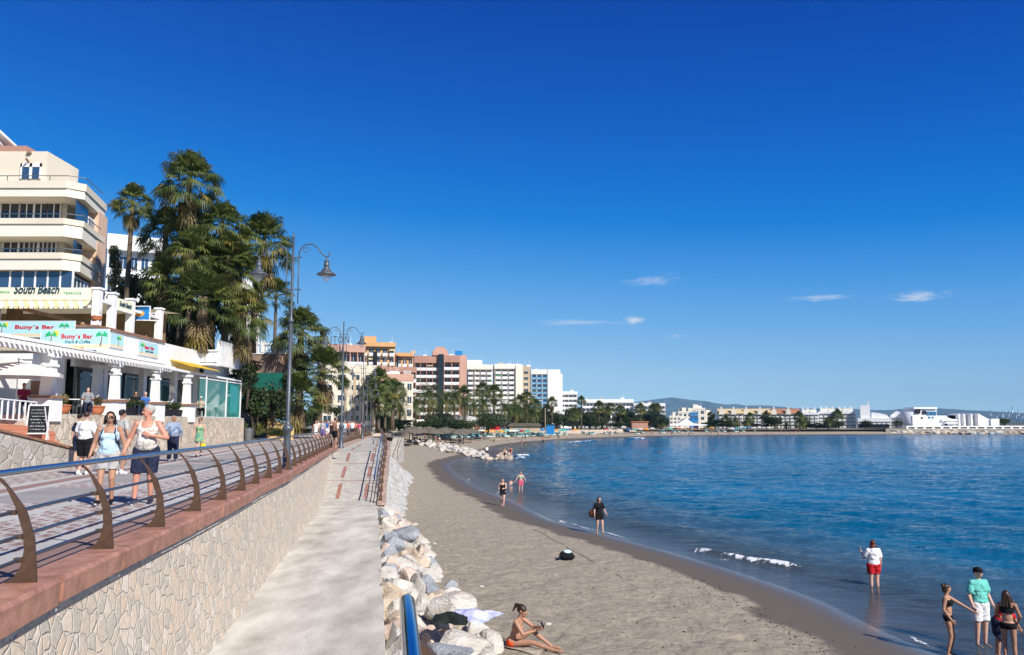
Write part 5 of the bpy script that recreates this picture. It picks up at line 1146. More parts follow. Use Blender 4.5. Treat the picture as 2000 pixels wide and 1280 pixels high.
far_person(0, (XW(688, 78), 78, PZ), 3.1, '', 'x', 'person in white shirt and dark shorts amid the far crowd before the lamps')
far_person(4, (XW(702, 82), 82, PZ), 2.9, '', 'x', 'person in pink top beside the third street lamp')
for i in range(68):
    D = rnd.uniform(72, 135); e = ex(min(D, 102)) if D < 102 else XW(722, D); lo = XW(618, D); x = rnd.uniform(lo, e-.8)
    far_person(rnd.choice([0, 1, 3, 4, 5, 6, 0, 7]), (x, D, PZ if D < 102 else 3.6), rnd.choice([.2, 3.2])+rnd.uniform(-.4, .4), 'in the far promenade crowd', 'far promenade crowd')
for i in range(16):
    px = rnd.uniform(745, 880); D = rnd.uniform(224, 232); x = XW(px, D)
    far_person(rnd.choice([0, 3, 4, 5, 6]), (x, D+4, 3.62), rnd.uniform(0, 6), 'on the promenade above the far beach wall', 'people above the far beach wall')
for px, py, i, lb in ((985, 898, 8, 'person in dark trunks standing in the small waves, left of the rocks group'), (998, 894, 9, 'person in red swimsuit beside the brown rocks at the water'), (992, 892, 8, 'second bather in dark trunks by the brown rocks'), (1018, 874, 4, 'far person at the waterline with pale trousers'), (1026, 872, 8, 'far bather walking out of the sea'), (1060, 866, 3, 'lone far person in orange on the narrow beach'), (951, 893, 0, 'person in white shirt at the tip of the rock pile'), (784, 884, 4, 'person in pink on the sand left of the straw sunshades'), (787, 872, 6, 'person bending at the wall end, pale blue shirt')):
    p = G(px, py, .25) if py < 880 or px < 900 else G(px, py, 0); far_person(i, p, rnd.uniform(0, 6), '', 'x', lb)
for i in range(90):
    px = rnd.uniform(790, 1560); D = float(np.interp(px, [790, 900, 1000, 1100, 1300, 1560], [150, 185, 215, 262, 338, 376]))+rnd.uniform(0, 24); x = XW(px, D)
    z = ground_z(x, D)
    if z < .5: D += 8; x = XW(px, D); z = ground_z(x, D)
    far_person(rnd.choice([10, 11, 12, 13, 8, 9, 10, 11]), (x, D, z), rnd.uniform(0, 6), 'on the far beach', 'sunbathers on the far beach')
for px, py, lb in ((1288, 884, 'swimmer far out, left one'), (1394, 879, 'swimmer far out, right one')):
    p = G(px, py, 0); r_ = thing('swimmer', lb+', head above the water', 'swimmer', p); mb = MB(); mb.ball((0, 0, .10), (.12, .13, .17)); mb.ball((.05, .1, 0), (.26, .18, .12)); mb.build('body', SK['brown'], r_); mb = MB(); mb.ball((0, .02, .19), (.13, .14, .12)); mb.build('hair', HR['black'], r_)
# ---------------------------------------------------------------- the two seaside bars and what stands round them
FX = -20.0; PF = 5.5          # line of the columns, floor level of the bar terrace
def yd(px, X=FX): return X*1611/(px-1000)
M_terra = mat('terracotta', (.50, .17, .075), .8, .2, var=.2, vscale=4)
M_rooftile = mat('terracotta_coping', (.30, .16, .10), .85, .1, var=.4, vscale=8)
M_brick = bpy.data.materials.new('red_brick'); M_brick.use_nodes = True; bb_ = M_brick.node_tree.nodes['Principled BSDF']; bb_.inputs['Roughness'].default_value = .85
tb = N(M_brick, 'ShaderNodeTexCoord'); mpb = N(M_brick, 'ShaderNodeMapping'); mpb.inputs['Rotation'].default_value = (R(90), 0, R(90)); L(M_brick, tb.outputs['Object'], mpb.inputs[0]); br = N(M_brick, 'ShaderNodeTexBrick'); br.inputs['Scale'].default_value = 4; br.inputs[1].default_value = (.48, .15, .08, 1); br.inputs[2].default_value = (.60, .23, .13, 1); br.inputs[3].default_value = (.62, .50, .40, 1); br.inputs['Mortar Size'].default_value = .015
L(M_brick, mpb.outputs[0], br.inputs[0]); L(M_brick, br.outputs[0], bb_.inputs['Base Color'])
M_dglass = mat('dark_window_glass', (.015, .02, .025), .04, .8)
M_bglass = mat('blue_window_glass', (.03, .07, .14), .05, .9)
M_frame = mat('white_frame', (.78, .78, .77), .5, .3)
M_teal = mat('teal_screen_glass', (.04, .40, .34), .05, .7, alpha=.26)
M_tealp = mat('teal_panel', (.03, .38, .36), .2, .5, alpha=.6)
M_canvas = mat('cream_canvas', (.70, .62, .42), .85, .1, var=.15, vscale=2, tl=.25)
M_wcanvas = mat('white_canvas', (.80, .79, .76), .85, .1, tl=.3, var=.05)
M_yel = mat('yellow_awning', (.75, .48, .06), .8, .1, tl=.3, var=.1)
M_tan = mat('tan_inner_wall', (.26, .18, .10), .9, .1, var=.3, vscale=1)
M_creamsign = mat('cream_sign_face', (.80, .78, .58), .6, .2)
M_skyb = mat('sign_blue', (.42, .68, .72), .5, .3, var=.08, vscale=.8); M_sandsign = mat('sign_sand', (.72, .58, .38), .5, .3); M_redl = mat('sign_red', (.55, .015, .03), .5, .3); M_darkl = mat('sign_dark', (.015, .05, .08), .5, .3); M_greenl = mat('sign_green', (.02, .42, .15), .5, .3); M_brownl = mat('sign_brown', (.25, .12, .07), .5, .3); M_sunl = mat('sign_sun', (.85, .66, .05), .5, .3)
M_blueS = mat('sign_deep_blue', (.02, .22, .55), .4, .4, var=.3, vscale=3); M_orangeS = mat('sign_orange', (.85, .35, .03), .4, .4)
striped = bpy.data.materials.new('yellow_striped_canvas'); striped.use_nodes = True; sb_ = striped.node_tree.nodes['Principled BSDF']; sb_.inputs['Roughness'].default_value = .85
ts_ = N(striped, 'ShaderNodeTexCoord'); ss_ = N(striped, 'ShaderNodeSeparateXYZ'); L(striped, ts_.outputs['Object'], ss_.inputs[0]); ssum = mth(striped, 'ADD', ss_.outputs[0], ss_.outputs[1]); md = mth(striped, 'MODULO', mth(striped, 'ADD', ssum, 100), .5); gt_ = mth(striped, 'GREATER_THAN', md, .25)
mxs = N(striped, 'ShaderNodeMix', data_type='RGBA'); L(striped, gt_, mxs.inputs[0]); mxs.inputs[6].default_value = (.78, .74, .60, 1); mxs.inputs[7].default_value = (.76, .60, .32, 1); L(striped, mxs.outputs[2], sb_.inputs['Base Color'])
def B(name, m, parent, boxes, **kw):
    mb = MB()
    for b in boxes: mb.box(*b)
    return mb.build(name, m, parent, **kw)

# stone terrace wall
B('terrace_wall', M_rubble2, None, [(-34, FX+.3, 34.9, 60.6, 3.6, PF)], label='cream stone wall under the bar terrace, along the promenade', cat='wall')
# side wall of the access ramp in the left foreground
rwl = thing('side_wall', 'grey stone-faced wall with sloping brown coping at the far left of the promenade', 'wall', (-14.5, 23, PZ))
mb = MB(); pr = [(16, 3.6), (28.3, 3.6), (28.3, 4.05), (16, 6.0)]; mb.M = Matrix.Translation((14.5, -23, -PZ)); mb.prism(pr, 'x', -14.75, -14.35); mb.build('wall', stone_mat('grey_stone_facing', 2.3, (.38, .35, .31), (.54, .51, .46), (.47, .44, .39), .05), rwl)
mb = MB(); mb.M = Matrix.Translation((14.5, -23, -PZ)); mb.bar((-14.55, 15.9, 6.05), (-14.55, 28.5, 4.08), .5, .07); mb.build('coping', M_rooftile, rwl)
strip('access_ramp', [[(-14.75, y, z), (-19.7, y, z)] for y, z in ((16, 5.4), (28.3, 3.75), (31, 3.72))], M_conc2, kind='structure')
# brick wall and steps at the far left
bw = thing('brick_wall', 'low red brick wall with steps below the white balustrade', 'wall', (-19.4, 33, 4))
mb = MB(); mb.M = Matrix.Translation((19.4, -33, -4)); mb.prism([(27, 3.6), (35.0, 3.6), (35.0, 4.75), (33.2, 5.0), (27, 5.35)], 'x', -34, -19.35); mb.build('wall', M_brick, bw)
mb = MB(); mb.M = Matrix.Translation((19.4, -33, -4))
for k in range(5): mb.box(-20.2, -18.3+.0-.28*k, 32.6, 35.0, 3.7+.17*k, 3.87+.17*k)
mb.build('steps', M_brick, bw)
fe = thing('balustrade', 'white metal balustrade at the left edge, over the brick wall', 'balustrade', (-19.6, 30, 5.1)); mb = MB(); mb.M = Matrix.Translation((19.6, -30, -5.1))
mb.bar((-19.6, 28, 6.15), (-19.6, 33.9, 5.98), .07, .05); mb.bar((-19.6, 28, 5.42), (-19.6, 33.9, 5.2), .06, .04); mb.build('rail', M_frame, fe)
for i in range(16):
    y = 28.2+i*.38; t = (y-28)/5.9; mb = MB(); mb.box(-.02, .02, -.035, .035, 5.42-.2*t-5.1, 6.13-.17*t-5.1); o = mb.build('baluster', M_frame, fe); o.location = (0, y-30, 0)

# lower bar ------------------------------------------------------------
cafe = thing('seaside_bar', 'white two-level bar building with columns, pergola and upper terrace', 'bar', (-24, 45, PF))
O = Matrix.Translation((24, -45, -PF))
def CB(name, m, boxes, **kw):
    mb = MB(); mb.M = O
    for b in boxes: mb.box(*b)
    return mb.build(name, m, cafe, **kw)
CB('wall', M_white, [(-34, -21.0, 41.2, 41.5, 8.35, 9.95), (-21.3, -21.0, 41.5, 55, 8.35, 9.95), (-21.5, -21.2, 42.6, 43.0, PF, 8.4), (-21.5, -21.2, 47.2, 47.6, PF, 8.4), (-21.5, -21.2, 51.5, 52.0, PF, 8.4), (-22.4, -22.2, 41.5, 59.8, 8.0, 8.45), (-34, -21.0, 60, 60.3, PF, 8.4),
   (-34, -27.3, 41.3, 41.5, PF, 8.35), (-26.1, -22.6, 41.3, 41.5, PF, 8.35), (-27.3, -26.1, 41.3, 41.5, 7.9, 8.35), (-21.9, -20.6, 57.5, 57.8, PF, 8.2), (-34,-33.7,41.5,60,PF,10)])
CB('floor_slab', M_white, [(-34, -21.1, 41.5, 60.2, 8.96, 9.1)])
CB('terrace_floor', M_conc2, [(-34, FX+.25, 35.0, 60.4, PF+.003, PF+.03)])
# dark glazing along the side and the doorway
for i, (a, b) in enumerate([(41.7, 43.4), (43.5, 46.9), (47.0, 49.3), (49.4, 51.6), (51.7, 54.2), (54.3, 57.2)]):
    g_ = CB('window', M_dglass, [(-22.30, -22.26, a, b, PF+.1, 7.95)]); mb = MB(); mb.M = O
    mb.box(-22.25, -22.19, a-.03, a+.05, PF, 8.0); mb.box(-22.25, -22.19, a, b, 7.93, 8.0); mb.build('frame', M_iron, g_)
dr_ = CB('door', mat('dark_green_door', (.012, .03, .022), .3, .5), [(-27.28, -26.12, 41.38, 41.42, PF, 7.9)]); mb = MB(); mb.M = O; mb.box(-27.3, -26.1, 41.32, 41.37, 7.15, 7.22); mb.box(-26.72, -26.68, 41.32, 41.37, 7.2, 7.9); mb.build('frame', M_frame, dr_)
CB('picture', M_brownl, [(-24.2, -23.5, 41.24, 41.29, 6.55, 7.25)])
# black sheet painting the shade of the bar interior at the left
CB('bar_interior_shade', M_dark, [(-40, -24.8, 37.6, 37.65, PF, 8.15)]); CB('side_wall', M_white, [(-24.9, -24.7, 36.6, 41.3, PF, 8.3)])
# columns
for px, X, w, ped in ((90, FX, .42, 1), (185, -21.4, .36, 0), (220, FX, .34, 1), (300, FX, .34, 1), (362, FX, .34, 1)):
    y = yd(px, X); mb = MB(); mb.M = O @ Matrix.Translation((X, y, 0)); zb = 6.3 if ped else PF
    for (h0, h1, z0, z1) in ((w*.62, w*.5, zb, 7.6),): 
        mb.add([(-h0,-h0,z0),(h0,-h0,z0),(h0,h0,z0),(-h0,h0,z0),(-h1,-h1,z1),(h1,-h1,z1),(h1,h1,z1),(-h1,h1,z1)], [(0,3,2,1),(4,5,6,7),(0,1,5,4),(1,2,6,5),(2,3,7,6),(3,0,4,7)])
    mb.box(-w*.5, w*.5, -w*.5, w*.5, 7.6, 8.02); mb.box(-w*.66, w*.66, -w*.66, w*.66, 7.55, 7.66); mb.box(-w*.75, w*.75, -w*.75, w*.75, 7.95, 8.1); c_ = mb.build('column', M_white, cafe)
    if ped:
        mb = MB(); mb.M = O @ Matrix.Translation((X, y, 0)); mb.box(-.42, .42, -.42, .42, PF-.3, 6.2); mb.build('pedestal', M_white, c_)
        mb = MB(); mb.M = O @ Matrix.Translation((X, y, 0)); mb.box(-.52, .52, -.52, .52, 6.2, 6.3); mb.build('coping', M_rooftile, c_)
# pergola: beam, sloping slats
mb = MB(); mb.M = O; mb.box(FX-.12, FX+.12, 27, 47.8, 8.1, 8.32); mb.box(-22.5, -22.3, 28, 41.2, 8.7, 8.9); mb.build('beam', M_white, cafe)
mb = MB(); mb.M = O
y = 27.2
while y < 47.5: mb.bar((-19.45, y, 8.28), (-21.3 if y > 41 else -22.6, y, 8.72 if y > 41 else 9.0), .07, .14); y += .34
o_ = mb.build('slats', M_white, cafe); 
CB('pergola_sheet', M_wcanvas, [(-22.6, -19.9, 27.2, 41.1, 9.02, 9.05)]) if False else None
mb = MB(); mb.M = O; mb.add([(-19.75, 27.2, 8.46), (-19.75, 41.1, 8.46), (-22.7, 41.1, 9.12), (-22.7, 27.2, 9.12)], [(0,1,2,3)]); mb.add([(-19.75, 41.1, 8.46), (-19.75, 47.6, 8.46), (-21.0, 47.6, 8.72), (-21.0, 41.1, 8.72)], [(0,1,2,3)]); mb.build('pergola_cover', M_white, cafe)
CB('awning', M_canvas, [(-24.6, -20.2, 38.2, 38.5, 8.55, 8.72), (-24.6, -20.2, 37.2, 37.4, 8.3, 8.42)])
mb = MB(); mb.M = O; mb.add([(-20.3, 42, 8.1), (-20.3, 46.5, 8.1), (-21.1, 46.5, 8.3), (-21.1, 42, 8.3)], [(0,1,2,3)]); mb.build('awning', M_canvas, cafe, label='cream pull-out canvas under the pergola')
# glass lean-to roof and its white edge
mb = MB(); mb.M = O; mb.bar((-19.9, 46.6, 8.28), (-19.9, 60.3, 8.2), .10, .12); mb.bar((-21.1, 60.3, 8.5), (-19.9, 60.3, 8.2), .1, .1)
for y in (50.2, 53.4, 56.8, 60.2): mb.bar((-21.2, y, 8.5), (-19.9, y, 8.2), .06, .08)
mb.box(-19.94, -19.86, 53.4, 53.48, PF, 8.2); mb.box(-19.94, -19.86, 57.2, 57.28, PF, 8.2); mb.box(-19.94, -19.86, 60.2, 60.28, PF, 8.2); mb.build('lean_to_frame', M_frame, cafe)
mb = MB(); mb.M = O; mb.add([(-19.9, 46.6, 8.35), (-19.9, 60.3, 8.27), (-21.3, 60.3, 8.58), (-21.3, 46.6, 8.68)], [(0,1,2,3)]); mb.build('lean_to_roof', mat('frosted_roof', (.7, .74, .74), .4, .4, alpha=.85), cafe)
for i, (a, b, m_) in enumerate(((52.3, 54.3, M_teal), (54.4, 57.1, M_teal), (57.3, 60.1, M_teal))): CB('glass_screen', m_, [(-19.93, -19.90, a, b, PF+.05, 8.0)])
CB('teal_panel', M_tealp, [(-19.88, -19.84, 57.9, 59.4, PF+.3, 7.8)]); CB('screen_rail', M_frame, [(-19.95, -19.86, 52.3, 60.2, PF-.02, PF+.06), (-19.95, -19.87, 52.3, 60.2, 7.98, 8.05), (-21.8, -19.9, 60.2, 60.24, PF, 5.6)])
CB('end_screen', M_teal, [(-21.8, -19.95, 60.2, 60.23, PF+.05, 8.1)])
# yellow scalloped awning
mb = MB(); mb.M = O
n = 22
for i in range(n):
    y0 = 50.2+i*(54.8-50.2)/n; y1 = y0+(54.8-50.2)/n; r0, r1 = .05*(i % 2), .05*((i+1) % 2)
    mb.add([(-21.05, y0, 9.02+r0), (-21.05, y1, 9.02+r1), (-19.5, y1, 8.55+r1), (-19.5, y0, 8.55+r0)], [(0,1,2,3)])
mb.build('tile_awning', M_yel, cafe, label='yellow corrugated awning over the glazed corner')
# upper parapet coping
mb = MB(); mb.M = O; mb.box(-34, -20.9, 41.05, 41.6, 9.95, 10.06); mb.box(-21.4, -20.88, 41.6, 49.2, 9.95, 10.06); mb.build('coping', M_rooftile, cafe)
# upper terrace: posts, fascia, ceiling, back wall
for X, Y in ((-21.15, 41.35), (-21.15, 42.9), (-21.15, 45.0), (-21.15, 48.7), (-26.3, 41.35)):
    mb = MB(); mb.M = O @ Matrix.Translation((X, Y, 0)); mb.box(-.18, .18, -.18, .18, 9.9 if Y > 41.5 else 10.05, 11.95); mb.box(-.24, .24, -.24, .24, 11.9, 12.0); mb.build('post', M_white, cafe)
CB('fascia', M_creamsign, [(-34, -21.35, 41.0, 41.1, 11.33, 11.95), (-21.02, -20.95, 43.1, 44.8, 11.2, 11.75)]); CB('beam', M_white, [(-34, -21.35, 41.25, 41.45, 10.95, 11.1), (-21.25, -21.05, 41.5, 48.6, 11.3, 11.45), (-21.0, -20.93, 43.1, 44.8, 11.1, 11.2)])
mb = MB(); mb.M = O; mb.add([(-34, 41.08, 11.34), (-21.35, 41.08, 11.34), (-21.35, 40.7, 10.98), (-34, 40.7, 10.98)], [(0,1,2,3)])
sc_ = [(-34+i*.25, 40.7) for i in range(51)]
for i in range(50): mb.add([(sc_[i][0], 40.7, 10.98), (sc_[i+1][0], 40.7, 10.98), (sc_[i+1][0]-.03, 40.69, 10.84), (sc_[i][0]+.03, 40.69, 10.84)], [(0,1,2,3)])
mb.build('striped_valance', striped, cafe)
mb = MB(); mb.M = O; mb.add([(-34, 41.2, 11.35), (-21.2, 41.2, 11.35), (-21.2, 52, 12.1), (-34, 52, 12.1)], [(0,1,2,3)]); mb.build('canvas_roof', M_canvas, cafe)
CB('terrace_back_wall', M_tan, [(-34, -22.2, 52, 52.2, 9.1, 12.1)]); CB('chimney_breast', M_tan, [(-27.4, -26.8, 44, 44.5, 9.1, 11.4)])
mb = MB(); mb.M = O
for i in range(14):
    t = i/14; mb.box(-26.3+.30*i, -26.3+.30*i+.34, 41.8, 42.4, 11.15-.075*i, 11.27-.075*i)
mb.build('tiled_stair_roof', mat('ochre_tile', (.55, .36, .2), .8, .1, var=.4, vscale=9), cafe)
# planter block at the right, below the palms
pb_ = thing('planter_terrace', 'white parapet terrace holding the palm trees, right of the bars', 'terrace', (-25, 57, PF))
O2 = Matrix.Translation((25, -57, -PF)); mb = MB(); mb.M = O2; mb.box(-60, -19.85, 55.0, 60.5, 9.25, 9.95); mb.box(-60, -20.9, 55.6, 60.5, 8.4, 9.25); mb.box(-60, -22, 56.6, 60.5, 3.7, 8.4); mb.box(-19.98, -19.7, 55.2, 60.5, 9.0, 10.7)
mb.build('wall', M_white, pb_); mb = MB(); mb.M = O2; mb.box(-60, -19.8, 54.9, 55.3, 9.95, 10.05); mb.build('coping', M_white, pb_)
mb = MB(); mb.M = O2; mb.add([(-60, 55.3, 9.97), (-19.9, 55.3, 9.97), (-19.9, 66, 9.97), (-60, 66, 9.97)], [(0,1,2,3)]); mb.build('soil', M_earth, pb_)
mb = MB(); mb.M = O2; mb.box(-23.6, -20.95, 55.53, 55.58, 8.45, 9.15); mb.build('window', M_dglass, pb_)
mb = MB(); mb.M = O2; mb.box(-24.5, -19.8, 54.2, 55.6, 8.95, 9.12); mb.build('canopy', M_white, pb_)

# signs ------------------------------------------------------------------
def letters(txt, size, m, parent, loc, rot, shear=0, bold=0, width=None, spacing=1):
    me = text_mesh(txt, size, shear, .006, bold, spacing); me.materials.append(m); o = link('lettering', me, parent); o.location = loc; o.rotation_euler = rot
    if width:
        xs = [v.co.x for v in me.vertices]; k = width/(max(xs)-min(xs)); o.scale = (k, 1, 1)
    return o
FRONT = (R(90), 0, 0); SIDE = (R(90), 0, R(90))
def beach_sign(label, loc, w, h, rz=0, big=True, palms=(-.36, .38), text=True):
    s = thing('sign', label, 'sign', loc, rz); mb = MB(); mb.box(-w/2, w/2, 0, .04, -h/2, h/2); mb.build('board', M_skyb, s)
    mb = MB(); mb.box(-w/2+.01, w/2-.01, -.004, 0, -h/2+.01, -h/2+h*.2); mb.build('sand_strip', M_sandsign, s)
    mb = MB(); e = .025; mb.box(-w/2-e, w/2+e, -.01, .05, h/2, h/2+e); mb.box(-w/2-e, w/2+e, -.01, .05, -h/2-e, -h/2); mb.box(-w/2-e, -w/2, -.01, .05, -h/2, h/2); mb.box(w/2, w/2+e, -.01, .05, -h/2, h/2); mb.build('frame', M_frame, s)
    for k, f in enumerate(palms):
        x = f*w; mb = MB(); mb.prism([(x-.05*h, -h*.38), (x+.05*h, -h*.38), (x+.09*h, .05*h), (x+.06*h, .22*h), (x+.03*h, .2*h), (x+.04*h, .0)], 'y', -.010, -.004); mb.build('painted_trunk', M_brownl, s)
        mb = MB()
        for a in (-200, -165, -20, 15, 55, 90, 130):
            c, sn = math.cos(R(a)), math.sin(R(a)); L1 = .36*h; cx, cz = x+.05*h, .2*h
            mb.prism([(cx, cz-.02*h), (cx+c*L1*.6+sn*.05*h, cz+sn*L1*.45+.09*h), (cx+c*L1, cz+sn*L1*.5-.05*h), (cx+c*L1*.5, cz+sn*L1*.35-.02*h)], 'y', -.014-.001*abs(a)*.01, -.008)
        mb.build('painted_fronds', M_greenl, s)
    mb = MB(); x = palms[0]*w+.28*h; mb.prism([(x+.17*h*math.cos(R(a)), .28*h+.17*h*math.sin(R(a))) for a in range(0, 360, 24)], 'y', -.007, -.003); mb.build('painted_sun', M_sunl, s)
    if text:
        letters("Buny´s Bar", h*.34, M_redl, s, (.03*w, -.012, .12*h), FRONT, 0, .008, w*.46, 1.05)
        if big: letters("Snack & Coffee", h*.24, M_darkl, s, (.04*w, -.012, -.17*h), FRONT, .35, 0, w*.38)
    return s
c = W(146, 662, 40.2); beach_sign('beach-painted sign of the bar at the corner above the pergola, red lettering between two palms', tuple(c), 3.36, .92)
c = W(62, 643, 41.0); beach_sign('wider beach-painted sign of the bar, higher and further left, half covered by the other', (c.x, 41.0, c.z), 4.3, .78, big=False, palms=(-.36, .37))
beach_sign('beach-painted side panel of the bar at the right end, facing the sea', (-20.93, 47.0, 9.35), 2.6, .75, R(90), palms=(-.3, .8) if False else (-.33,))
beach_sign('small beach-painted panel next to the corner post, pale blue', (-20.93, 43.2, 9.45), 1.5, .7, R(90), text=False, palms=(.1,))
c = W(71, 566, 40.95); letters('South Beach', .62, M_darkl, cafe, (c.x+24, 40.96-45, c.z-PF+.0), FRONT, .25, .012, 2.3)
letters('TERRACE', .16, M_greenl, cafe, (W(142, 567, 41).x+24, 40.98-45, 11.66-PF), FRONT, 0, 0, .9, 1.2)
letters('TERRACE', .16, M_greenl, cafe, (W(8, 563, 41).x+24, 40.98-45, 11.72-PF), FRONT, 0, 0, .6, 1.2)
letters('South Beach', .36, M_darkl, cafe, (-20.93+24, 43.95-45, 11.47-PF), SIDE, .25, .01, 1.35)
# blue hanging sign
bs = thing('sign', 'bright blue painted sign with an orange sun on the upper terrace', 'sign', tuple(W(272, 612, 46.2))); mb = MB(); mb.box(-.58, .58, 0, .05, -.38, .38); mb.build('board', M_blueS, bs); mb = MB(); mb.box(-.62, .62, -.01, .06, .38, .42); mb.box(-.62, .62, -.01, .06, -.42, -.38); mb.box(-.62, -.58, -.01, .06, -.38, .38); mb.box(.58, .62, -.01, .06, -.38, .38); mb.build('frame', M_frame, bs)
mb = MB(); mb.prism([((.27+.05*(k % 2))*math.cos(R(k*15)), -.02+(.15+.05*(k % 2))*math.sin(R(k*15))) for k in range(24)], 'y', -.006, -.002); mb.build('painted_sun', M_orangeS, bs); letters('SOUTH BEACH', .17, M_darkl, bs, (0, -.01, .28), FRONT, 0, .005, .95)
mb = MB(); mb.bar((.55, .02, .0), (1.1, .02, .0), .05, .05); mb.bar((.2, .02, -.4), (1.2, .05, -.42), .06, .06); mb.build('bracket', M_frame, bs)

# parasol, pots, planters, menu boards, furniture -------------------------------
def parasol(label, x, y, z, r, h, m, group=None, n=8, name='parasol', drop=.28):
    p = thing(name, label, 'parasol', (x, y, z), 0, group); mb = MB(); mb.tube([(0, 0, 0), (0, 0, h+.08)], .025, 8); mb.ball((0, 0, h+.12), .04); mb.build('pole', M_frame, p)
    mb = MB(); top = (0, 0, h); vs = [top]; 
    for k in range(n*2):
        a = math.pi*k/n; rr = r*(1 if k % 2 == 0 else .94); vs.append((rr*math.cos(a)*.55, rr*math.sin(a)*.55, h-drop*.42)); 
    for k in range(n*2):
        a = math.pi*k/n; rr = r*(1 if k % 2 == 0 else .93); vs.append((rr*math.cos(a), rr*math.sin(a), h-drop-.25*r*.3))
    for k in range(n*2):
        a = math.pi*k/n; rr = r*(1 if k % 2 == 0 else .93); vs.append((rr*math.cos(a)*1.005, rr*math.sin(a)*1.005, h-drop-.25*r*.3-.16))
    m_ = n*2; fs = [(0, 1+k, 1+(k+1) % m_) for k in range(m_)]
    for q in range(2): fs += [(1+q*m_+k, 1+(q+1)*m_+k, 1+(q+1)*m_+(k+1) % m_, 1+q*m_+(k+1) % m_) for k in range(m_)]
    mb.add(vs, fs); mb.build('canopy', m, p); return p
x, y = XW(28, 34.2), 34.2; parasol('large white parasol over the dark bar opening at the far left', x, y, PF, 1.75, ZW(707, 34.2)-PF, M_wcanvas, drop=.35)
def pot(label, px, py0, py1, D, w, cols=('mid', 'gold')):
    z0 = ZW(py1, D); h = ZW(py0, D)-z0; t = thing('flower_pot', label, 'flower pot', (XW(px, D), D, z0)); mb = MB(); mb.lathe([(w*.26, 0), (w*.42, h*.3), (w*.5, h*.7), (w*.5, h*.88), (w*.53, h*.9), (w*.53, h), (w*.47, h), (w*.45, h*.85)], n=20); mb.build('pot', M_terra, t)
    o = link('plant', tmesh(3, cols), t); o.location = (0, 0, h+w*.3); o.scale = (w*.33, w*.33, w*.42); return t
pot('wide orange bowl of yellow-green croton at the corner of the stone wall', 118, 791, 810, 36.5, .78); pot('second orange bowl, half hidden behind the walkers', 187, 793, 812, 39.5, .72, ('olive', 'rust'))
pot('small terracotta box of greenery at the corner of the upper parapet', 176, 618, 628, 41.3, .55, ('olive', 'mid'))
def planter(label, X, Y, ln, cols=('mid', 'dark'), group=None):
    t = thing('planter', label, 'planter', (X, Y, PF), 0, group); mb = MB(); mb.add([(-.16,-ln/2,0),(.16,-ln/2,0),(.16,ln/2,0),(-.16,ln/2,0),(-.22,-ln/2-.03,.42),(.22,-ln/2-.03,.42),(.22,ln/2+.03,.42),(-.22,ln/2+.03,.42)], [(0,3,2,1),(4,5,6,7),(0,1,5,4),(1,2,6,5),(2,3,7,6),(3,0,4,7)]); mb.build('box', M_dark, t)
    for k in (-1, 1): o = link('plant', tmesh(3, cols), t); o.location = (0, k*ln*.24, .62); o.scale = (.24, .26, .30); o.rotation_euler.z = k
planter('dark planter box with two green plants between the second and third columns', FX+.02, yd(247), 1.2); planter('dark planter box left of the white menu stand, beyond the grey-haired man', FX+.02, yd(268), 1.1)
planter('dark planter box with bushy plants right of the third pedestal', FX+.02, yd(322), 1.3); planter('dark planter box just before the fourth pedestal', FX+.02, yd(340), 1.2)
def menu(label, px, D=None):
    D = yd(px, FX+.25); t = thing('menu_stand', label, 'menu stand', (FX+.25, D, PF-.3)); mb = MB(); mb.box(-.03, .03, -.24, .24, 0, 1.15); mb.build('board', M_frame, t); mb = MB(); mb.box(.031, .036, -.2, .2, .15, 1.08); mb.build('menu_card', mat('menu_card', (.55, .6, .55), .6, .2, var=.4, vscale=18), t)
menu('pale menu board beside the second pedestal', 234); menu('pale menu board beside the third pedestal', 310); menu('pale menu board beside the fourth pedestal', 372)
# chalkboard
cbp = Vector((-18.9, 33.2, 4.5)); cb = thing('chalkboard', 'black A-frame chalkboard with white frame on the brick steps', 'chalkboard', (XW(72, 33), 33, ZW(862, 33)), .15)
H_ = ZW(790, 33)-ZW(862, 33); mb = MB(); Wd = .84
mb.M = Matrix.Rotation(-.12, 4, 'X'); mb.box(-Wd/2, -Wd/2+.05, -.02, .02, 0, H_); mb.box(Wd/2-.05, Wd/2, -.02, .02, 0, H_); mb.box(-Wd/2, Wd/2, -.02, .02, H_-.05, H_); mb.box(-Wd/2, Wd/2, -.02, .02, .28, .33)
mb.build('frame', M_frame, cb); mb = MB(); mb.M = Matrix.Rotation(.25, 4, 'X'); mb.bar((-Wd/2+.03, .25, 0), (-Wd/2+.03, .0, H_*.95), .04, .03); mb.bar((Wd/2-.03, .25, 0), (Wd/2-.03, 0, H_*.95), .04, .03); mb.build('back_leg', M_frame, cb)
mb = MB(); mb.M = Matrix.Rotation(-.12, 4, 'X'); mb.box(-Wd/2+.05, Wd/2-.05, -.01, .012, .33, H_-.05); bo = mb.build('board', mat('blackboard', (.012, .018, .02), .6, .3), cb)
mb = MB(); mb.M = Matrix.Rotation(-.12, 4, 'X'); rr_ = random.Random(4)
for k in range(7):
    z = H_-.22-k*.13; x = -.3+rr_.random()*.08
    while x < .28: l = rr_.uniform(.03, .1); mb.box(x, x+l, -.014, -.0105, z+rr_.uniform(-.006, .006), z+.014); x += l+rr_.uniform(.02, .05)
mb.build('chalk_lines', M_frame, bo)
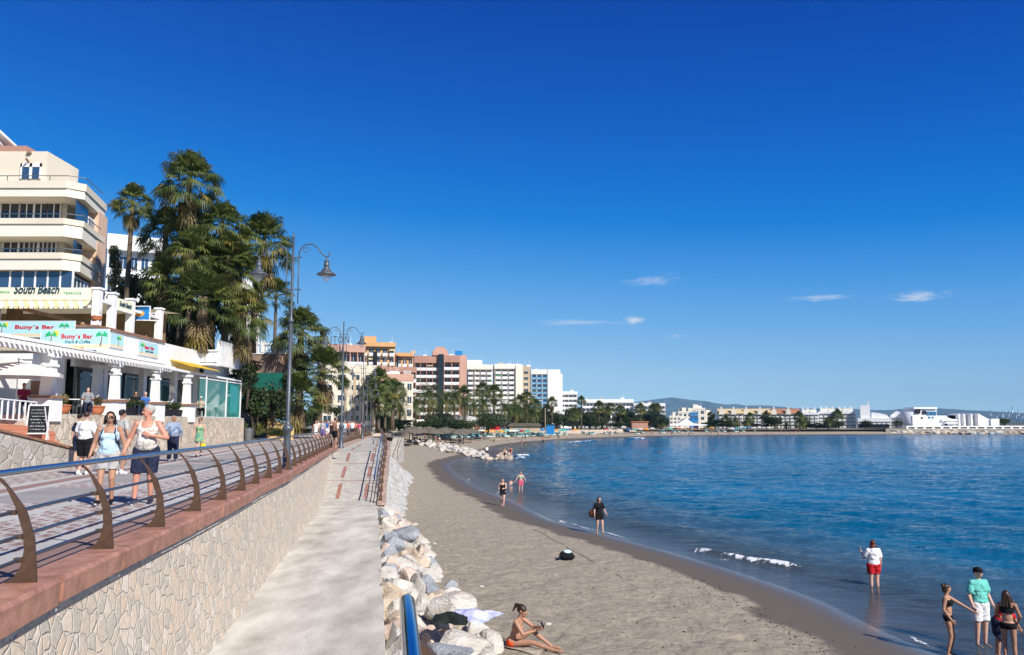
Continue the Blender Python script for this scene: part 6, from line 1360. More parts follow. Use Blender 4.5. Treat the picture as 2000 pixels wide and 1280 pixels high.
# tables and chairs on the bar terrace
def chair(label, x, y, rz, m, group):
    t = thing('chair', label, 'chair', (x, y, PF+.03), rz, group); mb = MB(); mb.box(-.22, .22, -.22, .22, .42, .46); mb.build('seat', m, t)
    mb = MB()
    for k in range(4): mb.box(-.2+.11*k, -.14+.11*k, .19, .22, .5, .88)
    mb.box(-.22, .22, .18, .23, .86, .92); mb.build('backrest', m, t)
    for a in (-1, 1):
        for b in (-1, 1): mb = MB(); mb.tube([(a*.19, b*.19, .44), (a*.21, b*.21, 0)], .018, 6); mb.build('leg', m, t)
    return t
def table(label, x, y, group=None):
    t = thing('table', label, 'table', (x, y, PF+.03), 0, group); mb = MB(); mb.lathe([(.42, .70), (.42, .735), (.40, .74)], n=18); mb.build('tabletop', M_frame, t); mb = MB(); mb.tube([(0, 0, .03), (0, 0, .70)], .03, 8); mb.lathe([(.24, 0), (.22, .03), (.05, .05)], n=12); mb.build('leg', M_iron, t)
gc = 'white chairs on the bar terrace'; random.seed(8)
spots = [(-20.6, 53.2), (-20.7, 55.4), (-20.6, 57.3), (-20.8, 50.6), (-21.1, 44.0), (-21.0, 47.6), (-20.9, 39.2)]
for k, (x, y) in enumerate(spots):
    table(('white round table inside the teal glass screen, counting from its left: first', 'second white round table inside the teal glass screen', 'third white round table, at the right end of the teal screen', 'white round table just left of the glass screen', 'white round table behind the second column', 'white round table behind the third column', 'white round table behind the orange bowls')[k], x, y)
    for q in (-1, 1): chair('white slatted chair beside a round table on the bar terrace', x+.1*q, y+.72*q, R(180) if q < 0 else 0, M_frame, gc)
def patron(label, px, D, outfit, sk='light', hair=('short', 'brown'), rz=.6, z=PF+.03):
    sp = dict(pel=(0, 0, .52), ch=(0, -.02, .86), nk=(0, -.01, 1.05), hd=(0, -.04, 1.21), sl=(.18, 0, 1.0), sr=(-.18, 0, 1.0), hl=(.1, 0, .5), hr=(-.1, 0, .5), kl=(.12, -.42, .5), al=(.12, -.42, .09), kr=(-.12, -.42, .5), ar=(-.12, -.40, .09), el=(.24, -.08, .76), wl=(.14, -.32, .76), er=(-.24, -.08, .76), wr=(-.14, -.32, .76))
    person(label, (XW(px, D), D, z), rz, sk, hair, outfit, sp, h=1.72, vox=.02)
patron('seated customer in grey with dark straps behind the left orange bowls', 168, 39, [('tee', 'grey'), ('trousers', 'navy'), ('backpack', 'navy')], hair=('short', 'black'))
patron('seated customer in magenta at the dark bar opening', 42, 35.2, [('tee', 'maroon'), ('trousers', 'black')], 'tan')
patron('seated customer in black behind the second planter, arms raised', 262, 43.8, [('tee', 'black'), ('trousers', 'navy')], 'tan', ('short', 'black'))
patron('seated customer in blue beside the third column', 281, 45.2, [('tee', 'blue'), ('trousers', 'navy')], 'light', ('short', 'grey'))
patron('seated customer with white cap at the glass screen', 390, 52.6, [('tee', 'beige'), ('trousers', 'black')], 'tan', ('cap', 'white'))
patron('seated customer at the upper terrace rail near the blue sign', 277, 49.6, [('tee', 'white'), ('trousers', 'beige')], 'tan', z=9.2)
patron('seated customer in pink on the upper terrace between the posts', 215, 45.6, [('tee', 'pink'), ('trousers', 'beige')], 'light', z=9.2)
# litter bin and notice
lb_ = thing('litter_bin', 'grey tilted litter bin on the paving beside the agave', 'litter bin', (XW(486, 58), 58, PZ)); mb = MB(); mb.lathe([(.17, .12), (.2, .2), (.26, 1.0), (.28, 1.05), (.25, 1.05), (.22, .95)], n=18); mb.build('bin', mat('galvanised', (.22, .22, .23), .45, .5, metal=.4, var=.2), lb_); mb = MB(); mb.box(-.34, .34, -.03, .03, 1.08, 1.14); mb.box(-.34, -.28, -.03, .03, 0, 1.1); mb.box(.28, .34, -.03, .03, 0, 1.1); mb.build('frame', M_iron, lb_)
# yellow garden wall, upper brick terrace with balustrade
mb = MB(); x0, x1 = XW(522, 73), XW(572, 73); mb.prism([(x0, 3.6), (x1, 3.6), (x1, ZW(836, 73)), (x0+1.2, ZW(826, 73)), (x0, ZW(817, 73))], 'y', 73, 73.4); mb.build('garden_wall', mat('yellow_render', (.72, .50, .22), .85, .1, var=.15, vscale=1), label='curving yellow garden wall beside the three palms', cat='wall')
tw = thing('terrace_wall', 'pink brick terrace wall topped by a white balustrade, left of the lamp', 'wall', (XW(525, 82), 82, 8)); Z1 = ZW(692, 82); Z0 = ZW(740, 82); xa, xb = XW(472, 82), XW(566, 82); lx, ly, lz = tw.location
mb = MB(); mb.M = Matrix.Translation((-lx, -ly, -lz)); mb.box(xa, xb, 82, 83, Z0-3, Z1); mb.build('wall', M_brickish, tw)
mb = MB(); mb.M = Matrix.Translation((-lx, -ly, -lz)); mb.box(xa, xb+.1, 81.9, 82.3, Z1, Z1+.18); mb.box(xa, xb+.1, 81.9, 82.25, Z1+.95, Z1+1.1); mb.build('rail', M_white, tw)
x = xa; k = 0
bme = None
while x < xb:
    if bme is None: mb = MB(); mb.lathe([(.07, 0), (.05, .1), (.1, .28), (.08, .45), (.045, .62), (.07, .77)], n=8); bme = mb.build('baluster', M_white, tw)
    else: q = bme.copy(); COL.objects.link(q); bme = q
    bme.location = (x-lx, 82.08-ly, Z1+.18-lz); x += .27; k += 1
for xx in (XW(508, 82), XW(541, 82)): mb = MB(); mb.M = Matrix.Translation((-lx, -ly, -lz)); mb.box(xx-.16, xx+.16, 81.85, 82.3, Z1+.18, Z1+1.35); mb.build('pier', M_white, tw)
gf = W(512, 770, 77); mb = MB(); mb.box(gf.x-1.9, gf.x+1.9, 77, 77.04, gf.z-1.4, gf.z+2.0); mb.build('screen_fence', mat('green_mesh', (.01, .12, .09), .7, .2, var=.3, vscale=3), label='dark green mesh fence screen below the brick terrace', cat='fence')
hs = thing('house', 'white house corner seen between the palms and the lamp, with small ledges', 'house', (XW(478, 84), 90, 8)); lx, ly, lz = hs.location; mb = MB(); mb.M = Matrix.Translation((-lx, -ly, -lz)); mb.box(XW(440, 88), XW(478, 88), 88, 92, 8, ZW(545, 88)); mb.build('wall', M_white, hs)
for z_ in (ZW(570, 88), ZW(600, 88), ZW(650, 88)): mb = MB(); mb.M = Matrix.Translation((-lx, -ly, -lz)); mb.box(XW(472, 88), XW(490, 88), 87.4, 90, z_, z_+.15); mb.build('ledge', M_white, hs)
# ---------------------------------------------------------------- buildings
M_cream = mat('cream_render', (.74, .66, .53), .85, .1, var=.12, vscale=.25)
M_creamw = mat('pale_cream_render', (.80, .75, .64), .85, .1, var=.10, vscale=.2)
M_cherry = mat('pink_brown_render', (.44, .25, .19), .85, .1, var=.15, vscale=.2)
M_orange = mat('orange_render', (.64, .37, .17), .85, .1, var=.12, vscale=.2)
M_pink = mat('salmon_render', (.56, .34, .26), .85, .1, var=.12, vscale=.2)
M_beige = mat('beige_render', (.50, .40, .28), .85, .1, var=.1, vscale=.2)
M_wh = mat('bright_white_render', (.82, .82, .81), .8, .1, var=.06, vscale=.3)
M_win = mat('far_window', (.03, .045, .06), .08, .7); M_winb = mat('far_blue_window', (.05, .16, .30), .08, .8)
M_roof = mat('clay_roof', (.42, .20, .12), .85, .1, var=.3, vscale=1); M_roofy = mat('ochre_roof', (.62, .48, .28), .85, .1, var=.25, vscale=1)
CP_AWN = mat('green_awning', (.10, .26, .18), .8, .1)
def block(label, px0, px1, yt, D, wall, floors, bays, style='loggia', zf=3.0, depth=14, yaw=0, win=None, rail=None, roof='flat', roofm=None, sidebays=0, par=1.0, fh=None, dp=1.3, cat='apartment block', name='apartment_block', side=None):
    """a building whose front spans two photo columns; front is built in its own frame at (x0, D)"""
    win = win or M_win; rail = rail or M_wh; x0 = XW(px0, D); u1 = (px1-1000)/1611; yaw = math.atan2(-x0, D)+.04+yaw*.0; Wd = (u1*D-x0)/(math.cos(yaw)-u1*math.sin(yaw)); zt = ZW(yt, D); H = zt-zf
    t = thing(name, label, cat, (x0, D, zf), yaw); fh = fh or (H-par)/floors; bw = Wd/bays; S = dp if style != 'flat' else 0
    mb = MB(); mb.box(0, Wd, S, depth, 0, H-par)
    if style in ('loggia', 'fins'):
        mb.box(0, .25, 0, S, 0, H-par); mb.box(Wd-.25, Wd, 0, S, 0, H-par)
    mb.build('wall', wall, t)
    mb = MB(); mb.box(-.1, Wd+.1, -.1, depth+.1, H-par, H); mb.build('parapet', roofm or wall, t)
    if roof == 'hip':
        mb = MB(); e = .6; r = (depth*.32); mb.add([(-e, -e, H), (Wd+e, -e, H), (Wd+e, depth+e, H), (-e, depth+e, H), (r, depth/2, H+3), (Wd-r, depth/2, H+3)], [(0,1,5,4), (1,2,5), (2,3,4,5), (3,0,4)]); mb.build('roof', M_roof, t)
    wm = {}; n = 0; base = H-par-floors*fh
    for f in range(floors):
        z = base+f*fh
        for b in range(bays):
            n += 1
            if n > 96: continue
            if 'w' not in wm:
                mb = MB(); ww = bw*.62 if style != 'flat' else min(bw*.55, 1.8); mb.box(-ww/2, ww/2, -.03, .02, fh*.12 if style != 'flat' else fh*.3, fh*.80); wo = mb.build('window', win, t); wm['w'] = wo
                mb = MB(); mb.box(-ww/2-.06, ww/2+.06, -.05, -.031, fh*.80, fh*.84); mb.box(-.03, .03, -.05, -.031, fh*.12 if style != 'flat' else fh*.3, fh*.80); wm['f'] = mb.build('frame', M_wh, wo)
                wm['wl'] = []
            else:
                wo = wm['w'].copy(); COL.objects.link(wo); fo_ = wm['f'].copy(); COL.objects.link(fo_); fo_.parent = wo
            wo.location = ((b+.5)*bw, S, z)
            if style in ('loggia', 'balc', 'fins'):
                if 'b' not in wm:
                    mb = MB(); l = bw*(.96 if style == 'loggia' else .7); mb.box(-l/2, l/2, 0, S, -.12, .08); mb.box(-l/2, l/2, -.02, .04, .16, .85); mb.box(-l/2, l/2, -.04, .06, .85, .95)
                    if style == 'balc': mb.box(-l/2, -l/2+.08, .08, S, .08, 1.0); mb.box(l/2-.08, l/2, .08, S, .08, 1.0)
                    bo_ = mb.build('balcony', rail, t); wm['b'] = bo_
                else: bo_ = wm['b'].copy(); COL.objects.link(bo_)
                bo_.location = ((b+.5)*bw, 0, z)
    ra = random.Random(int(px0*7+D)); am = None
    for k in range(int(floors*bays*.16) if style in ('loggia', 'balc') else 0):
        f = ra.randrange(floors); b = ra.randrange(bays); c_ = ra.choice([M_canvas, M_wcanvas, CP_AWN])
        mb = MB(); mb.add([(-bw*.4, S, fh*.86), (bw*.4, S, fh*.86), (bw*.4, .1, fh*.66), (-bw*.4, .1, fh*.66), (bw*.4, .1, fh*.56), (-bw*.4, .1, fh*.56)], [(0,1,2,3), (3,2,4,5)]); ao_ = mb.build('awning', c_, t); ao_.location = ((b+.5)*bw, 0, base+f*fh)
    for k in range(ra.randint(2, 5) if roof == 'flat' else 0):
        x_ = ra.uniform(.05, .9)*Wd; y_ = ra.uniform(.2, .6)*depth; u_ = ra.uniform(.5, 1.4); mb = MB(); mb.box(x_, x_+u_*1.4, y_, y_+u_, H-.01, H+u_*.8); mb.box(x_+u_, x_+u_+.06, y_, y_+.06, H+.3, H+u_+1.8); mb.build('roof_unit', ra.choice([M_conc2, M_wh]), t)
    if style == 'loggia':
        for b in range(1, bays):
            mb = MB(); mb.box(b*bw-.12, b*bw+.12, .1, S, 0, H-par); mb.build('dividing_wall', side or wall, t)
    if sidebays:
        dw = depth/sidebays; so_ = None; k = 0
        for f in range(floors):
            for b in range(sidebays):
                k += 1
                if n+k > 96: break
                if so_ is None: mb = MB(); mb.box(-.02, .03, -dw*.24, dw*.24, fh*.28, fh*.78); so_ = mb.build('window', win, t)
                else: so_ = so_.copy(); COL.objects.link(so_)
                so_.location = (Wd, (b+.5)*dw, base+f*fh)
    return t, Wd, H
def extra(t, name, m, boxes):
    mb = MB()
    for b in boxes: mb.box(*b)
    return mb.build(name, m, t)

# cream apartment building at the far left, seen close
ap = thing('apartment_block', 'cream apartment building with stacked white balconies at the far left', 'apartment block', (-32.6, 60, 3.7)); AO = Matrix.Translation((32.6, -60, -3.7))
def zz(py): return ZW(py, 60)
ang = -.2; dl = Vector((ang, 1, 0)).normalized(); sn = Vector((dl.y, -dl.x, 0))
def plate(name, m, z0, z1, off, y_in, par=ap, xl=-60, dx=0, tlen=6.9, t0=0):   # a slab following the front and the oblique side
    mb = MB(); mb.M = AO; A = Vector((-32.6+dx, 60, 0)); F0 = (xl, 60-off); c1 = (A.x-.9, 60-off); c2 = (A.x+off*.9, 60.9-off*.2); e = Vector((A.x, 60, 0))+dl*tlen+sn*off
    inn = [Vector((A.x, 60, 0))+dl*tlen-sn*y_in, (A.x-y_in, 60+y_in), (xl, 60+y_in)]
    poly = [F0, c1, c2, (e.x, e.y), (inn[0].x, inn[0].y), inn[1], inn[2]]; mb.prism(poly, 'z', z0, z1); return mb.build(name, m, par)
# inner body
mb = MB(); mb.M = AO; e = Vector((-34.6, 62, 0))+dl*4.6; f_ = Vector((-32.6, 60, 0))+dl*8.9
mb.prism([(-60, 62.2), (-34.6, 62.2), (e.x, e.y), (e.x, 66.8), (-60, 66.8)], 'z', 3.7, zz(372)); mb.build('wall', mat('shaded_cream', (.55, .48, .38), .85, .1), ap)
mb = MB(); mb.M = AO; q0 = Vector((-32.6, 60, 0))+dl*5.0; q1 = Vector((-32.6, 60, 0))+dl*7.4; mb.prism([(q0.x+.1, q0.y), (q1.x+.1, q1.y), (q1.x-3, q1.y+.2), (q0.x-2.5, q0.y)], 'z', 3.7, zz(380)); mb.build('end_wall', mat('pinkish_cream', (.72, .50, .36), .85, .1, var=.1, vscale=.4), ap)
for (ya, yb, yc) in ((354, 368, 384), (427, 438, 462), (494, 506, 527), (562, 572, 596)):
    plate('balcony_coping', M_cream, zz(yb), zz(ya), .12, 2.1); plate('balcony_front', M_creamw, zz(yc), zz(yb), 0, 2.0)
def recess_windows(yt, yb, xs, m_=M_bglass, ydep=62.15):
    for a, b in xs:
        w_ = None; mb = MB(); mb.M = AO; xa, xb = XW(a, 62), XW(b, 62); mb.box(xa, xb, ydep-.04, ydep, zz(yb), zz(yt)); w_ = mb.build('window', m_, ap)
        mb = MB(); mb.M = AO; mb.box(xa-.08, xa, ydep-.08, ydep, zz(yb), zz(yt)+.1); mb.box(xb, xb+.08, ydep-.08, ydep, zz(yb), zz(yt)+.1); mb.box(xa-.08, xb+.08, ydep-.08, ydep, zz(yt), zz(yt)+.1); mb.box((xa+xb)/2-.04, (xa+xb)/2+.04, ydep-.07, ydep-.04, zz(yb), zz(yt)); mb.build('frame', M_frame, w_)
recess_windows(384, 427, [(-30, 5), (8, 34), (38, 62), (64, 88)], M_dglass); recess_windows(462, 495, [(-20, 8), (12, 30), (33, 47), (52, 66), (69, 84)], M_dglass)
for i in range(6):
    a = -25+i*25; mb = MB(); mb.M = AO; xa, xb = XW(a, 60.5), XW(a+23, 60.5); mb.box(xa, xb, 60.5, 60.54, zz(562), zz(528)); w_ = mb.build('glazing', M_bglass, ap); mb = MB(); mb.M = AO; mb.box(xb, xb+.12, 60.45, 60.56, zz(562), zz(526)); mb.build('frame', M_frame, w_)
# enclosed corner glazing and side windows
for (ya, yb, k0, k1, m_) in ((386, 427, .2, 3.0, M_bglass), (466, 494, .2, 2.0, M_bglass), (400, 440, 3.2, 5.0, M_frame), (534, 565, .5, 4.8, M_frame)):
    p = Vector((-32.9, 60.3, 0))+dl*k0; q = Vector((-32.9, 60.3, 0))+dl*k1; mb = MB(); mb.M = AO; z0, z1 = zz(yb), zz(ya); mb.prism([(p.x, p.y), (q.x, q.y), (q.x-.08, q.y), (p.x-.08, p.y)], 'z', z0, z1); w_ = mb.build('corner_glazing', m_, ap)
    if m_ is M_frame:
        mb = MB(); mb.M = AO
        n = 5
        for i in range(n):
            a = p.lerp(q, (i+.15)/n); b = p.lerp(q, (i+.75)/n); mb.prism([(a.x+.02, a.y), (b.x+.02, b.y), (b.x-.02, b.y), (a.x-.02, a.y)], 'z', z0+.15, z1-.15)
        mb.build('pane', M_bglass, w_)
# railings over the balconies
for ya in (418, 486, 344): 
    mb = MB(); mb.M = AO; mb.bar((-60, 59.95, zz(ya)), (-33.4, 59.95, zz(ya)), .05, .05); e_ = Vector((-32.4, 60.6, 0)); g_ = e_+dl*4.4; mb.bar((-33.4, 59.95, zz(ya)), (e_.x, e_.y, zz(ya)), .05, .05); mb.bar((e_.x, e_.y, zz(ya)), (g_.x, g_.y, zz(ya)), .05, .05)
    x = -46
    while x < -33.4: mb.bar((x, 59.95, zz(ya)), (x, 59.95, zz(ya)-.7), .04, .04, (0, 1, 0)); x += 1.6
    mb.build('balcony_rail', M_iron, ap)
# penthouse and sloping roof
mb = MB(); mb.M = AO; mb.box(-60, XW(57, 62), 62, 66.6, zz(372), ZW(296, 62)); mb.build('penthouse_wall', M_cream, ap)
mb = MB(); mb.M = AO; mb.box(XW(8, 62), XW(46, 62), 61.9, 61.96, ZW(350, 62), ZW(326, 62)); w_ = mb.build('window', M_bglass, ap); mb = MB(); mb.M = AO; xa, xb = XW(6, 62), XW(48, 62); z0, z1 = ZW(350, 62), ZW(320, 62); mb.box(xa, xa+.12, 61.85, 61.95, z0, z1); mb.box(xb-.12, xb, 61.85, 61.95, z0, z1); mb.box(xa, xb, 61.85, 61.95, z1-.3, z1); mb.box((xa+xb)/2-.1, (xa+xb)/2+.1, 61.85, 61.95, z0, z1); mb.build('frame', M_frame, w_)
pa, pb2 = W(58, 300, 62), W(122, 358, 66); mb = MB(); mb.M = AO
mb.add([pa, pb2, pb2+Vector((-3.4, 1, 0)), pa+Vector((-3, 4, .3)), pa+Vector((0, 0, -.35)), pb2+Vector((0, 0, -.35))], [(0,1,2,3), (0,4,5,1)]); mb.bar(pa+Vector((0, -.2, .05)), pb2+Vector((0, -.2, .05)), .3, .16); mb.bar(pa+Vector((.1, -.6, -.6)), pb2+Vector((-1.2, -.4, -.1)), .12, .12); mb.build('sloping_roof', mat('brown_roof_edge', (.30, .20, .14), .8, .2, var=.3, vscale=2), ap)
pc, pd = W(-20, 240, 63), W(36, 292, 66); mb = MB(); mb.M = AO; mb.add([pc, pd, pd+Vector((-4, 2, -.2)), pc+Vector((-3, 4, .4))], [(0,1,2,3)]); mb.bar(pc, pd, .25, .2); mb.bar(pc+Vector((0, -.3, -.7)), pd+Vector((-.8, -.3, -.2)), .2, .15); mb.build('upper_roof', M_frame, ap)
mb = MB(); mb.M = AO; mb.box(-60, XW(14, 64), 64, 66, zz(300), ZW(285, 64)); mb.build('upper_wall', M_cherry, ap)
t, w_, h_ = block('white building with dark windows glimpsed between the palms at the left', 190, 300, 456, 112, M_wh, 5, 5, 'fins', zf=12, depth=10, win=M_bglass, par=2.2, fh=3.6)

# hotels and flats along the bay ---------------------------------------------
block('salmon hotel with rooftop letters behind the second lamp, white balcony rails', 622, 710, 672, 215, M_pink, 6, 6, 'loggia', depth=22, par=2.0, roofm=M_pink, sidebays=0, yaw=-.10)
hl = thing('sign', 'thin rooftop letters on the salmon hotel behind the second lamp', 'sign', (XW(650, 214), 214, ZW(671, 214))); letters('TRITON', 2.6, M_iron, hl, (0, 0, .9), FRONT, 0, .02, 7.5, 1.3)
mb = MB(); mb.bar((-4, .1, -.2), (4, .1, -.2), .1, .1); mb.build('mount', M_iron, hl)
t, w_, h_ = block('tall orange flats with white balconies and dark painted staircase recess, highest on the left', 702, 770, 668, 262, M_orange, 9, 5, 'balc', depth=16, par=1.4, yaw=-.12, rail=M_wh, side=M_orange)
extra(t, 'stair_shade_strip', M_dark, [(w_*.36, w_*.47, -.3, 1.2, h_*.2, h_-3)]); extra(t, 'roof_house', M_orange, [(w_*.1, w_*.45, 3, 9, h_, h_+2.2)])  # solid dark strip painting the shade of a stairwell recess
t, w_, h_ = block('lower orange flats stepping down right of the tall orange ones', 772, 806, 689, 275, M_orange, 7, 3, 'balc', depth=16, par=1.2, yaw=-.12)
extra(t, 'stair_shade_strip', M_dark, [(0, w_*.12, -.3, 1.2, h_*.2, h_-1)])  # narrower dark strip, again painted shade in place of a recess
t, w_, h_ = block('cream hotel annexe with tall narrow strips, in front of the orange flats', 625, 733, 712, 165, M_cream, 6, 4, 'flat', depth=18, par=1.6, yaw=-.06)
for f in (.42, .58, .74): extra(t, 'vertical_strip', M_beige, [(w_*f, w_*f+.6, -.08, 0, 1, h_-2.4)])
t, w_, h_ = block('cream hotel annexe with clay eaves stepping down to the right, behind the thin palms', 733, 806, 730, 185, M_cream, 4, 5, 'flat', depth=16, par=1.6, yaw=-.10, roofm=M_pink)
for f in (.25, .38, .60): extra(t, 'vertical_strip', M_beige, [(w_*f, w_*f+.55, -.08, 0, 1, h_-2.4)])
block('pink-brown middle block with a long dark window band under clay eaves', 730, 812, 716, 232, M_pink, 6, 7, 'loggia', depth=14, par=1.6, roofm=M_cherry, yaw=-.05)
t, w_, h_ = block('brown and pink hotel with white balcony rails and a black vertical lift shaft, left wing', 808, 856, 695, 300, M_cherry, 9, 4, 'loggia', depth=18, par=2.6, dp=2.0)
t, w_, h_ = block('brown and pink hotel, right wing with pink side wall', 866, 897, 694, 300, M_cherry, 9, 2, 'loggia', depth=22, par=2.6, dp=2.0, side=M_pink, sidebays=0)
extra(t, 'pink_end', M_pink, [(w_, w_+2.6, -.2, 20, 0, h_)]); extra(t, 'lift_shaft', mat('black_glazing', (.01, .014, .02), .08, .8), [(-2.0, -.1, .4, 6, 0, h_+.4)]); extra(t, 'roof_tower', M_pink, [(-4.2, 1.6, 1, 8, h_, h_+1.8)]); mb = MB(); mb.prism([(-3.6, h_+1.8), (1.0, h_+1.8), (.2, h_+3.2), (-2.8, h_+3.2)], 'y', 1.5, 7.5); mb.build('roof_cap', M_pink, t); extra(t, 'rooftop_sign', M_blueS, [(w_*.75, w_*1.25, 8, 8.1, h_+.6, h_+2.4)])
t, w_, h_ = block('cream tower with curved white balconies, left of the pair', 912, 962, 712, 330, M_creamw, 12, 4, 'balc', depth=20, par=2.0, side=M_beige, yaw=-.1); extra(t, 'roof_house', M_wh, [(w_*.0, w_*.6, 3, 9, h_, h_+2)])
extra(t, 'recess_shade_strip', M_beige, [(w_*.30, w_*.34, .4, 1.3, 3, h_-2), (w_*.62, w_*.66, .4, 1.3, 3, h_-2)][:1])  # solid beige strip; the shade of a recess is put into its colour
t, w_, h_ = block('cream tower with curved white balconies, right of the pair', 966, 1019, 711, 340, M_creamw, 12, 4, 'balc', depth=20, par=2.0, yaw=-.1); extra(t, 'end_strip', M_creamw, [(w_*.78, w_+.4, -.5, 1, 0, h_-.5)])
t, w_, h_ = block('blank beige gable wall between the cream towers and the blue-glazed hotel', 1019, 1036, 716, 352, M_beige, 10, 1, 'flat', depth=24, par=1.5)
t, w_, h_ = block('white hotel with blue glass balconies and a blank white gable', 1038, 1070, 722, 385, M_wh, 11, 3, 'loggia', depth=18, par=2.2, win=M_winb, rail=mat('blue_glass_rail', (.16, .36, .55), .15, .6)); extra(t, 'gable', M_wh, [(w_, w_+6.0, -.4, 20, 0, h_)]); extra(t, 'end_balconies', M_wh, [(w_+6.0, w_+7.0, 0, 1, 8, h_-2)])
block('low white wing right of the blue-glazed hotel', 1095, 1128, 765, 400, M_wh, 7, 4, 'fins', depth=16, par=1.4); 
block('long white hotel of many small balconies, left part', 1138, 1238, 780, 480, M_wh, 5, 14, 'fins', depth=14, par=2.0, dp=1.8)
block('long white hotel of many small balconies, lower right part', 1240, 1300, 788, 475, M_wh, 5, 9, 'fins', depth=14, par=1.6, dp=1.8)
# small white and blue village
vb = [(1308, 1330, 812, 'low cream house'), (1325, 1352, 803, 'cream house with roof terrace'), (1345, 1378, 797, 'taller cream house with a flat roof box'), (1372, 1398, 808, 'pale house with little towers')]
for a, b, yt, d in vb:
    t, w_, h_ = block(d+' in the white village beyond the palms', a, b, yt, 424+a*.01, M_creamw, 3, 3, 'flat', depth=9, par=.9, cat='house', name='house'); extra(t, 'roof_terrace', M_creamw, [(w_*.3, w_*.6, 2, 5, h_, h_+1.8)])
t, w_, h_ = block('bright blue house in the white village', 1348, 1364, 806, 414, M_blueS, 2, 2, 'flat', depth=6, par=.6, cat='house', name='house')
kk = thing('beach_restaurant', 'white tented beach restaurant on the far sand', 'restaurant', (XW(1345, 398), 398, 2.4)); mb = MB(); mb.prism([(-9, 1.8), (9, 1.8), (9, 2.3), (2, 3.0), (-1, 5.4), (-4.5, 3.0), (-9, 2.4)], 'y', 0, 6); mb.build('tent_roof', M_wh, kk); extra(kk, 'terrace', M_brownl, [(-6, 9, 1, 5, 0, .8)])
for k in range(6): extra(kk, 'post', M_wh, [(-8.6+k*3.4, -8.4+k*3.4, .1, .3, 0, 1.9)])
kb = thing('kiosk', 'rusty red beach kiosk below the long white hotel', 'kiosk', (XW(1250, 352), 352, 2.2)); extra(kb, 'wall', M_cherry, [(-3.4, 3.4, 0, 4, 0, 3.6)]); extra(kb, 'roof', M_terra, [(-3.8, 3.8, -.4, 4.4, 3.6, 3.9)])
# tiled flats with gables
for i, (a, b) in enumerate(((1404, 1452), (1452, 1506), (1506, 1562))):
    t, w_, h_ = block(('left', 'middle', 'right')[i]+' section of the ochre-roofed beach flats with white balconies', a, b, 808, 432, M_creamw, 4, 6, 'balc', depth=12, par=.6, yaw=0, dp=1.6, win=M_win)
    mb = MB(); mb.add([(-.5, -.8, h_), (w_+.5, -.8, h_), (w_+.5, 6, h_+2.6), (-.5, 6, h_+2.6), (w_+.5, 12.5, h_), (-.5, 12.5, h_)], [(0,1,2,3), (3,2,4,5), (1,4,2), (0,3,5)]); mb.build('roof', M_roofy if i < 2 else M_roof, t)
    for f in (.12, .62): mb = MB(); mb.prism([(w_*f-1.3, h_-.5), (w_*f+1.3, h_-.5), (w_*f+1.0, h_+1.6), (w_*f+.35, h_+2.2), (w_*f+.3, h_+3.6), (w_*f-.3, h_+3.6), (w_*f-.4, h_+2.2), (w_*f-1.2, h_+1.6)], 'y', -.9, 1.2); mb.build('gable', M_creamw, t)
# long white marina flats with small chimneys
for i, (a, b, yt) in enumerate(((1564, 1600, 806), (1600, 1636, 804), (1636, 1672, 804))):
    t, w_, h_ = block(('left', 'middle', 'right')[i]+' part of the long white marina flats with little roof towers', a, b, yt, 428, M_wh, 4, 4, 'balc', depth=12, par=1.2, dp=1.6)
    for f in (.15, .42, .78): extra(t, 'chimney', M_wh, [(w_*f-.4, w_*f+.4, 1, 2, h_, h_+2.6)])
    extra(t, 'penthouse', M_creamw, [(w_*.1, w_*.9, 3.4, 10, h_, h_+1.6)])
t, w_, h_ = block('white marina house with square tower', 1676, 1740, 817, 420, M_wh, 2, 7, 'fins', depth=12, par=1.8, dp=1.6, cat='house', name='house'); extra(t, 'tower', M_wh, [(w_*.09, w_*.39, 1.5, 7, 0, ZW(792, 420)-3.0)]); extra(t, 'mast_stub', M_wh, [(w_*.33, w_*.36, 2, 2.4, h_, h_+8.6)]); mb = MB(); mb.prism([(w_*.42, h_), (w_*.98, h_), (w_*.9, h_+1.6), (w_*.65, h_+2.6), (w_*.45, h_+2.9)], 'y', 2, 9); mb.build('sloping_roof', M_wh, t); extra(t, 'arcade', M_dark, [(w_*.02, w_*.95, -.25, -.1, .1, 1.9)])  # the arcade is one dark strip painting the shade under it
t, w_, h_ = block('white marina house with a stepped roof between the square tower and round house', 1740, 1772, 812, 424, M_wh, 3, 3, 'balc', depth=12, par=1.2, dp=1.5, cat='house', name='house'); mb = MB(); mb.prism([(0, h_), (w_, h_), (w_*.4, h_+2.4)], 'y', 1, 9); mb.build('sloping_roof', M_wh, t)
rh = thing('house', 'large white round-cornered house above the rock mole', 'house', (XW(1818, 416), 416, 2.9)); k_ = 416/1611
def rb(name, m_, px0, px1, y0, y1, d0, d1): return extra(rh, name, m_, [((px0-1818)*k_, (px1-1818)*k_, d0, d1, ZW(y1, 416)-2.9, ZW(y0, 416)-2.9)])
rb('wall', M_wh, 1783, 1850, 812, 842, 0, 12); rb('upper_wall', M_wh, 1788, 1832, 797, 812, .6, 10); rb('roof_slab', M_wh, 1786, 1832, 795.5, 799, -.4, 11); rb('terrace_parapet', M_wh, 1838, 1868, 819, 823, -1, 8); rb('lower_wing', M_wh, 1845, 1866, 823, 842, 0, 9); rb('balcony', M_wh, 1842, 1867, 825, 827.5, -2, 0)
for a, b, y0, y1 in ((1789, 1799, 800, 808), (1804, 1810, 803, 809), (1812, 1818, 804, 812), (1820, 1825, 804, 812), (1826, 1830, 804, 812), (1799, 1803, 815, 819), (1813, 1818, 814, 818), (1820, 1824, 814, 818)): rb('window', M_winb if a > 1810 else M_dark, a, b, y0, y1, -.06, .7)
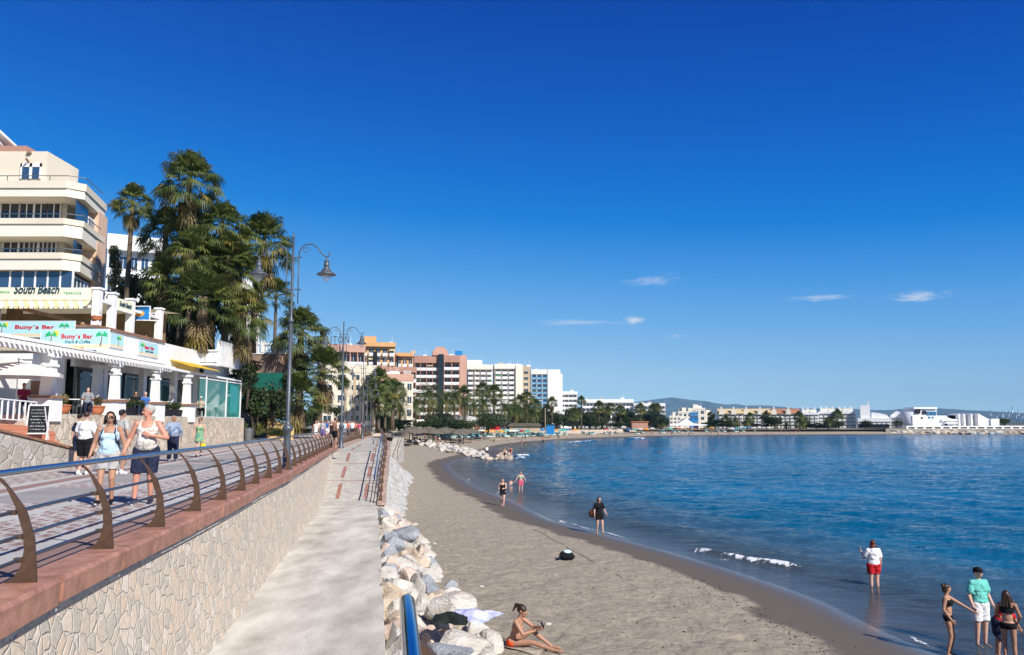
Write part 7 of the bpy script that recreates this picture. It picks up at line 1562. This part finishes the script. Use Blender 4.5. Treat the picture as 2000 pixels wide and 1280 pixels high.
mb = MB(); mb.lathe([(3.4, 0), (3.4, 8.2), (3.0, 8.3)], ((1784-1818)*k_, 4, 0), 20); mb.build('round_corner', mat('shaded_tile', (.55, .56, .60), .7, .2, var=.2, vscale=3), rh)
mb = MB(); mb.prism([((1840-1818)*k_, ZW(812, 416)-2.9), ((1866-1818)*k_, ZW(820, 416)-2.9), ((1866-1818)*k_, ZW(823, 416)-2.9), ((1840-1818)*k_, ZW(823, 416)-2.9)], 'y', .5, 8); mb.build('sloping_roof', M_wh, rh)
pr_ = thing('promenade_arcade', 'low white arcade with dark painted openings along the top of the rock mole', 'arcade', (XW(1770, 411), 411, 2.4)); k_ = 411/1611
mb = MB(); mb.box(0, (2120-1770)*k_, 0, 5, 0, ZW(832, 411)-2.4); mb.build('wall', M_wh, pr_)
for i in range(20): a = 4+i*17; mb = MB(); mb.box(a*k_, (a+12)*k_, -.06, .1, .4, ZW(834.5, 411)-2.4); mb.build('opening', M_dark, pr_)  # dark panels on a solid wall, painting the shade inside the openings
an = thing('house', 'angular white building with sloping fin walls at the right end of the bay', 'house', (XW(1872, 418), 418, 2.9)); k_ = 418/1611; z_t = ZW(809, 418)-2.9
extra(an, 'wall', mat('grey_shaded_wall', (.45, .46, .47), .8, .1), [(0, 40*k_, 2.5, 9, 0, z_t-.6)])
for f in (0, 10, 24, 38): mb = MB(); mb.prism([(f*k_, 0), (f*k_+.8, 0), (f*k_+.8, z_t-.2), (f*k_, z_t+.3)], 'y', -.5, 9); mb.build('fin', M_wh, an)
mb = MB(); mb.prism([(38*k_, 0), (74*k_, 0), (74*k_, z_t-3.0), (60*k_, z_t-2.6), (40*k_, z_t+.2)], 'y', 0, 9); mb.build('sloping_wall', M_wh, an); extra(an, 'low_wing', M_wh, [(62*k_, 78*k_, -1, 6, 0, z_t-2.4)])
# sail boats' masts behind the mole
for i, (px, top) in enumerate(((1936, 800), (1948, 806), (1960, 804), (1972, 802), (1979, 793), (1986, 806), (1991, 800), (1998, 809), (2010, 802))):
    D = 450+i*3; b = thing('sailing_boat', ('moored sailing boat behind the mole, only its mast and rigging showing'), 'sailing boat', (XW(px, D), D, 0), .6, 'moored sailing boats behind the mole'); h = ZW(top, D); mb = MB()
    hull = [(-4.5, .9), (-3.8, 0), (3.2, 0), (4.8, 1.1)]; mb.prism(hull, 'y', -1.2, 1.2); mb.build('hull', M_wh, b); mb = MB(); mb.tube([(0, 0, .9), (0, 0, h)], [.13, .10], 6); mb.bar((-1.2, 0, h*.62), (1.2, 0, h*.62), .06, .06); mb.tube([(0, 0, h), (4.6, 0, 1.1)], .03, 4); mb.tube([(0, 0, h), (-4.4, 0, .9)], .03, 4); mb.build('mast', M_rail, b)

# ---------------------------------------------------------------- rocks
def rock_mesh(seed):
    r_ = random.Random(seed); bm = bmesh.new(); bmesh.ops.create_icosphere(bm, subdivisions=3, radius=1)
    pl = [(Vector((r_.gauss(0, 1), r_.gauss(0, 1), r_.gauss(0, 1))).normalized(), r_.uniform(.5, .8)) for _ in range(16)]
    for v in bm.verts:
        for n_, d_ in pl:
            k = v.co.dot(n_)
            if k > d_: v.co -= n_*(k-d_)
        v.co *= 1+.10*(float(vnoise(np.array(v.co.x*4+seed), np.array(v.co.y*4+v.co.z*3)))-.5)
    me = bpy.data.meshes.new('rock'); bm.to_mesh(me); bm.free()
    return me
ROCKM = [mat('rock_white', (.62, .60, .555), .85, .2, var=.15, vscale=1.3, var2=(.40, .35, .29), bump=.45, bscale=9, detail=9), mat('rock_cream', (.60, .53, .44), .85, .2, var=.2, vscale=1.2, var2=(.42, .30, .19), bump=.45, bscale=9, detail=9), mat('rock_grey', (.34, .36, .39), .8, .2, var=.3, vscale=2, bump=.45, bscale=9, detail=9), mat('rock_pink', (.60, .51, .44), .85, .2, var=.2, vscale=1.4, var2=(.50, .36, .28), bump=.45, bscale=9, detail=9)]
RM = [[rock_mesh(s) for s in range(10*k, 10*k+5)] for k in range(4)]
for k in range(4):
    for m_ in RM[k]: m_.materials.append(ROCKM[k])
KN = ['white', 'cream and rusty', 'blue-grey', 'pinkish']
rr_ = random.Random(42)
def rock(k, loc, s, rot, label, group): 
    o = link('boulder', rr_.choice(RM[k]), None, label, 'boulder', group); o.location = loc; o.scale = s; o.rotation_euler = rot; return o
# riprap beside the lower walkway
y = 8.0; rows_ = []
def rockedge(y): return float(np.interp(y, [8, 12, 14.2, 15.7, 19, 23, 27, 31, 36], [1.6, .4, .0, -.25, -.85, -1.85, -2.65, -3.4, -4.4]))
while y < 37:
    a = wr(y)+.25; b = rockedge(y)+.15; x = a
    while x < b:
        s = rr_.uniform(.30, .52) if rr_.random() < .85 else rr_.uniform(.52, .68); t_ = (x-a)/max(.3, b-a); z = 1.32*(1-t_)+.62*t_+rr_.uniform(-.1, .12)-s*.28
        k = rr_.choices([0, 1, 2, 3], [.42, .22, .2, .16])[0]
        rock(k, (x+rr_.uniform(-.1, .1), y+rr_.uniform(-.15, .15), z), (s, s*rr_.uniform(.8, 1.15), s*rr_.uniform(.6, .85)), (rr_.uniform(0, 6), rr_.uniform(0, 6), rr_.uniform(0, 6)), KN[k]+' boulder in the riprap beside the lower walkway', KN[k]+' boulders of the near riprap'); x += s*1.25
    y += .60
# base mound under the near riprap so that no sand shows between
strip('rubble_fill', [[(wr(y_)-.05, y_, 1.15), (wr(y_)+.5, y_, 1.0), (rockedge(y_)-.1, y_, .62), (rockedge(y_)+.3, y_, .3)] for y_ in np.linspace(5, 37, 33)], mat('rubble_fill', (.30, .25, .2), .95, .1, var=.4, vscale=5, bump=.6, bscale=14), kind='structure')
big = [(0, 870, 1172, 16.5, .55, 'large flat white boulder at the outer edge of the near riprap'), (0, 912, 1250, 14.6, .6, 'biggest white boulder at the bottom of the picture'), (2, 797, 1030, 28, .5, 'dark blue-grey boulder near the far end of the near riprap'), (2, 870, 1262, 13.8, .42, 'flat grey boulder at the bottom edge of the picture')]
for k, px, py, D, s, lb in big:
    p = W(px, py, D); o = link('boulder', RM[k][1], None, lb, 'boulder'); o.location = (p.x, p.y, p.z-s*.3); o.scale = (s*1.2, s, s*.6); o.rotation_euler = (.3, .2, px)
# far rock spit and loose rocks
for i in range(86):
    t_ = rr_.random(); px = 800+t_*178; py = 868+t_*22+rr_.uniform(-5, 5); p = G(px, py, .6); s = rr_.uniform(.5, .95); k = rr_.choices([0, 1, 2, 3], [.8, .06, .06, .08])[0] if px < 955 else 1
    gz_ = ground_z(p.x, p.y); rock(k, (p.x, p.y, max(gz_, -.1)+s*.25), (s*1.15, s, s*.6), (rr_.uniform(-.4, .4), rr_.uniform(-.4, .4), rr_.uniform(0, 6)), KN[k]+' rock in the far rock spit across the beach', KN[k]+' rocks of the far spit')
for i in range(14):
    px = rr_.uniform(975, 1000); py = rr_.uniform(884, 897); p = G(px, py, .1); s = rr_.uniform(.35, .7); rock(1, (p.x, p.y, .1), (s, s, s*.8), (rr_.uniform(0, 6), rr_.uniform(0, 6), 0), 'wet brown rock at the water end of the spit', 'wet brown rocks at the end of the spit')
for i in range(78):
    px = rr_.uniform(1738, 2010); D = rr_.uniform(402, 411); s = rr_.uniform(1.3, 2.2); k = rr_.choices([0, 1, 2], [.35, .4, .25])[0]
    rock(k, (XW(px, D), D, .1+(D-402)/9*1.7), (s*1.2, s, s*.5), (rr_.uniform(-.4, .4), rr_.uniform(-.4, .4), rr_.uniform(0, 6)), KN[k]+' block of the long rock mole across the bay', KN[k]+' blocks of the rock mole')
strip('mole_bank', [[(XW(px, 401), 401.5, -.6), (XW(px, 410), 410.5, 2.5), (XW(px, 416), 416, 2.75), (XW(px, 416), 470, 2.7)] for px in range(1730, 2500, 30)], mat('mole_fill', (.33, .28, .22), .95, .1, var=.4, vscale=.8, bump=.6, bscale=3), kind='structure')

# ---------------------------------------------------------------- things on the beach
bk = thing('backpack', 'black backpack with pale blue top lying alone on the sand', 'backpack', sand_at(1106, 1094), .4); mb = MB(); mb.ball((0, 0, .16), (.26, .17, .17), 14, 9); mb.ball((.2, 0, .1), (.12, .13, .1), 10, 7); mb.build('bag', CL['black'], bk)
mb = MB(); mb.ball((.02, -.02, .27), (.17, .13, .075), 12, 7); mb.build('top_pocket', CL['paleblue'], bk); mb = MB(); mb.tube([(-.2, -.05, .2), (-.38, -.12, .08), (-.46, -.1, .03), (-.3, -.02, .02)], .02, 6); mb.build('strap', CL['black'], bk)
def heap(name, label, px, py, D, s, m_, seed, cat):
    p = W(px, py, D); n = 22; xs_, ys_ = np.meshgrid(np.linspace(-1, 1, n), np.linspace(-1, 1, n)); r2_ = xs_**2+ys_**2; zs_ = .38*np.exp(-r2_*1.6)+.28*(fbm(xs_*2.4+seed, ys_*2.4, 4)-.5); edge_ = 1+.25*(vnoise(xs_*2+seed, ys_*2)-.5)
    o = grid_mesh(name, xs_*s*edge_, ys_*s*edge_, zs_*s, m_, label=label, cat=cat); o.location = p; o.rotation_euler = (0, 0, seed)
heap('clothes', 'crumpled black and green clothes left on the white boulders', 885, 1212, 15.0, .36, mat('black_green_cloth', (.02, .03, .02), .8, .2, var=.5, vscale=5, var2=(.01, .01, .012)), 1.3, 'clothes')
heap('clothes', 'crumpled white and lilac towel heap on the boulders beside the black clothes', 922, 1206, 15.3, .42, mat('lilac_cloth', (.66, .64, .80), .85, .1, var=.35, vscale=5, var2=(.25, .3, .6)), 4.2, 'clothes')
# straw sunshades, parasols, loungers
M_straw = mat('straw', (.16, .14, .11), .95, .1, var=.5, vscale=4, bump=.6, bscale=8)
def sunshade(label, x, y, z, s, group):
    t = thing('straw_sunshade', label, 'sunshade', (x, y, z), 0, group); mb = MB(); mb.tube([(0, 0, 0), (0, 0, 2.3)], .07, 6); mb.build('pole', M_trunk, t)
    mb = MB(); n = 14; vs = [(0, 0, 2.75)]; r3 = random.Random(int(x*10))
    for q, (rr0, z0) in enumerate(((1.0, 2.45), (1.75, 2.05), (1.85, 1.85))):
        for k in range(n): a = 2*math.pi*k/n; j_ = r3.uniform(.92, 1.06); vs.append((rr0*j_*math.cos(a), rr0*j_*math.sin(a), z0+r3.uniform(-.05, .05)))
    fs = [(0, 1+k, 1+(k+1) % n) for k in range(n)]
    for q in range(2): fs += [(1+q*n+k, 1+(q+1)*n+k, 1+(q+1)*n+(k+1) % n, 1+q*n+(k+1) % n) for k in range(n)]
    mb.add(vs, fs); mb.build('thatch', M_straw, t); t.scale = (s, s, s); return t
sun0 = sunshade('grey straw sunshade on the sand beyond the rock spit', XW(800, 150), 150, 1.0, 1.25, 'straw sunshades beyond the rock spit'); freeze(sun0)
for px, D in ((815, 158), (830, 165), (846, 160), (862, 168), (880, 172), (896, 168), (806, 170), (838, 178), (870, 185), (905, 182), (920, 190)):
    c = copy_tree(sun0); c.location = (XW(px, D), D, ground_z(XW(px, D), D)); c.rotation_euler.z = px
CP = [mat('parasol_'+n_, c_, .8, .1, tl=.3) for n_, c_ in (('white', (.78, .78, .76)), ('turquoise', (.05, .50, .50)), ('blue', (.05, .18, .50)), ('orange', (.85, .38, .04)), ('red', (.60, .06, .05)))]
CPN = ['white', 'turquoise', 'blue', 'orange', 'red']; protoP = {}
M_lounge = mat('lounger_fabric', (.22, .48, .52), .8, .1)
def lounger():
    t = thing('sun_lounger', 'turquoise and white sun lounger on the far beach', 'sun lounger', (0, 0, -500), 0, 'sun loungers on the far beach'); mb = MB(); mb.box(-.3, .3, -.9, .4, .30, .38); mb.build('seat', M_lounge, t); mb = MB(); mb.bar((0, .4, .34), (0, .95, .75), .6, .07); mb.build('backrest', M_lounge, t)
    mb = MB(); mb.box(-.34, -.3, -.95, .45, .2, .34); mb.box(.3, .34, -.95, .45, .2, .34)
    for a in (-1, 1):
        for b in (-.85, .4): mb.box(a*.32-.02, a*.32+.02, b-.02, b+.02, 0, .22)
    mb.build('frame', CP[0], t); return freeze(t)
L0 = lounger(); first = [True]
for i in range(150):
    px = rr_.uniform(850, 1100) if i < 110 else rr_.uniform(1100, 1480); D = float(np.interp(px, [850, 900, 1000, 1100, 1300, 1480], [208, 216, 248, 292, 356, 385]))+rr_.uniform(0, 12); x = XW(px, D); z = ground_z(x, D)
    if z < .4: continue
    c = L0 if first[0] else copy_tree(L0); first[0] = False; c.location = (x, D, z); c.rotation_euler.z = rr_.uniform(-.3, .3)+2.5; c.scale = (1.3, 1.3, 1.5)
for i in range(70):
    px = rr_.uniform(850, 1110) if i < 48 else rr_.uniform(1110, 1520); D = float(np.interp(px, [850, 900, 1000, 1110, 1300, 1520], [206, 215, 250, 296, 360, 390]))+rr_.uniform(0, 14); x = XW(px, D); z = ground_z(x, D)
    if z < .4: continue
    k = rr_.choices([0, 1, 2, 3, 4], [.35, .3, .2, .05, .1])[0]; lb = CPN[k]+' parasol among the sun loungers on the far beach'
    if k not in protoP: protoP[k] = freeze(parasol(lb, x, D, z, 1.4, 2.2, CP[k], CPN[k]+' parasols on the far beach'))
    else: c = copy_tree(protoP[k]); c.location = (x, D, z)
fpz = W(1065, 838, 262); fl = thing('flagpole', 'tall pale flagpole on the far beach beside the blue kiosk', 'flagpole', (fpz.x, 262, 1.6)); mb = MB(); mb.tube([(0, 0, 0), (0, 0, ZW(797, 262)-1.6)], [.14, .08], 8); mb.build('pole', M_beige, fl); mb = MB(); mb.lathe([(.35, 0), (.35, .3), (.2, .4)], n=12); mb.build('base', M_conc2, fl)
bkk = thing('kiosk', 'dark blue upright kiosk beside the flagpole', 'kiosk', (XW(1075, 268), 268, 1.7)); extra(bkk, 'wall', M_blueS, [(-1.3, 1.3, 0, 2.4, 0, 3.0)]); extra(bkk, 'roof', M_darkl, [(-1.5, 1.5, -.2, 2.6, 3.0, 3.2)])
sb2 = thing('beach_bar', 'white-roofed beach bar with parasols behind the date palms', 'beach bar', (XW(910, 240), 240, 3.6)); mb = MB(); mb.prism([(-6.5, 2.4), (5.5, 2.4), (5.5, 2.8), (-.5, 4.1), (-6.5, 2.9)], 'y', 0, 5); mb.build('roof', M_wcanvas, sb2); extra(sb2, 'counter', M_brownl, [(-5, 4, 1, 4, 0, 1.2)])
for k in range(5): extra(sb2, 'post', M_wh, [(-6+k*2.7, -5.85+k*2.7, .2, .35, 0, 2.5)])
rk = thing('kiosk', 'small red kiosk among the parasols left of the flagpole', 'kiosk', (XW(967, 248), 248, 2.6)); extra(rk, 'wall', M_redl, [(-1.4, 1.4, 0, 2.4, 0, 2.3)]); extra(rk, 'roof', M_wh, [(-1.6, 1.6, -.2, 2.6, 2.3, 2.5)])
wk_ = thing('beach_hut', 'low dark-roofed beach hut right of the red kiosk', 'hut', (XW(1025, 268), 268, 2.4)); extra(wk_, 'wall', M_beige, [(-5, 5, 0, 3, 0, 1.9)]); mb = MB(); mb.prism([(-5.8, 1.9), (5.8, 1.9), (4.6, 2.9), (-4.6, 2.9)], 'y', -.6, 3.6); mb.build('roof', M_straw, wk_)
st_ = thing('beach_stairs', 'concrete steps with handrail leading down from the far promenade wall', 'stairs', (XW(772, 96), 96, .8)); 
for k in range(12): extra(st_, 'step', M_conc2, [(-1.1, .2, 6-k*.5, 6.5-k*.5, -.4, 2.6-k*.22)])
mb = MB(); mb.tube([(.25, 6.4, 3.6), (.25, .4, 1.2)], .04, 6); mb.tube([(.25, 6.4, 2.6), (.25, 6.4, 3.6)], .035, 6); mb.tube([(.25, .4, .2), (.25, .4, 1.2)], .035, 6); mb.build('handrail', M_corten, st_)
for px, py in ((900, 1205), (848, 1062), (940, 1144), (1070, 1220)): p = sand_at(px, py); mb = MB(); mb.ball((0, 0, 0), (.09, .06, .04), 8, 5); o = mb.build('pebble', ROCKM[0], label={900: 'pale pebble nearest the riprap', 848: 'dark pebble on the bare sand by the rocks', 940: 'white pebble in the middle of the sand', 1070: 'small pebble right of the seated young woman'}[px], cat='pebble'); o.location = p
mb = MB(); p0, p1 = sand_at(1215, 1130), sand_at(1045, 1035)
mb.tube([p0.lerp(p1, t_/14)+Vector((.05*math.sin(t_*1.7), 0, .02)) for t_ in range(15)], .008, 5); mb.build('streak', CL['brown'], label='thin dark rope lying along the sand beside the waterline', cat='streak')  # thin brown tube following a faint dark line in the sand

# drift line of weed and litter on the sand
r5 = random.Random(9); mb = MB()
for i in range(2600):
    t_ = r5.random()**1.6; k = int(t_*(len(SL)-60))+8; a = Vector((*SL[k], 0)); b = Vector((*SL[k+1], 0)); d_ = (b-a).normalized(); n_ = Vector((-d_.y, d_.x, 0)); q = a.lerp(b, r5.random())
    off = 3.3+.8*(float(vnoise(np.array(q.y*.3), np.array(q.x*.3)))-.5)+r5.gauss(0, .35) if r5.random() < .6 else r5.uniform(2.5, 11)
    q = q+n_*off
    if q.y < 12 or q.y > 190: continue
    s_ = r5.uniform(.01, .036); z = ground_z(q.x, q.y)+.012; an_ = r5.uniform(0, 6.28); u_ = Vector((math.cos(an_), math.sin(an_), 0))*s_; w_ = Vector((-u_.y, u_.x, 0))*.4+Vector((0, 0, s_*.35))
    q.z = z; mb.add([q-u_, q-w_*.6, q+u_, q+w_], [(0, 1, 2, 3), (3, 2, 1, 0)])
mb.build('seaweed', mat('dry_seaweed', (.035, .026, .018), .9, .1, var=.4, vscale=3), label='scattered dark weed and litter flecks along the drift line of the beach', cat='seaweed', kind='stuff')
# ---------------------------------------------------------------- air
hz = bpy.data.materials.new('haze_air'); hz.use_nodes = True; nt = hz.node_tree; nt.nodes.clear()
o_ = nt.nodes.new('ShaderNodeOutputMaterial'); v_ = nt.nodes.new('ShaderNodeVolumePrincipled')
v_.inputs['Color'].default_value = (.30, .70, 1, 1); v_.inputs['Density'].default_value = 5e-5; v_.inputs['Anisotropy'].default_value = -.4
nt.links.new(v_.outputs[0], o_.inputs['Volume'])
mb = MB(); mb.box(-11500, 13500, -70, 10700, -4.2, 420); hb = mb.build('haze', hz, kind='stuff'); hb.display_type = 'WIRE'
